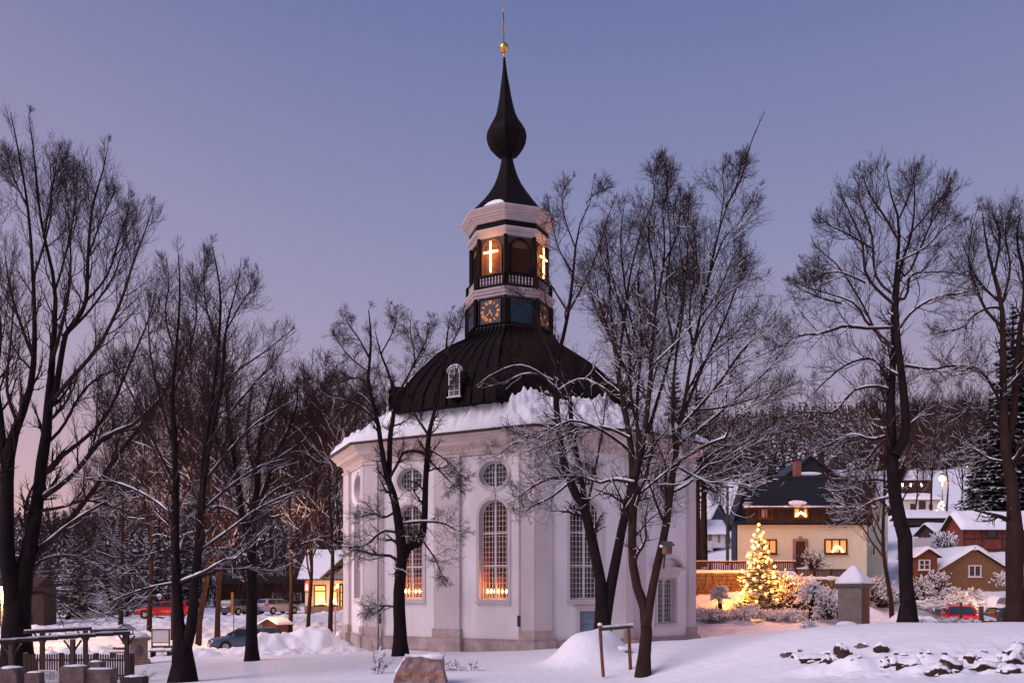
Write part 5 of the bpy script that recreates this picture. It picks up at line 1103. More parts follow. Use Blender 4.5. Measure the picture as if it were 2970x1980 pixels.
# chimney of small bricks
def chimney(parent, px0, px1, py0, py1, Yc, m, mcap=SNOW):
    x0, x1, z0, z1 = PX(px0, Yc), PX(px1, Yc), PZ(py1, Yc), PZ(py0, Yc); mb = MB(); mb.box(((x0 + x1) / 2, Yc, (z0 + z1) / 2 - .2), (x1 - x0, .6, z1 - z0 + .4))
    c = mb.build('chimney', m, parent); mb = MB(); mb.box(((x0 + x1) / 2, Yc, z1 + .04), (x1 - x0 + .1, .7, .08)); mb.build('chimney_cap', M_SLATE, parent); return c
def brickmat(name, c1, c2, mort, sc=4.0, bh=.25, bw=.5):
    m = bpy.data.materials.new(name); m.use_nodes = True; t = m.node_tree; b = t.nodes['Principled BSDF']; tc_ = t.nodes.new('ShaderNodeTexCoord'); mp = t.nodes.new('ShaderNodeMapping'); mp.inputs['Rotation'].default_value = (R(90), 0, 0); br = t.nodes.new('ShaderNodeTexBrick')
    br.inputs['Scale'].default_value = sc; br.inputs['Color1'].default_value = (*c1, 1); br.inputs['Color2'].default_value = (*c2, 1); br.inputs['Mortar'].default_value = (*mort, 1); br.inputs['Mortar Size'].default_value = .02; br.inputs['Brick Width'].default_value = bw; br.inputs['Row Height'].default_value = bh
    t.links.new(tc_.outputs['Object'], mp.inputs[0]); t.links.new(mp.outputs[0], br.inputs[0]); t.links.new(br.outputs[0], b.inputs['Base Color']); b.inputs['Roughness'].default_value = .9; return m
M_BRK = brickmat('far_red_brick', (.22, .07, .045), (.28, .10, .06), (.14, .09, .08), 3.0)
chimney(ho, 2303, 2320, 1337, 1384, Y + 3.7, M_BRK)
# green annexe right of it
an, AM = gable_house('house', 'pale green gabled house wing right of the cream house', 'house', (PX(2544, 60), 60, hz - .3), 1.5, 7, PZ(1478, 60) - hz + .3, .8, mw=mat('pale_green_render', (.42, .50, .46), var=.06), mr=M_SLATE, ridge='y', snow=.12)
for px, py in ((2547, 1490), (2533, 1585), (2560, 1590)): rect_window(an, frameM((0, 60, 0), 0), PX(px - 5, 60), PX(px + 5, 60), PZ(py + 25, 60), PZ(py, 60), M_GLASSD, M_FRAME, ft=.05, cols=1)
# roofs and houses behind
t_, _ = gable_house('house', 'dark steep pointed slate roof rising behind the cream house ridge', 'house', (PX(2349, 72), 72, 5), 4.6, 5, PZ(1385, 72) - 5, 1.75, mw=M_SLATE, mr=mat('bluish_slate', (.030, .038, .055), var=.3), ridge='y', snow=0)
lump('snow_lump', (PX(2351, 70.9), 70.9, PZ(1373, 70.9)), (1.9, .3, .30), SNOW, 3, 3, .2, parent=t_)
chimney(t_, 2373, 2387, 1312, 1345, 75, M_SLATE)
t_, _ = gable_house('house', 'low dark house with a snowy chimney behind the cream house at the right', 'house', (PX(2440, 76), 76, 6), 6, 6, PZ(1395, 76) - 6, 1.3, mw=M_SLATE, mr=M_SLATE, ridge='x', snow=.10)
chimney(t_, 2408, 2429, 1328, 1375, 79, M_DKW); lump('snow_cap', (PX(2418, 79), 79, PZ(1325, 79)), (.8, .7, .22), SNOW, 2, 2, .15, parent=t_)
t_, _ = gable_house('house', 'dark gabled house with one snowy roof edge left of the cream house', 'house', (PX(2166, 70), 70, hz - 1), 1.7, 1.6, PZ(1480, 70) - hz + 1, 2.6, mw=M_SLATE, mr=M_SLATE, ridge='y', snow=0)
# small houses left, seen beside the church corner
M_WHT = mat('white_render', (.6, .56, .56), var=.06)
t_, M_ = gable_house('house', 'small blue-slated gabled house far behind the white balustrade', 'house', (PX(2086, 105), 105, G(PX(2086, 105), 105)), 2.6, 6, PZ(1520, 105) - G(PX(2086, 105), 105), 2.6, rz=0, mw=mat('blue_slate_cladding', (.09, .11, .15), var=.2, scale=5), mr=M_SLATE, ridge='y', snow=.12)
rect_window(t_, frameM((0, 105, 0), 0), PX(2083, 105), PX(2098, 105), PZ(1532, 105), PZ(1512, 105), M_GLASSD, M_FRAME, ft=.08)
t_, M_ = gable_house('house', 'low white house with a snowy roof and ochre doors beside the church corner', 'house', (PX(2060, 98), 98, PZ(1572, 98)), 3.4, 5, PZ(1545, 98) - PZ(1572, 98), 1.5, mw=M_WHT, mr=M_SLATE, ridge='x', snow=.25)
M_OCH = mat('ochre_door', (.28, .16, .04))
for px0, px1, py in ((2055, 2064, 1548), (2082, 2088, 1553)): mb = MB(); mb.box((PX((px0 + px1) / 2, 98), 97.97, PZ(py + 9, 98)), (PX(px1, 98) - PX(px0, 98), .06, .8)); mb.build('door', M_OCH, t_)
# wall, fences
fY = 54.0
def fence(name, label, xa, ya, xb, yb, z_of, h, n, m, pw=.07, gap_top=.06, rails=(.18, .82), posts=3, peaked=True, snowy=True, group=None):
    t = thing(name, label, 'fence', (xa, ya, z_of(xa, ya)), 0, group); A = Vector((xa, ya, 0)); B = Vector((xb, yb, 0)); L_ = (B - A).length; u = (B - A) / L_; rz = math.atan2(u.y, u.x)
    pk = MB(); pk.prism([(-pw / 2, 0), (pw / 2, 0), (pw / 2, h - pw * .6), (0, h) if peaked else (pw / 2 - .001, h), (-pw / 2, h - pw * .6)], -.012, .012, 'y'); me = None
    for i in range(n):
        p = A + u * (L_ * (i + .5) / n); z = z_of(p.x, p.y)
        if me is None: o = pk.build('picket', m, t, True); me = o.data
        else: o = add('picket', me, t, True)
        o.location = (p.x - xa, p.y - ya, z - z_of(xa, ya) + .04); o.rotation_euler = (0, 0, rz + random.uniform(-.05, .05))
    for r in rails:
        mb = MB(); za, zb = z_of(xa, ya) + h * r, z_of(xb, yb) + h * r; mb.tube([A + Vector((0, .04, za)), B + Vector((0, .04, zb))], .04, 4); mb.build('rail', m, t)
    for i in range(posts + 1):
        p = A + u * (L_ * i / posts); z = z_of(p.x, p.y); mb = MB(); mb.box((p.x, p.y + .09, z + h * .52), (.12, .12, h * 1.1), rz); mb.build('post', m, t)
    return t
wt = PZ(1657, fY); wx0, wx1 = PX(2004, fY), PX(2262, fY); wx2 = PX(2470, fY); wt2 = PZ(1676, fY)
M_RWS = mat('red_wall_stone', (.12, .070, .055), var=.35, scale=2.5, bump=.02, bscale=8, col2=(.19, .115, .09))
rw = thing('retaining_wall', 'reddish retaining wall of squared stones below the dark picket fence', 'wall', ((wx0 + wx1) / 2, fY, wt - 2.2))
mb = MB(); mb.box(((wx0 + wx1) / 2, fY + .55, wt - 2.0), (wx1 - wx0, .8, 4)); mb.box(((wx1 + wx2) / 2, fY + .55, wt2 - 2.0), (wx2 - wx1, .8, 4)); mb.build('core', mat('wall_mortar', (.10, .075, .065)), rw)
random.seed(3); z = wt - .08; rown = 0
while z > wt - 2.6:
    rh = random.uniform(.17, .27); x = wx0
    while x < wx1 + (0 if z > wt2 - .1 else 1.2):
        w = random.uniform(.28, .62); dj = random.uniform(-.02, .03)
        mb = MB(); mb.box((x + w / 2, fY + .13 + dj, z - rh / 2), (w - .035, .22, rh - .035), taper=.97); mb.build('stone', M_RWS, rw); x += w
    z -= rh; rown += 1
def snow_strip(name, label, pts, r, seed=0, parent=None, flat=.7):
    p = resamp(pts, max(10, int(6 * len(pts)) + 12)); rr_ = r * (.7 + .5 * np.abs(fbm(p[:, 0] * 1.7 + seed, p[:, 1] * 1.7, None, 3, 3)))
    V, q = tubes_np(p[None, :, :3], rr_[None], 8); V[:, 2] = p[:, 2].mean() + (V[:, 2] - p[:, 2].mean())
    o = add(name, mesh_np(name, V, [q], SNOW, True), parent)
    if label: tag(o, label, 'snow', kind='stuff')
    return o
snow_strip('snow', None, [(wx0, fY + .2, wt + .0), (wx1, fY + .2, wt)], .13, 1, rw); snow_strip('snow', None, [(wx1, fY + .2, wt2), (wx2, fY + .2, wt2)], .14, 2, rw)
M_FDK = mat('dark_fence_wood', (.055, .022, .018), var=.3)
f1 = fence('picket_fence', 'dark picket fence with a snowy top rail on the stone retaining wall', wx0, fY + .35, wx1 + 1.1, fY + .35, lambda x, y: wt + .02, .62, 58, M_FDK, .075, rails=(.12, .90), posts=5)
mb = MB(); mb.box(((wx0 + wx1) / 2 + .5, fY + .31, wt + .64), (wx1 - wx0 + 1.1, .14, .06)); mb.build('top_rail', M_FDK, f1); snow_strip('snow', None, [(wx0, fY + .31, wt + .68), (wx1 + 1.1, fY + .31, wt + .68)], .035, 5, f1)
fence('picket_fence', 'lower dark picket fence in front of the cream house door', wx1 + 1.2, fY + .35, wx2, fY + .35, lambda x, y: wt2 + .05, .52, 38, M_FDK, .07, rails=(.12, .9), posts=3)
# snowy terrace behind the wall: raised garden
fence('balustrade', 'small white railing with brick end posts far beside the church corner', PX(2036, 86), 86, PX(2066, 86), 86, lambda x, y: PZ(1597, 86), .95, 12, M_FRAME, .05, posts=1, peaked=False)
mb = MB(); mb.tube([(PX(2110, 62), 62, PZ(1640, 62)), (PX(2110, 62), 62, PZ(1408, 62))], [.12, .09], 8); pl = thing('utility_pole', 'plain wooden utility pole left of the cream house', 'pole', (PX(2110, 62), 62, PZ(1640, 62))); mb.build('pole', M_WOOD, pl)
mb = MB(); mb.box((PX(2110, 62), 62, PZ(1412, 62)), (.9, .1, .1)); mb.build('crossarm', M_WOOD, pl)
# ------------------------------------------------------------------ right-hand sheds and far houses
def wallwin(t, Y_, px0, px1, py0, py1, pane=M_GLASSD, fr=M_FRAME, **k): rect_window(t, frameM((0, Y_, 0), 0), PX(px0, Y_), PX(px1, Y_), PZ(py1, Y_), PZ(py0, Y_), pane, fr, **k)
g, gM = gable_house('garage', 'brown rendered gabled outbuilding with one white window beside the right-hand tree', 'garage', (PX(2823, 58), 58, PZ(1760, 58)), PX(2950, 58) - PX(2722, 58) - .5, 7, PZ(1660, 58) - PZ(1760, 58) + .1, PZ(1597, 58) - PZ(1661, 58), mw=mat('brown_render', (.20, .105, .055), var=.08, scale=1.5), mr=mat('dark_roof_felt', (.03, .035, .035)), ridge='y', snow=.30, over=.25)
wallwin(g, 58, 2808, 2845, 1638, 1672, cols=2)
M_BARN = mat('red_barn_boards', (.20, .048, .032), var=.3, scale=6, stretch=(1, 1, .3))
b, bM = gable_house('barn', 'red boarded half-timbered barn under thick snow in front of the huge spruce', 'barn', (PX(2915, 74), 74, PZ(1600, 74)), PX(3035, 74) - PX(2794, 74), 3.0, PZ(1527, 74) - PZ(1600, 74), 1.15, mw=M_BARN, mr=M_DKW, ridge='x', snow=.40, over=.4)
for px0, px1, py0, py1 in ((2794, 3030, 1525, 1529), (2794, 3030, 1560, 1563), (2794, 3030, 1590, 1595), (2794, 2797, 1527, 1592), (2845, 2849, 1527, 1592), (2903, 2907, 1527, 1592), (2960, 2964, 1527, 1592)):
    mb = MB(); mb.box((PX((px0 + px1) / 2, 74), 73.96, PZ((py0 + py1) / 2, 74)), (PX(px1, 74) - PX(px0, 74), .10 + (.01 if px1 - px0 > 50 else 0), PZ(py0, 74) - PZ(py1, 74))); mb.build('beam', M_DKW, b)
for i in range(8):
    for z0_, z1_ in ((1529, 1560), (1563, 1590)):
        n = 4
        for j in range(n):
            za = PZ(z0_ + (z1_ - z0_) * (j + .5) / n, 74); mb = MB(); xa, xb = PX(2797 + i * 29, 74), PX(2826 + i * 29, 74); mb.box(((xa + xb) / 2, 73.985, za), (xb - xa - .02, .05, (PZ(z0_, 74) - PZ(z1_, 74)) / n - .025)); mb.build('board', M_BARN, b)
wallwin(b, 73.93, 2861, 2893, 1535, 1558, fr=M_DKW, cols=1, sill=False)
s_, sM = gable_house('garden_shed', 'small red-brown garden shed with a rounded snow roof left of the brown outbuilding', 'shed', (PX(2690, 57), 57, PZ(1672, 57)), PX(2722, 57) - PX(2652, 57) - .3, 2.5, PZ(1612, 57) - PZ(1672, 57), .42, mw=M_WOODR, mr=M_DKW, ridge='y', snow=.22, over=.2)
wallwin(s_, 57, 2664, 2697, 1622, 1652, fr=M_FRAME, cols=2, rows=2)
w_, wM = gable_house('house', 'long white hillside house with a flat snowy roof below the street lamp', 'house', (PX(2665, 130), 130, PZ(1478, 130)), PX(2722, 130) - PX(2600, 130), 6, PZ(1448, 130) - PZ(1478, 130), .9, mw=M_WHT, mr=M_DKW, ridge='x', snow=.35)
for px0, px1, py0, py1 in ((2640, 2652, 1460, 1475), (2665, 2684, 1452, 1478), (2694, 2704, 1462, 1474)): wallwin(w_, 130, px0, px1, py0, py1, fr=M_DKW, ft=.1, cols=1)
gable_house('shed', 'low roof white with snow just below the long white hillside house', 'shed', (PX(2695, 104), 104, PZ(1508, 104)), PX(2755, 104) - PX(2632, 104), 4, PZ(1500, 104) - PZ(1508, 104), .8, mw=M_DKW, mr=M_DKW, ridge='x', snow=.25)
gable_house('shed', 'dark wooden shed with a thin grey snow roof left of the red barn', 'shed', (PX(2758, 82), 82, PZ(1580, 82)), PX(2790, 82) - PX(2715, 82), 4, PZ(1543, 82) - PZ(1580, 82), .9, mw=M_DKW, mr=M_SLATE, ridge='x', snow=.15)
fence('picket_fence', 'small grey garden fence behind the red-brown garden shed', PX(2655, 66), 66, PX(2700, 66), 66, lambda x, y: PZ(1590, 66), .8, 14, M_WHT, .07, posts=2)
fh = thing('house', 'house with three small lit windows high on the right slope', 'house', (PX(2645, 150), 150, PZ(1420, 150))); mb = MB(); mb.box((PX(2650, 150), 152, PZ(1412, 150)), (6.5, 4, 2.2)); mb.build('wall', M_DKW, fh); mb = MB(); mb.prism([(149.5, PZ(1392, 150)), (154.5, PZ(1392, 150)), (152, PZ(1380, 150))], PX(2590, 150), PX(2705, 150), 'x'); mb.build('roof', SNOW, fh)
for px in (2617, 2641, 2672): wallwin(fh, 149.98, px - 3, px + 3, 1400, 1411, pane=M_CANDLE, fr=M_DKW, cols=1, ft=.05, sill=False)
# street lamps
M_LAMPW = emi('sodium_lamp', (1, .42, .08), 30)
def street_lamp(label, px, Y_, py0, py1, e, r=.14, arm=0):
    x = PX(px, Y_); z0_, z1_ = PZ(py1, Y_), PZ(py0, Y_); t = thing('street_lamp', label, 'street lamp', (x, Y_, z0_), 0, 'lit street lamps'); mb = MB(); mb.tube([(x, Y_, z0_ - .5), (x, Y_, z1_)], [.08, .05], 8); mb.build('post', mat('lamp_post_metal', (.18, .16, .15), rough=.5), t)
    mb = MB(); mb.lathe([(.05, z1_), (r, z1_ + r * .6), (r * 1.05, z1_ + r * 1.3), (r * .4, z1_ + r * 2)], (x, Y_, 0), 10); mb.build('lantern', M_LAMPW, t, smooth=True)
    mb = MB(); mb.lathe([(r * 1.3, z1_ + r * 2.0), (r * .9, z1_ + r * 2.35), (.01, z1_ + r * 2.6)], (x, Y_, 0), 10); mb.build('cap', M_SLATE, t)
    lamp('lamp_light', (x, Y_ - .1, z1_ - .25), e, (1, .50, .20), .25, t); return t
street_lamp('glowing orange street lamp high on the right-hand slope', 2733, 118, 1396, 1445, 900, .42)
street_lamp('orange street lamp glowing at the extreme left edge behind the thick trunks', 6, 52, 1716, 1900, 3000, .17)
street_lamp('orange street lamp at the extreme right edge beside the last tree', 2966, 47, 1626, 1800, 1100, .12)
street_lamp('street lamp hidden behind the dark trunk near the parked blue car', 729, 59.5, 1610, 1860, 1900, .10)
# small lit trees and star on the far slope
for px, py, Y_, lb, cnt, sp in ((2729, 1467, 112, 'tiny garden tree with orange lights below the slope lamp', 9, .5), (2805, 1351, 130, 'single orange light glowing in front of the dark spruce', 1, 0)):
    t = thing('garden_lights', lb, 'lights', (PX(px, Y_), Y_, PZ(py, Y_)))
    for i in range(cnt): mb = MB(); a = i * 2.4; r = sp * (1 - i / 12); mb.lathe([(.01, -.12), (.14, 0), (.01, .12)], (r * math.cos(a), r * math.sin(a), (i - cnt / 2) * .16), 6); mb.build('bulb', M_LAMPW, t, True)
# ------------------------------------------------------------------ restaurant at the left
Y = 84.0; M_RWALL = mat('pale_yellow_render', (.66, .52, .36), var=.05)
M_WARM = curtain('lit_room', (1, .36, .05), (1, .55, .12), 1.5, 1.2)
zb, zt = PZ(1780, Y), PZ(1680, Y); rx0, rx1 = PX(885, Y), PX(1095, Y)
rs = thing('restaurant', 'low pale building with snowy roof and glowing windows left of the church', 'building', ((rx0 + rx1) / 2, Y, zb))
mb = MB(); mb.box(((rx0 + rx1) / 2, Y + 3.5, (zb + zt) / 2), (rx1 - rx0, 7, zt - zb)); mb.build('wall', M_RWALL, rs)
mb = MB(); mb.box(((rx0 + rx1) / 2, Y - .06, PZ(1768, Y)), (rx1 - rx0 + .06, .14, PZ(1757, Y) - PZ(1780, Y))); mb.build('plinth', mat('grey_tiled_plinth', (.16, .12, .12), var=.25, scale=5), rs)
# main roof plane with snow, ridge parallel to the street
zr_ = PZ(1600, Y + 3.5)
mb = MB(); mb.prism([(Y - .8, zt - .05), (Y + 3.5, zr_), (Y + 7.8, zt - .05)], PX(872, Y), rx1, 'x'); mb.build('roof', M_SLATE, rs)
V = []; n1, n2 = 30, 14
for i in range(n1):
    x = PX(868, Y) + (rx1 - PX(868, Y)) * i / (n1 - 1)
    for j in range(n2):
        t = j / (n2 - 1); y = Y - .85 + 4.4 * t; z = zt - .03 + (zr_ - zt + .05) * t; e = min(1, .25 + t * 8); V.append((x, y, z + .26 * e * (1 + .12 * math.sin(x * 1.1 + y))))
idx = np.arange(n1 * n2).reshape(n1, n2); add('snow', mesh_np('snow', V, [np.stack([idx[:-1, :-1], idx[1:, :-1], idx[1:, 1:], idx[:-1, 1:]], -1).reshape(-1, 4)], SNOW, True), rs)
for i in range(14):  # corrugated eave tiles
    mb = MB(); x = PX(874, Y) + i * .33; mb.tube([(x, Y - .92, zt - .02), (x, Y - .5, zt + .12)], .09, 6); mb.build('eave_tile', M_SLATE, rs)
# gable porch, apex hidden behind the church
gx0, gx1 = PX(928, Y - 1.6), PX(1200, Y - 1.6); ga = (gx0 + gx1) / 2; gz0, gz1 = PZ(1681, Y - 1.6), PZ(1563, Y - 1.6)
mb = MB(); mb.prism([(gx0 + 1.2, gz0 - .1), (gx1 - 1, gz0 - .1), (gx1 - 1, gz0 + .3), (ga, gz1 - .3), (gx0 + 1.2, gz0 + .55)], Y - .3, Y + 3, 'y'); mb.build('gable', M_RWALL, rs)
for a, b_ in (((gx0, gz0), (ga, gz1)), ((ga, gz1), (gx1, gz0))):
    mb = MB(); mb.prism([(a[0], a[1]), (b_[0], b_[1]), (b_[0], b_[1] + .30), (a[0], a[1] + .12)], Y - 1.7, Y + 3.4, 'y'); mb.build('porch_roof', M_WOOD, rs); mb = MB(); mb.prism([(a[0] - .03, a[1] + .14), (b_[0], b_[1] + .31), (b_[0], b_[1] + .6), (a[0] - .03, a[1] + .34)], Y - 1.72, Y + 3.3, 'y'); mb.build('porch_snow', SNOW, rs)
for k_ in range(4): mb = MB(); f = .12 + k_ * .2; mb.box((gx0 + (ga - gx0) * f, Y - .7, gz0 + (gz1 - gz0) * f - .08), (.12, 1.7, .14)); mb.build('rafter', M_WOOD, rs)
M_FDARK = mat('dark_frame', (.03, .022, .02))
wallwin(rs, Y, 911, 946, 1696, 1756, pane=M_WARM, fr=M_FDARK, cols=1, ft=.09); wallwin(rs, Y, 962, 979, 1696, 1756, pane=M_WARM, fr=M_FDARK, cols=1, ft=.09); wallwin(rs, Y, 984, 1012, 1692, 1766, pane=M_WARM, fr=M_FDARK, cols=3, rows=3, ft=.16, name='glazed_door', sill=False); wallwin(rs, Y, 1030, 1065, 1696, 1756, pane=M_WARM, fr=M_FDARK, cols=2, ft=.09)
for px0, px1 in ((913, 944), (964, 978)): mb = MB(); mb.box((PX((px0 + px1) / 2, Y), Y - .10, PZ(1713, Y)), (PX(px1, Y) - PX(px0, Y), .04, .12)); mb.build('red_blind', emi('red_glow_strip', (1, .05, .02), .8), rs)
candle_arch((PX(933, Y), Y - .18, PZ(1753, Y)), .85, 'round candle arch glowing in the left window of the pale restaurant', s=1.7); candle_arch((PX(971, Y), Y - .18, PZ(1753, Y)), .40, 'small candle arch glowing in the narrow window of the pale restaurant', s=1.2)
sg = thing('light_box', 'glowing red advertising box with a white figure on the restaurant wall', 'sign', (PX(893, Y), Y - .35, PZ(1701, Y))); mb = MB(); mb.box((0, 0, 0), (.42, .22, .82)); mb.build('box', emi('red_sign_face', (1, .03, .03), 1.6), sg, True)
mb = MB(); mb.lathe([(.10, -.30), (.13, -.2), (.08, -.05), (.10, .08), (.05, .2), (.06, .28), (.01, .33)], (0, -.12, 0), 8); mb.build('figure', emi('white_sign_figure', (1, .75, .6), 5), sg, True); mb = MB(); mb.box((.05, .18, -.5), (.5, .1, .06)); mb.build('bracket', M_FDARK, sg, True); lamp('sign_light', (PX(893, Y), Y - .75, PZ(1701, Y)), 25, (1, .12, .06), .2, sg)
lt = thing('wall_lantern', 'small red and yellow lantern beside the restaurant door', 'lamp', (PX(980, Y), Y - .3, PZ(1704, Y))); mb = MB(); mb.lathe([(.05, -.35), (.13, -.2), (.13, -.02), (.04, .0)], (0, 0, 0), 8); mb.build('lower_glass', emi('red_lantern', (1, .06, .02), 2), lt, True); mb = MB(); mb.lathe([(.10, .0), (.13, .2), (.05, .32)], (0, 0, 0), 8); mb.build('upper_glass', M_CANDLE, lt, True)
lamp('room_light', (PX(940, Y), Y - 1.2, PZ(1720, Y)), 90, (1, .5, .2), .6, rs); lamp('room_light', (PX(998, Y), Y - 1.2, PZ(1735, Y)), 60, (1, .5, .2), .6, rs)
# dark long shed with railings left of it
ds = thing('shed', 'long dark boarded shed behind the parked estate cars', 'shed', (PX(760, 100), 100, PZ(1765, 100))); x0, x1 = PX(640, 100), PX(885, 100)
nb = 30
for i in range(nb): mb = MB(); w = (x1 - x0) / nb; mb.box((x0 + w * (i + .5), 100 + .02 * (i % 2), PZ(1733, 100)), (w - .03, .08, PZ(1690, 100) - PZ(1775, 100))); mb.build('board', M_DKW, ds)
mb = MB(); mb.box(((x0 + x1) / 2, 102.2, PZ(1730, 100)), (x1 - x0, 4, PZ(1690, 100) - PZ(1775, 100))); mb.build('body', M_DKW, ds)
mb = MB(); mb.prism([(99.5, PZ(1692, 100)), (102, PZ(1668, 100)), (104.5, PZ(1692, 100))], x0 - .3, x1 + .3, 'x'); mb.build('roof', M_SLATE, ds)
fence('railing', 'grey slatted railing in front of the dark shed beside the restaurant', PX(790, 96), 96, PX(872, 96), 96, lambda x, y: PZ(1742, 96), .9, 26, M_WHT, .05, rails=(.1, .95), posts=2, peaked=False)
# steep snow-covered roof at left
ah, _ = gable_house('hut', 'steep snow-covered roof with a dark gable left of the small post lantern', 'hut', (PX(226, 78), 78, PZ(1812, 78)), 2.2, 3.0, .3, 2.6, mw=M_DKW, mr=M_DKW, ridge='y', snow=.10)
tag_ = MB(); xa = PX(226, 77.5); 
tag_.face([(xa, 77.6, PZ(1717, 77.6)), (PX(310, 81), 81, PZ(1720, 81)), (PX(332, 80), 80, PZ(1808, 80)), (PX(248, 77.6), 77.6, PZ(1808, 77.6))]); tag_.face([(xa, 77.6, PZ(1717, 77.6)), (PX(200, 77.6), 77.6, PZ(1808, 77.6)), (PX(230, 81), 81, PZ(1808, 81)), (PX(310, 81), 81, PZ(1720, 81))]); o = tag_.build('snow_slope', SNOW, ah)
lh = thing('house', 'house with small orange lit windows half hidden behind the far-left trunks', 'house', (PX(60, 70), 70, PZ(1820, 70))); mb = MB(); mb.box((PX(30, 70), 71, PZ(1765, 70)), (5.4, 2, 3.6)); mb.build('wall', mat('dim_orange_render', (.05, .035, .03)), lh); mb = MB(); mb.prism([(69.4, PZ(1700, 70)), (72.6, PZ(1700, 70)), (71, PZ(1670, 70))], PX(-60, 70), PX(118, 70), 'x'); mb.build('roof', M_DKW, lh)
M_AMB = emi('amber_window', (1, .35, .06), 2.2)
for px, py in ((88, 1775), (18, 1735), (18, 1785)): wallwin(lh, 70, px - 4, px + 4, py, py + 24, pane=M_AMB, fr=M_DKW, cols=1, ft=.05)
lamp('window_light', (PX(60, 66), 66, PZ(1790, 66)), 40, (1, .45, .18), .8, lh)
# ------------------------------------------------------------------ cars
def car(label, px, Y_, pyb, rz, paint, snow=False, rails=True, group=None, roofbox=False, hatch=0, z=None):
    z = PZ(pyb, Y_) if z is None else z
    t = thing('parked_car', label, 'car', (PX(px, Y_), Y_, z), rz, group)
    ST = [(-2.25, .48, .82, .70), (-2.20, .30, .99, .79), (-1.95, .22, 1.0, .85), (-.9, .19, .97, .87), (.75, .19, .95, .87), (1.25, .21, .92, .86), (1.75, .24, .84, .83), (2.08, .28, .74, .78), (2.22, .40, .62, .68)]
    mb = MB(); rings = []
    for x, zs, zt, w in ST:
        h = zt - zs; rings.append(mb.vs([(x, -w * .86, zs), (x, -w, zs + h * .25), (x, -w, zs + h * .72), (x, -w * .93, zt - .03), (x, -w * .70, zt), (x, 0, zt + .025), (x, w * .70, zt), (x, w * .93, zt - .03), (x, w, zs + h * .72), (x, w, zs + h * .25), (x, w * .86, zs)]))
    for a, b in zip(rings, rings[1:]):
        for k in range(11): j = (k + 1) % 11; mb.f.append((a + k, b + k, b + j, a + j)); mb.m.append(0)
    mb.f.append(tuple(rings[0] + k for k in range(11))); mb.f.append(tuple(rings[-1] + k for k in range(11))[::-1]); mb.m += [0, 0]
    GH = [(-2.16, .99, .74, .99, .70), (-1.98, .99, .77, 1.34, .65), (-1.72, .99, .78, 1.43, .62), (-.9, .97, .78, 1.47, .61), (0, .96, .78, 1.46, .61), (.30, .95, .78, 1.41, .60), (1.12, .93, .78, .955, .72)]
    rg = [mb.vs([(x, -wb, zb_), (x, -wt_ - .02, zt_ - .05), (x, -wt_ + .08, zt_), (x, wt_ - .08, zt_), (x, wt_ + .02, zt_ - .05), (x, wb, zb_)]) for x, zb_, wb, zt_, wt_ in GH]
    for a, b in zip(rg, rg[1:]):
        for k in range(5): mb.f.append((a + k, b + k, b + k + 1, a + k + 1)); mb.m.append(0)
    body = mb.build('body', paint, t, True, True)
    for f in (1,):
        m_ = body.modifiers.new('b', 'BEVEL'); m_.width = .02; m_.segments = 2; m_.limit_method = 'ANGLE'; m_.angle_limit = R(30)
    def glass(name, pts): g_ = MB(); g_.face(pts); g_.build(name, M_CARG, t, True)
    glass('windscreen', [(1.08, -.68, 1.00), (1.08, .68, 1.00), (.36, .55, 1.41), (.36, -.55, 1.41)])
    glass('rear_window', [(-2.16, .62, 1.06), (-2.16, -.62, 1.06), (-2.02, -.56, 1.36), (-2.02, .56, 1.36)])
    for s in (-1, 1):
        for x0, x1, x2, x3 in ((.95, .02, .06, .42), (-.04, -.88, -.85, -.02), (-.96, -1.92, -1.78, -.93)):
            q_ = [(x0 if x0 > 0 else x0, s * .795, 1.01), (x1, s * .795, 1.01), (x2, s * .655, 1.37), (x3 if x3 < .5 else .4, s * .655, 1.37)]
            glass('side_window', q_ if s < 0 else q_[::-1])
    for x in (-1.38, 1.36):
        for s in (-1, 1):
            w = MB(); w.tube([(x, s * .66, .31), (x, s * .86, .31)], .315, 20); wh = w.build('wheel', M_TYRE, t, True); w = MB(); w.tube([(x, s * .80, .31), (x, s * .875, .31)], .20, 10); w.build('rim', M_RIM, wh, True)
            w = MB(); w.tube([(x, s * .80, .33), (x, s * .872, .33)], .37, 20); w.build('wheel_arch', M_TYRE, t, True)
    for s in (-1, 1):
        l_ = MB(); l_.box((2.10, s * .58, .66), (.12, .30, .14), rz=-s * .35); l_.build('headlight', mat('headlight_glass', (.55, .55, .6), rough=.1, spec=.8), t, True)
        l_ = MB(); l_.box((-2.20, s * .66, .86), (.08, .20, .26)); l_.build('taillight', mat('red_taillight', (.45, .02, .015), rough=.2), t, True)
        l_ = MB(); l_.box((.90, s * .94, 1.03), (.10, .20, .13)); l_.build('wing_mirror', paint, t, True, True)
    l_ = MB(); l_.box((2.2, 0, .62), (.06, .70, .13)); l_.build('grille', M_TYRE, t, True)
    l_ = MB(); l_.box((2.22, 0, .36), (.10, 1.5, .20)); l_.build('bumper', paint, t, True); l_ = MB(); l_.box((-2.27, 0, .50), (.08, 1.55, .20)); l_.build('bumper', paint, t, True)
    for x in (2.28, -2.27): l_ = MB(); l_.box((x, 0, .40 if x > 0 else .76), (.02, .52, .11)); l_.build('number_plate', M_FRAME, t, True)
    if rails:
        for s in (-1, 1): l_ = MB(); l_.tube([(-1.6, s * .56, 1.44), (-1.5, s * .56, 1.53), (-.1, s * .56, 1.54), (.05, s * .56, 1.47)], .02, 5); l_.build('roof_rail', M_TYRE, t, True)
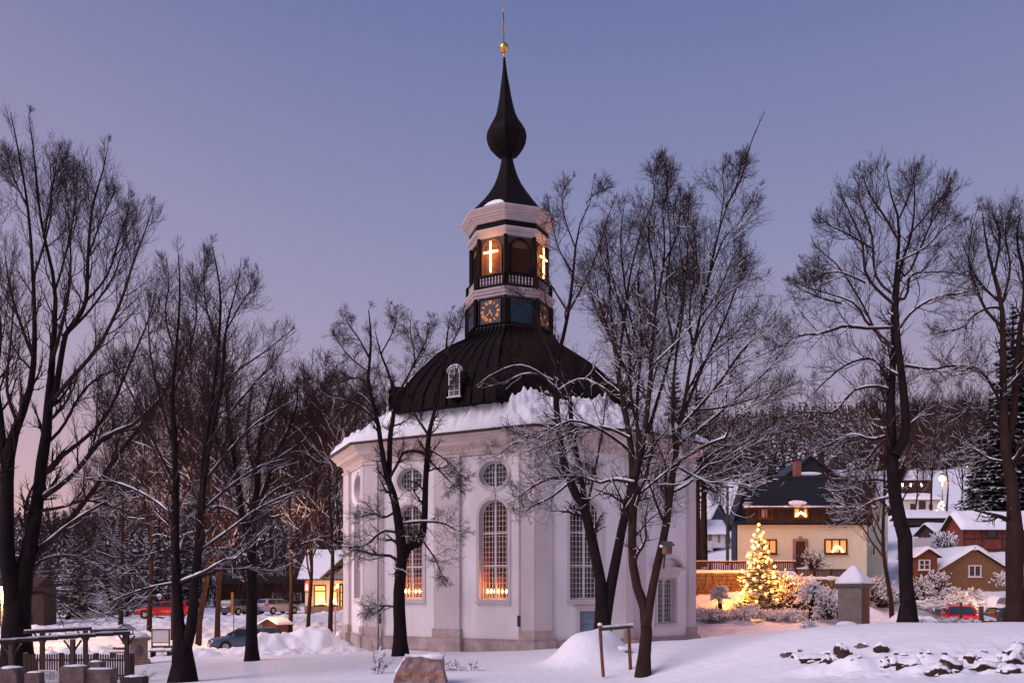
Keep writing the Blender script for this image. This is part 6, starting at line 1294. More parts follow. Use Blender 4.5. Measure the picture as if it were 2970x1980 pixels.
    if roofbox:
        l_ = MB(); l_.box((-.6, 0, 1.76), (2.1, .85, .34), taper=.85); o = l_.build('roof_box', mat('grey_roof_box', (.12, .13, .17), rough=.3), t, True); m_ = o.modifiers.new('b', 'BEVEL'); m_.width = .08; m_.segments = 3
    if snow:
        for nm, pts in (('roof_snow', [(-2.0, .60, 1.42), (.3, .56, 1.46)]), ('bonnet_snow', [(1.1, .70, .99), (2.15, .62, .80)])):
            V = []; n = 12; 
            for i in range(n):
                f = i / (n - 1); x = pts[0][0] + (pts[1][0] - pts[0][0]) * f; w = pts[0][1] + (pts[1][1] - pts[0][1]) * f; z_ = pts[0][2] + (pts[1][2] - pts[0][2]) * f
                for j in range(9): g_ = j / 4 - 1; e = max(0, 1 - abs(g_) ** 4) * min(1, 4 * f + .2, 4 * (1 - f) + .2); V.append((x, g_ * w, z_ - .03 + .16 * e))
            idx = np.arange(n * 9).reshape(n, 9); add(nm, mesh_np(nm, V, [np.stack([idx[:-1, :-1], idx[1:, :-1], idx[1:, 1:], idx[:-1, 1:]], -1).reshape(-1, 4)], SNOW, True), t, True)
    return t
M_CARG = mat('car_glass', (.015, .025, .035), rough=.06, spec=.8, var=.1)
pnt = lambda n, c: mat(n, c, rough=.25, var=.03, spec=.6)
GC = 'cars parked in the snow'
car('red car half buried behind a snow bank at the upper street', 474, 76, 1790, R(188), pnt('red_paint', (.50, .012, .010)), group=GC)
car('dark estate car seen from behind on the upper street', 700, 82, 1781, R(66), pnt('dark_grey_paint', (.05, .045, .06)), group=GC)
car('silver estate car right of the dark one on the upper street', 806, 84.5, 1778, R(58), pnt('silver_paint', (.34, .31, .36)), group=GC)
car('dark blue car on the lower street behind the thick trunk', 712, 55.5, 1884, R(207), pnt('blue_grey_paint', (.06, .085, .14)), group=GC)
car('red estate car facing the viewer behind the snow bank at the right', 2786, 48.5, 1830, R(-114), pnt('red_paint', (.50, .012, .010)), group=GC)
car('snow-covered car with a grey roof box at the right edge', 2992, 45.5, 1838, R(-4), pnt('dark_grey_paint', (.05, .045, .06)), snow=True, roofbox=True, group=GC)
# ------------------------------------------------------------------ foreground things
def gz_(px, Y_): return G(PX(px, Y_), Y_)
# pergola
M_PGR = mat('pergola_timber', (.062, .040, .030), var=.35, scale=5, snow=(.6, 3, .4))
pg = thing('pergola', 'weathered timber pergola of posts and snow-topped beams at the lower left', 'pergola', (PX(211, 29), 29, gz_(211, 29)))
def ppost(px, Y_, py, w=.13):
    x = PX(px, Y_); z1 = PZ(py, Y_); z0_ = G(x, Y_) - .2; mb = MB(); mb.box((x, Y_, (z0_ + z1) / 2), (w, w, z1 - z0_)); mb.build('post', M_PGR, pg); return x, z1
for px, Y_, py in ((33, 26.6, 1862), (211, 29.0, 1852), (368, 31.0, 1838), (123, 30.6, 1832), (248, 31.6, 1826)):
    x, z1 = ppost(px, Y_, py)
    for s in (-1, 1): mb = MB(); mb.tube([(x + s * .03, Y_, z1 - .42), (x + s * .28, Y_ + s * .02, z1 - .04)], .035, 4); mb.build('brace', M_PGR, pg)
for pts in (((-20, 26.0, 1862), (376, 31.2, 1834)), ((70, 30.2, 1833), (266, 31.8, 1822)), ((262, 32, 1830), (372, 33, 1826))):
    a, b_ = [P(p[0], p[2], p[1]) for p in pts]; n = 7
    for i in range(n):
        p, q_ = a.lerp(b_, i / n), a.lerp(b_, (i + 1) / n - .004); mb = MB(); d = q_ - p; mb.box((p + q_) / 2, (d.length, .09, .11), rz=math.atan2(d.y, d.x), ry=-math.asin(d.z / d.length) + .03); mb.build('beam', M_PGR, pg)
    p = resamp([tuple(a + Vector((0, 0, .075))), tuple(b_ + Vector((0, 0, .075)))], 40); rr_ = .022 + .03 * np.abs(fbm(p[:, 0] * 2.5, p[:, 1], None, 2, 8)); V, q_ = tubes_np(p[None], rr_[None], 6); add('snow', mesh_np('snow', V, [q_], SNOW, True), pg)
# picket fence left
M_PF = mat('dark_picket_wood', (.060, .034, .028), var=.3, scale=4, snow=(.8, 3, .3))
zf = PZ(1977, 30); fence('picket_fence', 'dark wooden picket fence at the lower left behind the pergola posts', PX(56, 30), 30.3, PX(369, 30), 30.3, lambda x, y: zf, .93, 44, M_PF, .055, rails=(.22, .80), posts=3, peaked=True)
# quarry blocks
def block(label, px0, px1, py0, py1, Y_, m=M_STONE, seed=0, group='quarry stone blocks at the lower left', dep=.5, cat='stone block', name='stone_block', rough=.16, cut=.62):
    x0, x1, z0_, z1 = PX(px0, Y_), PX(px1, Y_), PZ(py1, Y_), PZ(py0, Y_); c = ((x0 + x1) / 2, Y_ + dep / 2, (z0_ + z1) / 2)
    t = thing(name, label, cat, (c[0], c[1], z0_), 0, group); o = lump('stone', c, ((x1 - x0) / cut, dep / cut, (z1 - z0_) / cut), m, seed, 4, rough, cut=cut, parent=t)
    s = lump('snow_cap', (c[0], c[1], z1 - .01), ((x1 - x0) * 1.0, dep * 1.0, .11), SNOW, seed + 5, 3, .15, parent=t); return t
block('grey quarry block at the bottom left corner', -10, 49, 1936, 2010, 25.2, seed=1); block('reddish quarry block standing before the white plastic bench', 71, 113, 1950, 2010, 25.0, seed=2, dep=.3); block('tall quarry block in front of the pergola post', 172, 242, 1932, 2010, 25.3, seed=3); block('wide dark quarry block right of the tall one', 238, 318, 1940, 2010, 25.4, M_STONE, 4); block('small rounded stone on top of the wide dark block', 254, 290, 1919, 1942, 25.6, M_STONE, 5, dep=.35); block('low dark boulder near the leafless sapling at the lower left', 348, 412, 1962, 2000, 27.5, mat('dark_boulder', (.05, .035, .035), var=.3, bump=.02, bscale=8), 6)
# white plastic bench back
bn = thing('garden_bench', 'white slatted plastic garden bench among the stone blocks', 'bench', (PX(125, 25.6), 25.6, gz_(125, 25.6))); x0, x1 = PX(95, 25.6), PX(166, 25.6); z0_, z1 = PZ(1985, 25.6), PZ(1945, 25.6); M_PL = mat('white_plastic', (.62, .60, .60), rough=.4)
mb = MB(); mb.tube([(x0, 25.7, z0_), (x0 + .03, 25.72, z1 - .08), (x0 + .12, 25.74, z1), (x1 - .12, 25.74, z1), (x1 - .02, 25.72, z1 - .08), (x1, 25.7, z0_)], .028, 8); mb.build('back_frame', M_PL, bn)
mb = MB(); mb.tube([(x0 + .02, 25.7, z0_ + .12), (x1 - .02, 25.7, z0_ + .12)], .02, 6); mb.build('rail', M_PL, bn)
for i in range(11): mb = MB(); x = x0 + .07 + (x1 - x0 - .14) * i / 10; mb.box((x, 25.72, (z0_ + .12 + z1) / 2), (.028, .015, z1 - z0_ - .14)); mb.build('slat', M_PL, bn)
mb = MB(); mb.box(((x0 + x1) / 2, 25.45, z0_ + .0), (x1 - x0, .45, .04)); mb.build('seat', M_PL, bn)
for s in (x0, x1): mb = MB(); mb.box((s, 25.45, z0_ - .18), (.05, .45, .4)); mb.build('leg', M_PL, bn)
# monument pedestal
Yp = 38.0; M_MON = mat('sandstone_monument', (.30, .20, .15), var=.2, scale=3, bump=.01); zp = PZ(1929, Yp); pxc = PX(401, Yp); mo = thing('pedestal', 'square sandstone pedestal with a carved relief and a snow heap on top', 'monument', (pxc, Yp, zp), R(28))
H_ = PZ(1848, Yp) - zp
for nm, w, a, b_ in (('base', 1.02, 0, .15), ('base', .92, .15, .27), ('shaft', .72, .27, H_ - .1), ('cap', .92, H_ - .10, H_ - .04), ('cap', 1.02, H_ - .04, H_ + .02)): mb = MB(); mb.box((0, 0, (a + b_) / 2), (w, w, b_ - a - (.001 if nm == 'base' else 0))); mb.build(nm, M_MON, mo, True)
mb = MB(); mb.lathe([(.20, 0), (.18, .02), (.10, .035), (.0, .04)], (0, 0, 0), 16); 
for i, v in enumerate(mb.v): mb.v[i] = (v[0] * .9, -.36 - v[2], H_ * .55 + v[1] * 1.3)
mb.build('relief', mat('grey_relief', (.15, .12, .13)), mo, True, True)
lump('snow_cap', (pxc, Yp, zp + H_ + .06), (.85, .85, .42), SNOW, 2, 3, .12, parent=mo)
# info board with bench
Yb = 42.5; ib = thing('notice_board', 'snow-plastered notice board on two posts behind the red-brown bench', 'sign board', (PX(466, Yb), Yb, gz_(466, Yb))); xa, xb = PX(441, Yb), PX(491, Yb); za, zb_ = PZ(1905, Yb), PZ(1824, Yb)
for x in (xa, xb): mb = MB(); mb.box((x, Yb, (za + zb_) / 2), (.055, .055, zb_ - za)); mb.build('post', M_WOOD, ib)
mb = MB(); mb.box(((xa + xb) / 2, Yb, PZ(1844, Yb)), (xb - xa - .06, .04, PZ(1829, Yb) - PZ(1860, Yb))); mb.build('panel', mat('frosted_panel', (.66, .58, .58), var=.06), ib); mb = MB(); mb.box(((xa + xb) / 2, Yb, PZ(1825, Yb)), (xb - xa + .06, .12, .07)); mb.build('top_beam', M_WOODR, ib); mb = MB(); mb.box(((xa + xb) / 2, Yb - .01, PZ(1862, Yb)), (xb - xa - .06, .05, .05)); mb.build('lower_beam', M_WOOD, ib)
snow_strip('snow', None, [(xa, Yb, zb_ + .03), (xb, Yb, zb_ + .03)], .035, 1, ib)
def bench(label, px0, px1, pyt, pyb, Y_):
    x0, x1 = PX(px0, Y_), PX(px1, Y_); z0_ = PZ(pyb, Y_); zt_ = PZ(pyt, Y_); t = thing('park_bench', label, 'bench', ((x0 + x1) / 2, Y_, z0_), 0, 'park benches'); h = zt_ - z0_
    for i in range(2): mb = MB(); mb.box(((x0 + x1) / 2, Y_ + .2, zt_ - .07 - i * .17), (x1 - x0, .035, .12), rx=R(-8)); mb.build('back_slat', M_WOODR, t)
    for i in range(3): mb = MB(); mb.box(((x0 + x1) / 2, Y_ - .25 + i * .15, z0_ + h * .5), (x1 - x0, .12, .035)); mb.build('seat_slat', M_WOODR, t)
    for x in (x0 + .12, x1 - .12): mb = MB(); mb.box((x, Y_ - .1, z0_ + h * .22), (.06, .42, h * .5)); mb.build('leg', M_TYRE, t); mb = MB(); mb.box((x, Y_ + .22, z0_ + h * .5), (.05, .05, h * .95)); mb.build('leg', M_TYRE, t)
    snow_strip('snow', None, [(x0, Y_ - .08, z0_ + h * .5 + .05), (x1, Y_ - .08, z0_ + h * .5 + .05)], .10, 1, t); return t
bench('red-brown slatted bench behind the monument pedestal', 322, 376, 1876, 1905, 41.5); bench('red-brown slatted bench in front of the notice board', 438, 500, 1871, 1902, 41.8)
# wooden lantern box on a post near the pergola
Yl = 36; x = PX(367, Yl); bx = thing('feeder_house', 'dark wooden gabled box on a post with snow on its left roof side', 'bird feeder', (x, Yl, gz_(367, Yl))); z1 = PZ(1808, Yl); z0_ = PZ(1838, Yl)
mb = MB(); mb.box((x, Yl, (gz_(367, Yl) + z0_) / 2), (.10, .10, z0_ - gz_(367, Yl))); mb.build('post', M_WOOD, bx); mb = MB(); mb.box((x, Yl, z0_), (.50, .4, .05)); mb.build('floor', M_WOOD, bx)
for s in (-1, 1):
    for yy in (-.15, .15): mb = MB(); mb.box((x + s * .2, Yl + yy, (z0_ + z1 - .2) / 2), (.04, .04, z1 - .2 - z0_)); mb.build('post', M_WOOD, bx)
    mb = MB(); mb.box((x + s * .15, Yl, z1 - .13), (.40, .5, .03), ry=s * R(38)); mb.build('roof_side', M_WOOD, bx)
lump('snow_cap', (x - .15, Yl, z1 - .09), (.36, .46, .14), SNOW, 4, 3, .1, parent=bx)
x = x - .25; mb = MB(); mb.box((x, Yl + .5, PZ(1850, Yl)), (.28, .1, .5)); o = thing('notice_case', 'dark narrow display case on a post left of the feeder house', 'sign', (x, Yl + .5, gz_(350, Yl))); mb.build('case', M_FDARK, o); mb = MB(); mb.box((x, Yl + .5, PZ(1875, Yl)), (.06, .06, .8)); mb.build('post', M_WOOD, o)
# small white post lantern
Yl = 80; x = PX(463, Yl); t = thing('post_lantern', 'unlit white lantern on a thin post before the conifers', 'lamp', (x, Yl, PZ(1802, Yl))); mb = MB(); mb.tube([(x, Yl, PZ(1806, Yl)), (x, Yl, PZ(1737, Yl))], .05, 8); mb.build('post', M_FDARK, t); mb = MB(); mb.lathe([(.10, 0), (.22, .38), (.25, .40)], (x, Yl, PZ(1738, Yl)), 8); mb.build('lantern', mat('milky_glass', (.6, .5, .5)), t, smooth=True); mb = MB(); mb.lathe([(.30, .0), (.26, .10), (.0, .2)], (x, Yl, PZ(1726, Yl)), 8); mb.build('cap', SNOW, t)
# brown hut by the street
Yh = 61; hb, _ = gable_house('salt_hut', 'small reddish-brown wooden hut with snow roof behind the blue car', 'hut', (PX(782, Yh), Yh, PZ(1850, Yh)), 1.25, 1.4, PZ(1808, Yh) - PZ(1850, Yh), .30, rz=R(-25), mw=M_WOODR, mr=M_WOODR, ridge='y', snow=.10, over=.22, base=.1)
for i in range(6): mb = MB(); mb.M = frameM((PX(782, Yh), Yh, PZ(1850, Yh)), R(-25)); mb.box((0, -.02, .12 + i * .16), (1.22, .03, .13)); mb.build('board', M_WOODR, hb)
mb = MB(); mb.M = frameM((PX(782, Yh), Yh, PZ(1850, Yh)), R(-25)); mb.box((-.05, -.05, .62), (.34, .03, .5)); mb.build('shutter', mat('light_brown_boards', (.28, .13, .06)), hb)
# signs
def pole_sign(name, label, px, Y_, pyt, pyb, panel=None, m=M_WOOD, pm=None, r=.035, cat='sign'):
    x = PX(px, Y_); t = thing(name, label, cat, (x, Y_, PZ(pyb, Y_))); mb = MB(); mb.tube([(x, Y_, PZ(pyb, Y_) - .3), (x, Y_, PZ(pyt, Y_))], r, 8); mb.build('post', m, t)
    if panel: dx, w, a, b_ = panel; mb = MB(); mb.box((x + dx, Y_ - .05, PZ((a + b_) / 2, Y_)), (w, .04, PZ(a, Y_) - PZ(b_, Y_))); mb.build('panel', pm, t)
    return t
pole_sign('street_sign', 'tall thin sign post with a narrow orange-lit board left of the thick trunk', 678, 66, 1716, 1835, (-.1, .18, 1716, 1782), M_FDARK, mat('amber_glow_board', (.16, .08, .03), emis=(1, .4, .05), estr=.06))  # board glows faintly by itself in place of lamp light falling on it
pole_sign('street_sign', 'narrow upright reddish sign board near the church corner', 972, 62, 1756, 1836, (.04, .10, 1758, 1826), M_WOODR, mat('salmon_board', (.50, .20, .15)))
pole_sign('garden_pole', 'thin stake with an arrow-shaped tip left of the stone kiosk', 2410, 48, 1680, 1790, (0, .14, 1682, 1700), M_WOOD, M_OCH, .02, 'pole')
for px, pyt, w, lb in ((2787, 1745, .10, 'slender grey post with a snow cap in front of the red car'), (2846, 1757, .16, 'thick grey fence post right of the front-facing red car'), (2895, 1771, .11, 'short grey fence post with a nail bar before the car with roof box')):
    x = PX(px, 31); t = thing('fence_post', lb, 'post', (x, 31, G(x, 31))); mb = MB(); mb.tube([(x, 31, G(x, 31) - .2), (x, 31, PZ(pyt, 31))], w / 2, 8); mb.build('post', M_WOOD, t); lump('snow_cap', (x, 31, PZ(pyt, 31)), (w, w, .06), SNOW, 1, 2, .1, parent=t)
# brown board fence between posts
t = thing('board_fence', 'low sloping brown board fence between the posts at the right', 'fence', (PX(2872, 33), 33, G(PX(2872, 33), 33)))
for i in range(7): a = PX(2851 + i * 6, 33); mb = MB(); mb.box((a + .035, 33, PZ(1812, 33) - .1), (.07, .03, PZ(1788 + i * 1.8, 33) - PZ(1812, 33) + .25)); mb.build('board', M_WOOD, t)
snow_strip('snow', None, [(PX(2850, 33), 33, PZ(1786, 33)), (PX(2896, 33), 33, PZ(1799, 33))], .05, 1, t)
# stone kiosk
Yk = 42.0; M_CON = mat('old_concrete', (.17, .145, .13), var=.25, scale=3, bump=.006); xk0, xk1 = PX(2424, Yk), PX(2513, Yk); zk0, zk1 = PZ(1822, Yk), PZ(1700, Yk)
kk = thing('stone_kiosk', 'grey concrete kiosk with a brown door under a pyramid of snow', 'kiosk', ((xk0 + xk1) / 2, Yk, zk0), R(-46)); W_ = (xk1 - xk0) * .78
mb = MB(); mb.box((0, .3, (zk1 - zk0) / 2 - .1), (W_, W_ * .8, zk1 - zk0 + .2)); mb.build('wall', M_CON, kk, True)
for i in range(5): mb = MB(); mb.box((W_ / 2 + .015, .02 + i * .13, (zk1 - zk0) / 2), (.03, .12, zk1 - zk0 - .15)); mb.build('door_board', M_WOODR, kk, True)
mb = MB(); mb.box((0, .3, zk1 - zk0 + .07), (W_ + .25, W_ * .8 + .25, .14)); mb.build('cornice', mat('kiosk_cornice', (.10, .085, .075)), kk, True)
mb = MB(); mb.lathe([(W_ * .72, 0), (W_ * .74, .10), (W_ * .50, .42), (W_ * .26, .70), (.14, .86), (0.02, .90)], (0, .3, zk1 - zk0 + .14), 24)
for i, v in enumerate(mb.v):  # rounded square pyramid
    dx, dy = v[0], v[1] - .3; r_ = math.hypot(dx, dy); a = math.atan2(dy, dx); k_ = 1 / max(abs(math.cos(a)), abs(math.sin(a))); k_ = 1 + (k_ - 1) * .8; mb.v[i] = (dx * k_ * .84, .3 + dy * k_ * .74, v[2])
mb.build('snow_roof', SNOW, kk, True, True)
t = thing('stone_slab', 'low stone slab carrying a rounded snow cushion in front of the kiosk', 'slab', (PX(2445, 40), 40, PZ(1822, 40))); mb = MB(); mb.box((PX(2448, 40), 40, PZ(1818, 40)), (1.15, .6, .10)); mb.build('slab', M_CON, t); lump('snow_cap', (PX(2456, 40), 40, PZ(1811, 40)), (.95, .55, .36), SNOW, 3, 3, .1, parent=t)
# nest box on the near tree
nb_ = P(1935, 1592, 26.75); bxh = thing('nest_box', 'wooden nest box with a green gabled roof fixed to the near tree', 'nest box', nb_, R(25))
mb = MB(); mb.box((0, 0, -.02), (.24, .20, .26)); mb.build('box', mat('nest_box_wood', (.20, .10, .07), var=.4, scale=9), bxh, True); mb = MB(); mb.tube([(.05, -.095, .0), (.05, -.108, .0)], .025, 10); mb.build('entrance', M_TYRE, bxh, True)
for s in (-1, 1): mb = MB(); mb.box((0, s * .085, .17), (.36, .23, .02), rx=-s * R(38)); mb.build('roof_side', mat('green_felt', (.075, .10, .055), var=.2), bxh, True)
lump('snow_cap', nb_ + Vector((-.18, 0, .10)), (.13, .14, .10), SNOW, 5, 2, .2, parent=bxh)
mb = MB(); mb.box((-.02, .12, -.30), (.06, .03, .6), ry=R(6)); mb.build('batten', M_WOOD, bxh, True)
# two-post wooden frame
Yf = 27.3; fr_ = thing('wooden_frame', 'simple frame of two thin posts and a snowy crossbar before the snow mound', 'frame', (PX(1745, Yf), Yf, gz_(1745, Yf)))
mb = MB(); mb.tube([P(1750, 1962, Yf), P(1744, 1880, Yf), P(1740, 1812, Yf)], [.055, .05, .06], 8); mb.build('post', M_WOODR, fr_); mb = MB(); mb.tube([P(1829, 1950, Yf + .9), P(1826, 1880, Yf + .9), P(1823, 1822, Yf + .9)], [.06, .055, .05], 8); mb.build('post', M_WOODR, fr_)
a, b_ = P(1741, 1824, Yf), P(1834, 1816, Yf + .9); mb = MB(); d = b_ - a; mb.box((a + b_) / 2, (d.length, .07, .10), rz=math.atan2(d.y, d.x), ry=-math.asin(d.z / d.length)); mb.build('crossbar', M_WOOD, fr_); snow_strip('snow', None, [tuple(a + Vector((0, 0, .07))), tuple(b_ + Vector((0, 0, .07)))], .05, 2, fr_); lump('snow_cap', P(1740, 1810, Yf), (.16, .16, .12), SNOW, 1, 2, .1, parent=fr_)
t = thing('stone_trough', 'grey slatted trough under a snow cushion right of the mound', 'trough', (PX(1806, 30.5), 30.5, gz_(1806, 30.5)))
for i in range(3): mb = MB(); mb.box((PX(1808, 30.5), 30.5, PZ(1910 - i * 9, 30.5)), (.52, .4, .095)); mb.build('course', M_CON, t)
lump('snow_cap', (PX(1806, 30.5), 30.5, PZ(1880, 30.5)), (.62, .5, .22), SNOW, 9, 3, .1, parent=t)
# foreground boulder
Yr = 25.9; pts_ = [(1138, 2000), (1147, 1960), (1163, 1925), (1176, 1903), (1283, 1908), (1285, 1940), (1293, 1982), (1294, 2000)]
bo = thing('boulder', 'large pink-grey boulder with an orange vein in the centre foreground', 'boulder', (PX(1215, Yr), Yr, PZ(1985, Yr))); import bmesh
bm = bmesh.new(); bmesh.ops.create_icosphere(bm, subdivisions=6, radius=1); co = np.array([v.co for v in bm.verts]); co *= (1 + .10 * fbm(co[:, 0] * 2, co[:, 1] * 2, co[:, 2] * 2, 5, 3))[:, None]; co = np.clip(co, -.60, .60) / .60
hgt = (co[:, 2] + 1) / 2; zz_ = PZ(2010, Yr) + hgt * (PZ(1905, Yr) - PZ(2010, Yr)); pyv = 1708 - (zz_ - CZ) / Yr * FPX
lf = np.interp(pyv, [1903, 1915, 1930, 1950, 1975, 2010], [1176, 1166, 1160, 1149, 1141, 1134]); rt_ = np.interp(pyv, [1903, 1910, 1940, 1965, 1985, 2010], [1282, 1284, 1284, 1289, 1295, 1300]); u_ = (co[:, 0] + 1) / 2
xx_ = PX(lf + (rt_ - lf) * u_, Yr); yy_ = Yr + .40 + co[:, 1] * (.42 - .10 * hgt); nz_ = fbm(xx_ * 4, zz_ * 4, yy_ * 2, 5, 8); yy_ += .055 * nz_; zz_ = zz_ - .05 * u_ * hgt + .012 * nz_
for v, a_, b__, c_ in zip(bm.verts, xx_, yy_, zz_): v.co = (a_, b__, c_)
me = bpy.data.meshes.new('stone'); bm.to_mesh(me); bm.free()
mbd = bpy.data.materials.new('porphyry_boulder'); mbd.use_nodes = True; t_ = mbd.node_tree; b_ = t_.nodes['Principled BSDF']; n1_ = t_.nodes.new('ShaderNodeTexNoise'); n1_.inputs['Scale'].default_value = 4; n1_.inputs['Detail'].default_value = 8; tc_ = t_.nodes.new('ShaderNodeTexCoord'); t_.links.new(tc_.outputs['Object'], n1_.inputs[0]); r_ = t_.nodes.new('ShaderNodeValToRGB'); r_.color_ramp.elements[0].position = .35; r_.color_ramp.elements[0].color = (.20, .125, .115, 1); r_.color_ramp.elements[1].position = .65; r_.color_ramp.elements[1].color = (.33, .23, .21, 1); t_.links.new(n1_.outputs[0], r_.inputs[0])
# orange vein: a band low on the face
sp_ = t_.nodes.new('ShaderNodeSeparateXYZ'); t_.links.new(tc_.outputs['Object'], sp_.inputs[0]); mm = t_.nodes.new('ShaderNodeMath'); mm.operation = 'MULTIPLY_ADD'; t_.links.new(n1_.outputs[0], mm.inputs[0]); mm.inputs[1].default_value = .30; t_.links.new(sp_.outputs['Z'], mm.inputs[2]); cc_ = t_.nodes.new('ShaderNodeMath'); cc_.operation = 'COMPARE'; cc_.inputs[1].default_value = PZ(1957, Yr) + .15; cc_.inputs[2].default_value = .045; t_.links.new(mm.outputs[0], cc_.inputs[0]); mi_ = t_.nodes.new('ShaderNodeMixRGB'); t_.links.new(cc_.outputs[0], mi_.inputs[0]); t_.links.new(r_.outputs[0], mi_.inputs[1]); mi_.inputs[2].default_value = (.34, .13, .04, 1); t_.links.new(mi_.outputs[0], b_.inputs['Base Color']); b_.inputs['Roughness'].default_value = .9
bp_ = t_.nodes.new('ShaderNodeBump'); bp_.inputs['Distance'].default_value = .03; n2_ = t_.nodes.new('ShaderNodeTexNoise'); n2_.inputs['Scale'].default_value = 9; n2_.inputs['Detail'].default_value = 6; t_.links.new(tc_.outputs['Object'], n2_.inputs[0]); t_.links.new(n2_.outputs[0], bp_.inputs['Height']); t_.links.new(bp_.outputs[0], b_.inputs['Normal'])
me.materials.append(mbd); me.polygons.foreach_set('use_smooth', [False] * len(me.polygons)); add('stone', me, bo)
sc_ = snow_strip('snow_cap', None, [(PX(1172, Yr), Yr + .30, PZ(1905, Yr) - .02), (PX(1230, Yr), Yr + .32, PZ(1904, Yr) - .02), (PX(1284, Yr), Yr + .32, PZ(1909, Yr) - .03)], .17, 3, bo)
for v in sc_.data.vertices: v.co.z = PZ(1903, Yr) + (v.co.z - PZ(1905, Yr)) * .45; v.co.y = Yr + .38 + (v.co.y - Yr - .33) * 1.9
snow_strip('snow_edge', None, [(PX(1174, Yr), Yr + .15, PZ(1907, Yr)), (PX(1160, Yr), Yr + .1, PZ(1930, Yr)), (PX(1147, Yr), Yr + .05, PZ(1950, Yr))], .045, 4, bo)
# dark rocks in the snow bank
random.seed(12); rl = [(2300, 1905, 40, 14), (2325, 1912, 26, 16), (2358, 1925, 22, 16), (2390, 1912, 60, 14), (2418, 1903, 34, 18), (2430, 1925, 32, 30), (2450, 1905, 30, 34), (2410, 1922, 24, 22), (2467, 1915, 20, 14), (2517, 1876, 28, 10), (2562, 1897, 28, 26), (2570, 1928, 22, 14), (2600, 1925, 36, 18), (2640, 1935, 40, 26), (2660, 1922, 34, 16), (2690, 1920, 44, 24), (2730, 1952, 40, 26), (2770, 1948, 44, 34), (2750, 1955, 34, 26), (2815, 1912, 34, 16), (2846, 1893, 24, 10), (2862, 1947, 56, 28), (2895, 1925, 36, 18), (2905, 1940, 40, 20), (2930, 1920, 40, 26), (2950, 1900, 40, 30), (2955, 1930, 50, 40), (2963, 1880, 26, 18), (2940, 1950, 40, 20), (2835, 1935, 22, 16)]
for i, (px, py, w, h) in enumerate(rl):
    Yq = 21.6
    for Yc_ in np.arange(17, 26, .25):
        if PZ(py, Yc_) < G(PX(px, Yc_), Yc_): Yq = Yc_; break
    s = Yq / FPX; o = lump('rock', (PX(px, Yq), Yq + .16, PZ(py + 3, Yq)), (w * s * 1.7, .5, h * s * 2.4), M_ROCK if i % 9 else M_STONE, i, 3, .45); tag(o, rank_label(i, [r[0] for r in rl], ('broad ' if w > 40 else 'small ' if w < 30 else '') + 'dark rock poking from the snow bank, %s in the row'), 'rock', 'rocks in the snow bank')
rk = [o for o in bpy.data.objects if o.name.startswith('rock')]; rub = MB(); import random as _r
for o in rk:
    vs = [v.co for v in o.data.vertices]; cx = sum(v.x for v in vs) / len(vs); cy = sum(v.y for v in vs) / len(vs); wd = max(v.x for v in vs) - min(v.x for v in vs)
    for k in range(2):
        x = cx + _r.uniform(-.7, .7) * wd; y = cy + _r.uniform(-.25, .2); r = _r.uniform(.04, .09); z = G(x, y) + r * .3
        rub.lathe([(r * .5, -r), (r * _r.uniform(.9, 1.3), -r * .2), (r * .8, r * .5), (r * .2, r * .8)], (x, y, z), 6, _r.uniform(0, 3), (_r.uniform(-.4, .4), _r.uniform(-.4, .4)))
tag(rub.build('rubble', M_ROCK), 'small dark stones and clods scattered between the rocks of the bank', 'rubble', kind='stuff')
# ------------------------------------------------------------------ lit spruce with string of lights
Yx = 51.5; xx = PX(2203, Yx); zx = PZ(1775, Yx); Hx = PZ(1520, Yx) - zx
ct = spruce('christmas_tree', 9, Hx, 1.5, 30, 16, m=mat('lit_spruce_needles', (.12, .11, .035), var=.4, scale=6, snow=(.62, 5, 1.0)), droop=.16, z0=.10, trunk=.09); ct.location = (xx, Yx, zx); tag(ct, 'spruce hung with glowing warm lights in front of the retaining wall', 'christmas tree')  # golden light of the bulbs is put into the needle colour
sl = thing('light_string', 'string of glowing warm bulbs wound round the garden spruce', 'lights', (xx, Yx, zx)); M_BULB = emi('tree_bulb', (1, .45, .10), 9)
bb = MB(); bb.lathe([(.01, -.09), (.09, 0), (.07, .06), (.01, .10)], (0, 0, 0), 8); bme = None
blist = [(2190, 1521), (2188, 1536), (2192, 1554)]
rb_ = np.random.default_rng(6)
for i in range(64):
    t = ((i + .5) / 64) ** .75; z = .93 - .80 * t + rb_.uniform(-.02, .02); r = (1.45 * (1 - z) ** .8 + .05) * rb_.uniform(.65, 1.10); a = i * 2.39996; blist.append((r * math.cos(a), r * math.sin(a), z * Hx + rb_.uniform(-.08, .08)))
for b in blist:
    if bme is None: o = bb.build('bulb', M_BULB, sl, True, True); bme = o.data
    else: o = add('bulb', bme, sl, True)
    if len(b) == 2: p = P(b[0], b[1], Yx); o.location = (p.x - xx + .22, 0, p.z - zx)
    else: o.location = b
for i in range(13):
    t = (i + .5) / 13; z = .90 - .74 * t; r = 1.5 * (1 - z) ** .8 + .30; a = -math.pi / 2 + math.sin(i * 2.4) * 1.9; lamp('string_light', (xx + r * math.cos(a), Yx + r * math.sin(a), zx + z * Hx), 85 + 75 * t, (1, .31, .04), .25, sl)
wire = MB(); wire.tube([(1.12 * (1 - (.93 - .78 * t)) ** .8 * math.cos(t * 74 * 2.39996 / 8) * .9, 1.12 * (1 - (.93 - .78 * t)) ** .8 * math.sin(t * 74 * 2.39996 / 8) * .9, (.93 - .78 * t) * Hx) for t in np.linspace(0, 1, 90)], .008, 4); wire.build('wire', M_TYRE, sl, True)
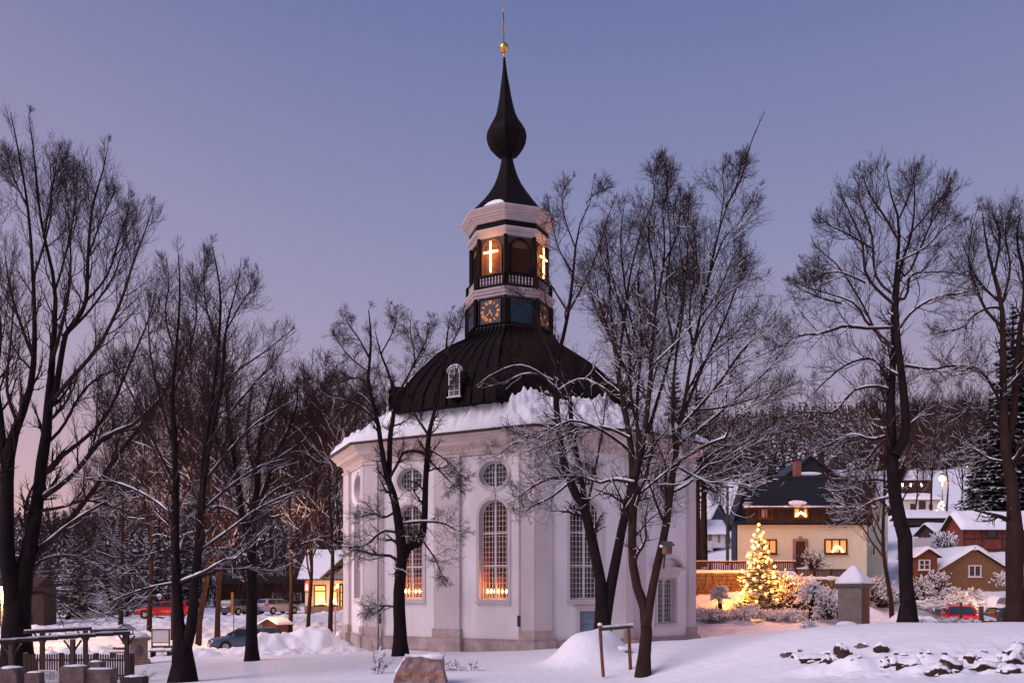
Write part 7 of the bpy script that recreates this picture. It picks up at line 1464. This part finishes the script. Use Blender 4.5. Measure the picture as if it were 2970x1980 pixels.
# ------------------------------------------------------------------ snowy shrubs
def shrub(name, label, cat, px, Y_, pyb, w, h, seed, m=M_TWIGR, n=26, snow=1.0, group=None, droop=-.05, dense=8, x=None, z=None, lump_s=.05, stem=False, thin=1.0):
    rng = np.random.default_rng(seed); x = PX(px, Y_) if x is None else x; z = PZ(pyb, Y_) if z is None else z; t = thing(name, label, cat, (x, Y_, z), 0, group)
    b0 = np.zeros((n, 3)); b0[:, :2] = rng.normal(size=(n, 2)) * w * (.10 if not stem else .02); b0[:, 2] = h * .5 if stem else 0
    a = rng.uniform(0, 6.28, n); el = rng.uniform(.15, 1.35, n); L_ = np.stack([np.cos(a) * np.cos(el) * w * .55, np.sin(a) * np.cos(el) * w * .55, np.sin(el) * h * (.95 if not stem else .5)], 1)
    K = 6; s = np.linspace(0, 1, K)[None, :, None]; Pm = b0[:, None] + L_[:, None] * s + np.array([0, 0, 1.0]) * (np.sin(s * 3.14) * h * .08 + droop * s ** 2) + rng.normal(size=(n, K, 3)) * w * .012 * s
    Rm = np.linspace(.022, .008, K)[None].repeat(n, 0) * max(.6, h) * thin
    A_cc = Acc(); S_cc = Acc(); V, q = tubes_np(Pm, Rm, 4); A_cc.add(V, q)
    P2, R2 = grow(rng, Pm, Rm, dense, min(w, h) * .38, 50, 4, .22, .02, t0=.25, rfac=.7, rmin=.006); V, q = tubes_np(P2, R2, 3); A_cc.add(V, q)
    P3, R3 = grow(rng, P2, R2, 3, min(w, h) * .16, 50, 3, .25, .0, t0=.2, rfac=.8, rmin=.005); V, q = tubes_np(P3, R3, 3); A_cc.add(V, q)
    for Pq, Rq, pr_ in ((Pm, Rm, .8), (P2, R2, .8), (P3, R3, .55)):
        sel_ = rng.random(len(Pq)) < pr_ * snow; Pq, Rq = Pq[sel_], Rq[sel_]
        if len(Pq):
            hh_ = lump_s * .45 * rng.uniform(.5, 1.3, Rq.shape); V, q = tubes_np(Pq + np.stack([hh_ * 0, hh_ * 0, hh_ * .7 + Rq * .5], -1), hh_, 4); S_cc.add(V, q)
    if stem: mb = MB(); mb.tube([(0, 0, -.2), (.02, 0, h * .25), (0, 0, h * .55)], [.09 * h, .07 * h, .06 * h], 8); mb.build('trunk', M_BARK, t, True)
    add('branches', A_cc.mesh('branches', m), t, True)
    if S_cc.n: add('snow', S_cc.mesh('snow', SNOW), t, True, kind='stuff')
    return t
shrub('shrub', 'big dense snow-covered bush right of the lit christmas tree', 'bush', 2300, 51.8, 1772, 2.9, 2.2, 1, n=70, dense=10, lump_s=.06, snow=.5)
shrub('shrub', 'snow-covered bush between the large bush and the kiosk', 'bush', 2372, 51, 1780, 2.0, 1.7, 2, n=50, dense=9, lump_s=.06, snow=.5)
shrub('shrub', 'snowy bush just left of the concrete kiosk', 'bush', 2405, 47, 1795, 1.4, 1.6, 3, n=38, dense=9, lump_s=.055, snow=.5)
shrub('shrub', 'wide weeping shrub bowed by snow in front of the brown outbuilding', 'bush', 2765, 53, 1758, 3.9, 1.45, 4, n=80, dense=8, droop=-.4, lump_s=.055, snow=.6)
shrub('shrub', 'round dark drooping bush above the front-facing red car', 'bush', 2785, 50.4, 1768, 1.5, 1.35, 5, n=50, dense=9, droop=-.5, lump_s=.06)
shrub('shrub', 'snowy bush hanging over the roof-box car', 'bush', 2925, 55, 1700, 1.8, 1.0, 6, n=34, dense=8, lump_s=.055, snow=.6)
shrub('shrub', 'leafy snow-speckled bush behind the brown outbuilding roof', 'bush', 2735, 68, 1640, 3.0, 2.6, 7, n=60, dense=8, lump_s=.08, snow=.45)
shrub('shrub', 'white frosted bush between the bank tree and the garden shed', 'bush', 2722, 56, 1720, 1.4, 1.5, 8, n=34, dense=8, lump_s=.06, snow=.55)
shrub('shrub', 'snowy bush under the garden shed window', 'bush', 2665, 53.5, 1745, 1.8, 1.6, 9, n=40, dense=8, lump_s=.06, snow=.5)
shrub('shrub', 'frosted bush behind the thin brown tree', 'bush', 2560, 53, 1760, 2.2, 1.7, 10, n=40, dense=8, lump_s=.06, snow=.5)
shrub('shrub', 'frosted bush below the green house wing', 'bush', 2520, 52, 1740, 1.8, 1.5, 11, n=40, dense=8, lump_s=.055, snow=.5)
shrub('shrub', 'bare leafless bush beside the cream house door', 'bush', 2355, 56.5, 1655, 1.5, 1.5, 12, n=26, dense=8, snow=.3)
shrub('pollard_tree', 'small pollarded tree with a snowy knob crown before the retaining wall', 'tree', 2088, 49.8, 1792, .85, 1.85, 13, n=50, dense=5, lump_s=.10, stem=True)
shrub('pollard_tree', 'small pollarded tree with a dark trunk between kiosk and christmas tree', 'tree', 2353, 48.5, 1798, 1.3, 2.1, 14, n=44, dense=6, lump_s=.09, stem=True)
for i, (px, w, h) in enumerate([(2165, 1.5, .9), (2195, 1.1, .55), (2238, 1.2, .6), (2262, 1.0, .5), (2292, 1.2, .65), (2330, 1.2, .5), (2380, 1.2, .6), (2410, .9, .5)]):
    shrub('low_shrub', rank_label(i, [2165, 2195, 2238, 2262, 2292, 2330, 2380, 2410], 'low snow-capped shrub before the christmas tree, %s in its row'), 'bush', px, 48.6 + (i % 3) * .4, 1797 - (i % 2) * 3, w, h, 20 + i, n=22, dense=7, lump_s=.12, group='low shrubs in a row before the christmas tree')
shrub('hedge', 'trimmed leafless hedge running from the church corner to the pollarded tree', 'hedge', 2050, 49.5, 1797, 2.6, .75, 31, n=90, dense=6, lump_s=.07)
shrub('hedge', 'low leafless hedge right of the trimmed one', 'hedge', 2115, 49.3, 1797, 1.7, .65, 32, n=60, dense=6, lump_s=.07)
shrub('hedge', 'low snowy hedge behind the front-facing red car', 'hedge', 2730, 51.5, 1768, 3.6, .8, 33, n=80, dense=6, lump_s=.10)
shrub('low_shrub', 'small evergreen shrub poking through snow left of the red car bonnet', 'bush', 2676, 30.5, 1812, .85, .24, 34, n=24, dense=6, lump_s=.06); shrub('low_shrub', 'small snowy shrub hiding the bonnet of the front-facing red car', 'bush', 2757, 30.6, 1814, .8, .30, 35, n=30, dense=6, lump_s=.07); shrub('low_shrub', 'small snowy shrub between the slender and the thick grey posts', 'bush', 2812, 30.6, 1814, .7, .28, 36, n=30, dense=6, lump_s=.07)
shrub('sapling', 'tiny snow-bent conifer seedling left of the kiosk slab', 'seedling', 2348, 40.5, 1824, .75, .5, 37, n=16, dense=5, lump_s=.03)
for i, (px, py, h, w, lb) in enumerate([(1090, 1945, 1.35, .55, 'thin upright sapling left of the boulder, beneath the slender tree'), (1112, 1940, .62, .9, 'low spreading bare sapling beside the thin upright one'), (1297, 1925, .40, .5, 'bare twiggy seedling just right of the boulder'), (1327, 1925, .45, .55, 'bare twiggy seedling, second right of the boulder'), (1370, 1920, .40, .5, 'bare twiggy seedling, third right of the boulder'), (418, 1978, .62, .75, 'leafless sapling sprouting beside the dark boulder at the left')]):
    Yc_ = 29.5 if i < 5 else 29.0; shrub('sapling', lb, 'sapling', px, Yc_, py, w, h, 50 + i, n=6, dense=5, snow=.05, z=G(PX(px, Yc_), Yc_), thin=.4)
# dark thicket at the back of the left street
rngt = np.random.default_rng(90); Tk = Acc()
n = 900; X0 = np.stack([PX(rngt.uniform(-60, 1120, n), 100), rngt.uniform(92, 112, n)], 1); Zg = zg(X0[:, 0], X0[:, 1], False); hh_ = rngt.uniform(2.5, 6.5, n); K = 6; s = np.linspace(0, 1, K)[None, :, None]
base = np.concatenate([X0, Zg[:, None] - .3], 1)[:, None]; Pm = base + s * np.concatenate([rngt.normal(size=(n, 2)) * .9, hh_[:, None]], 1)[:, None] + rngt.normal(size=(n, K, 3)) * .12 * s; Rm = np.linspace(.06, .02, K)[None].repeat(n, 0); V, q = tubes_np(Pm, Rm, 3); Tk.add(V, q)
P2, R2 = grow(rngt, Pm, Rm, 9, 1.8, 50, 4, .2, .05, t0=.1, rfac=.6, rmin=.02); V, q = tubes_np(P2, R2, 3); Tk.add(V, q); P3, R3 = grow(rngt, P2, R2, 3, .9, 50, 3, .2, .05, t0=.2, rfac=.8, rmin=.016); V, q = tubes_np(P3, R3, 3); Tk.add(V, q)
tag(add('thicket', Tk.mesh('thicket', M_TWIGR)), 'dark leafless thicket filling the back of the street at the left', 'thicket', kind='stuff')
tot = sum(len(o.data.loops) - 2 * len(o.data.polygons) for o in bpy.data.objects if o.type == 'MESH'); print('TRIS', tot)
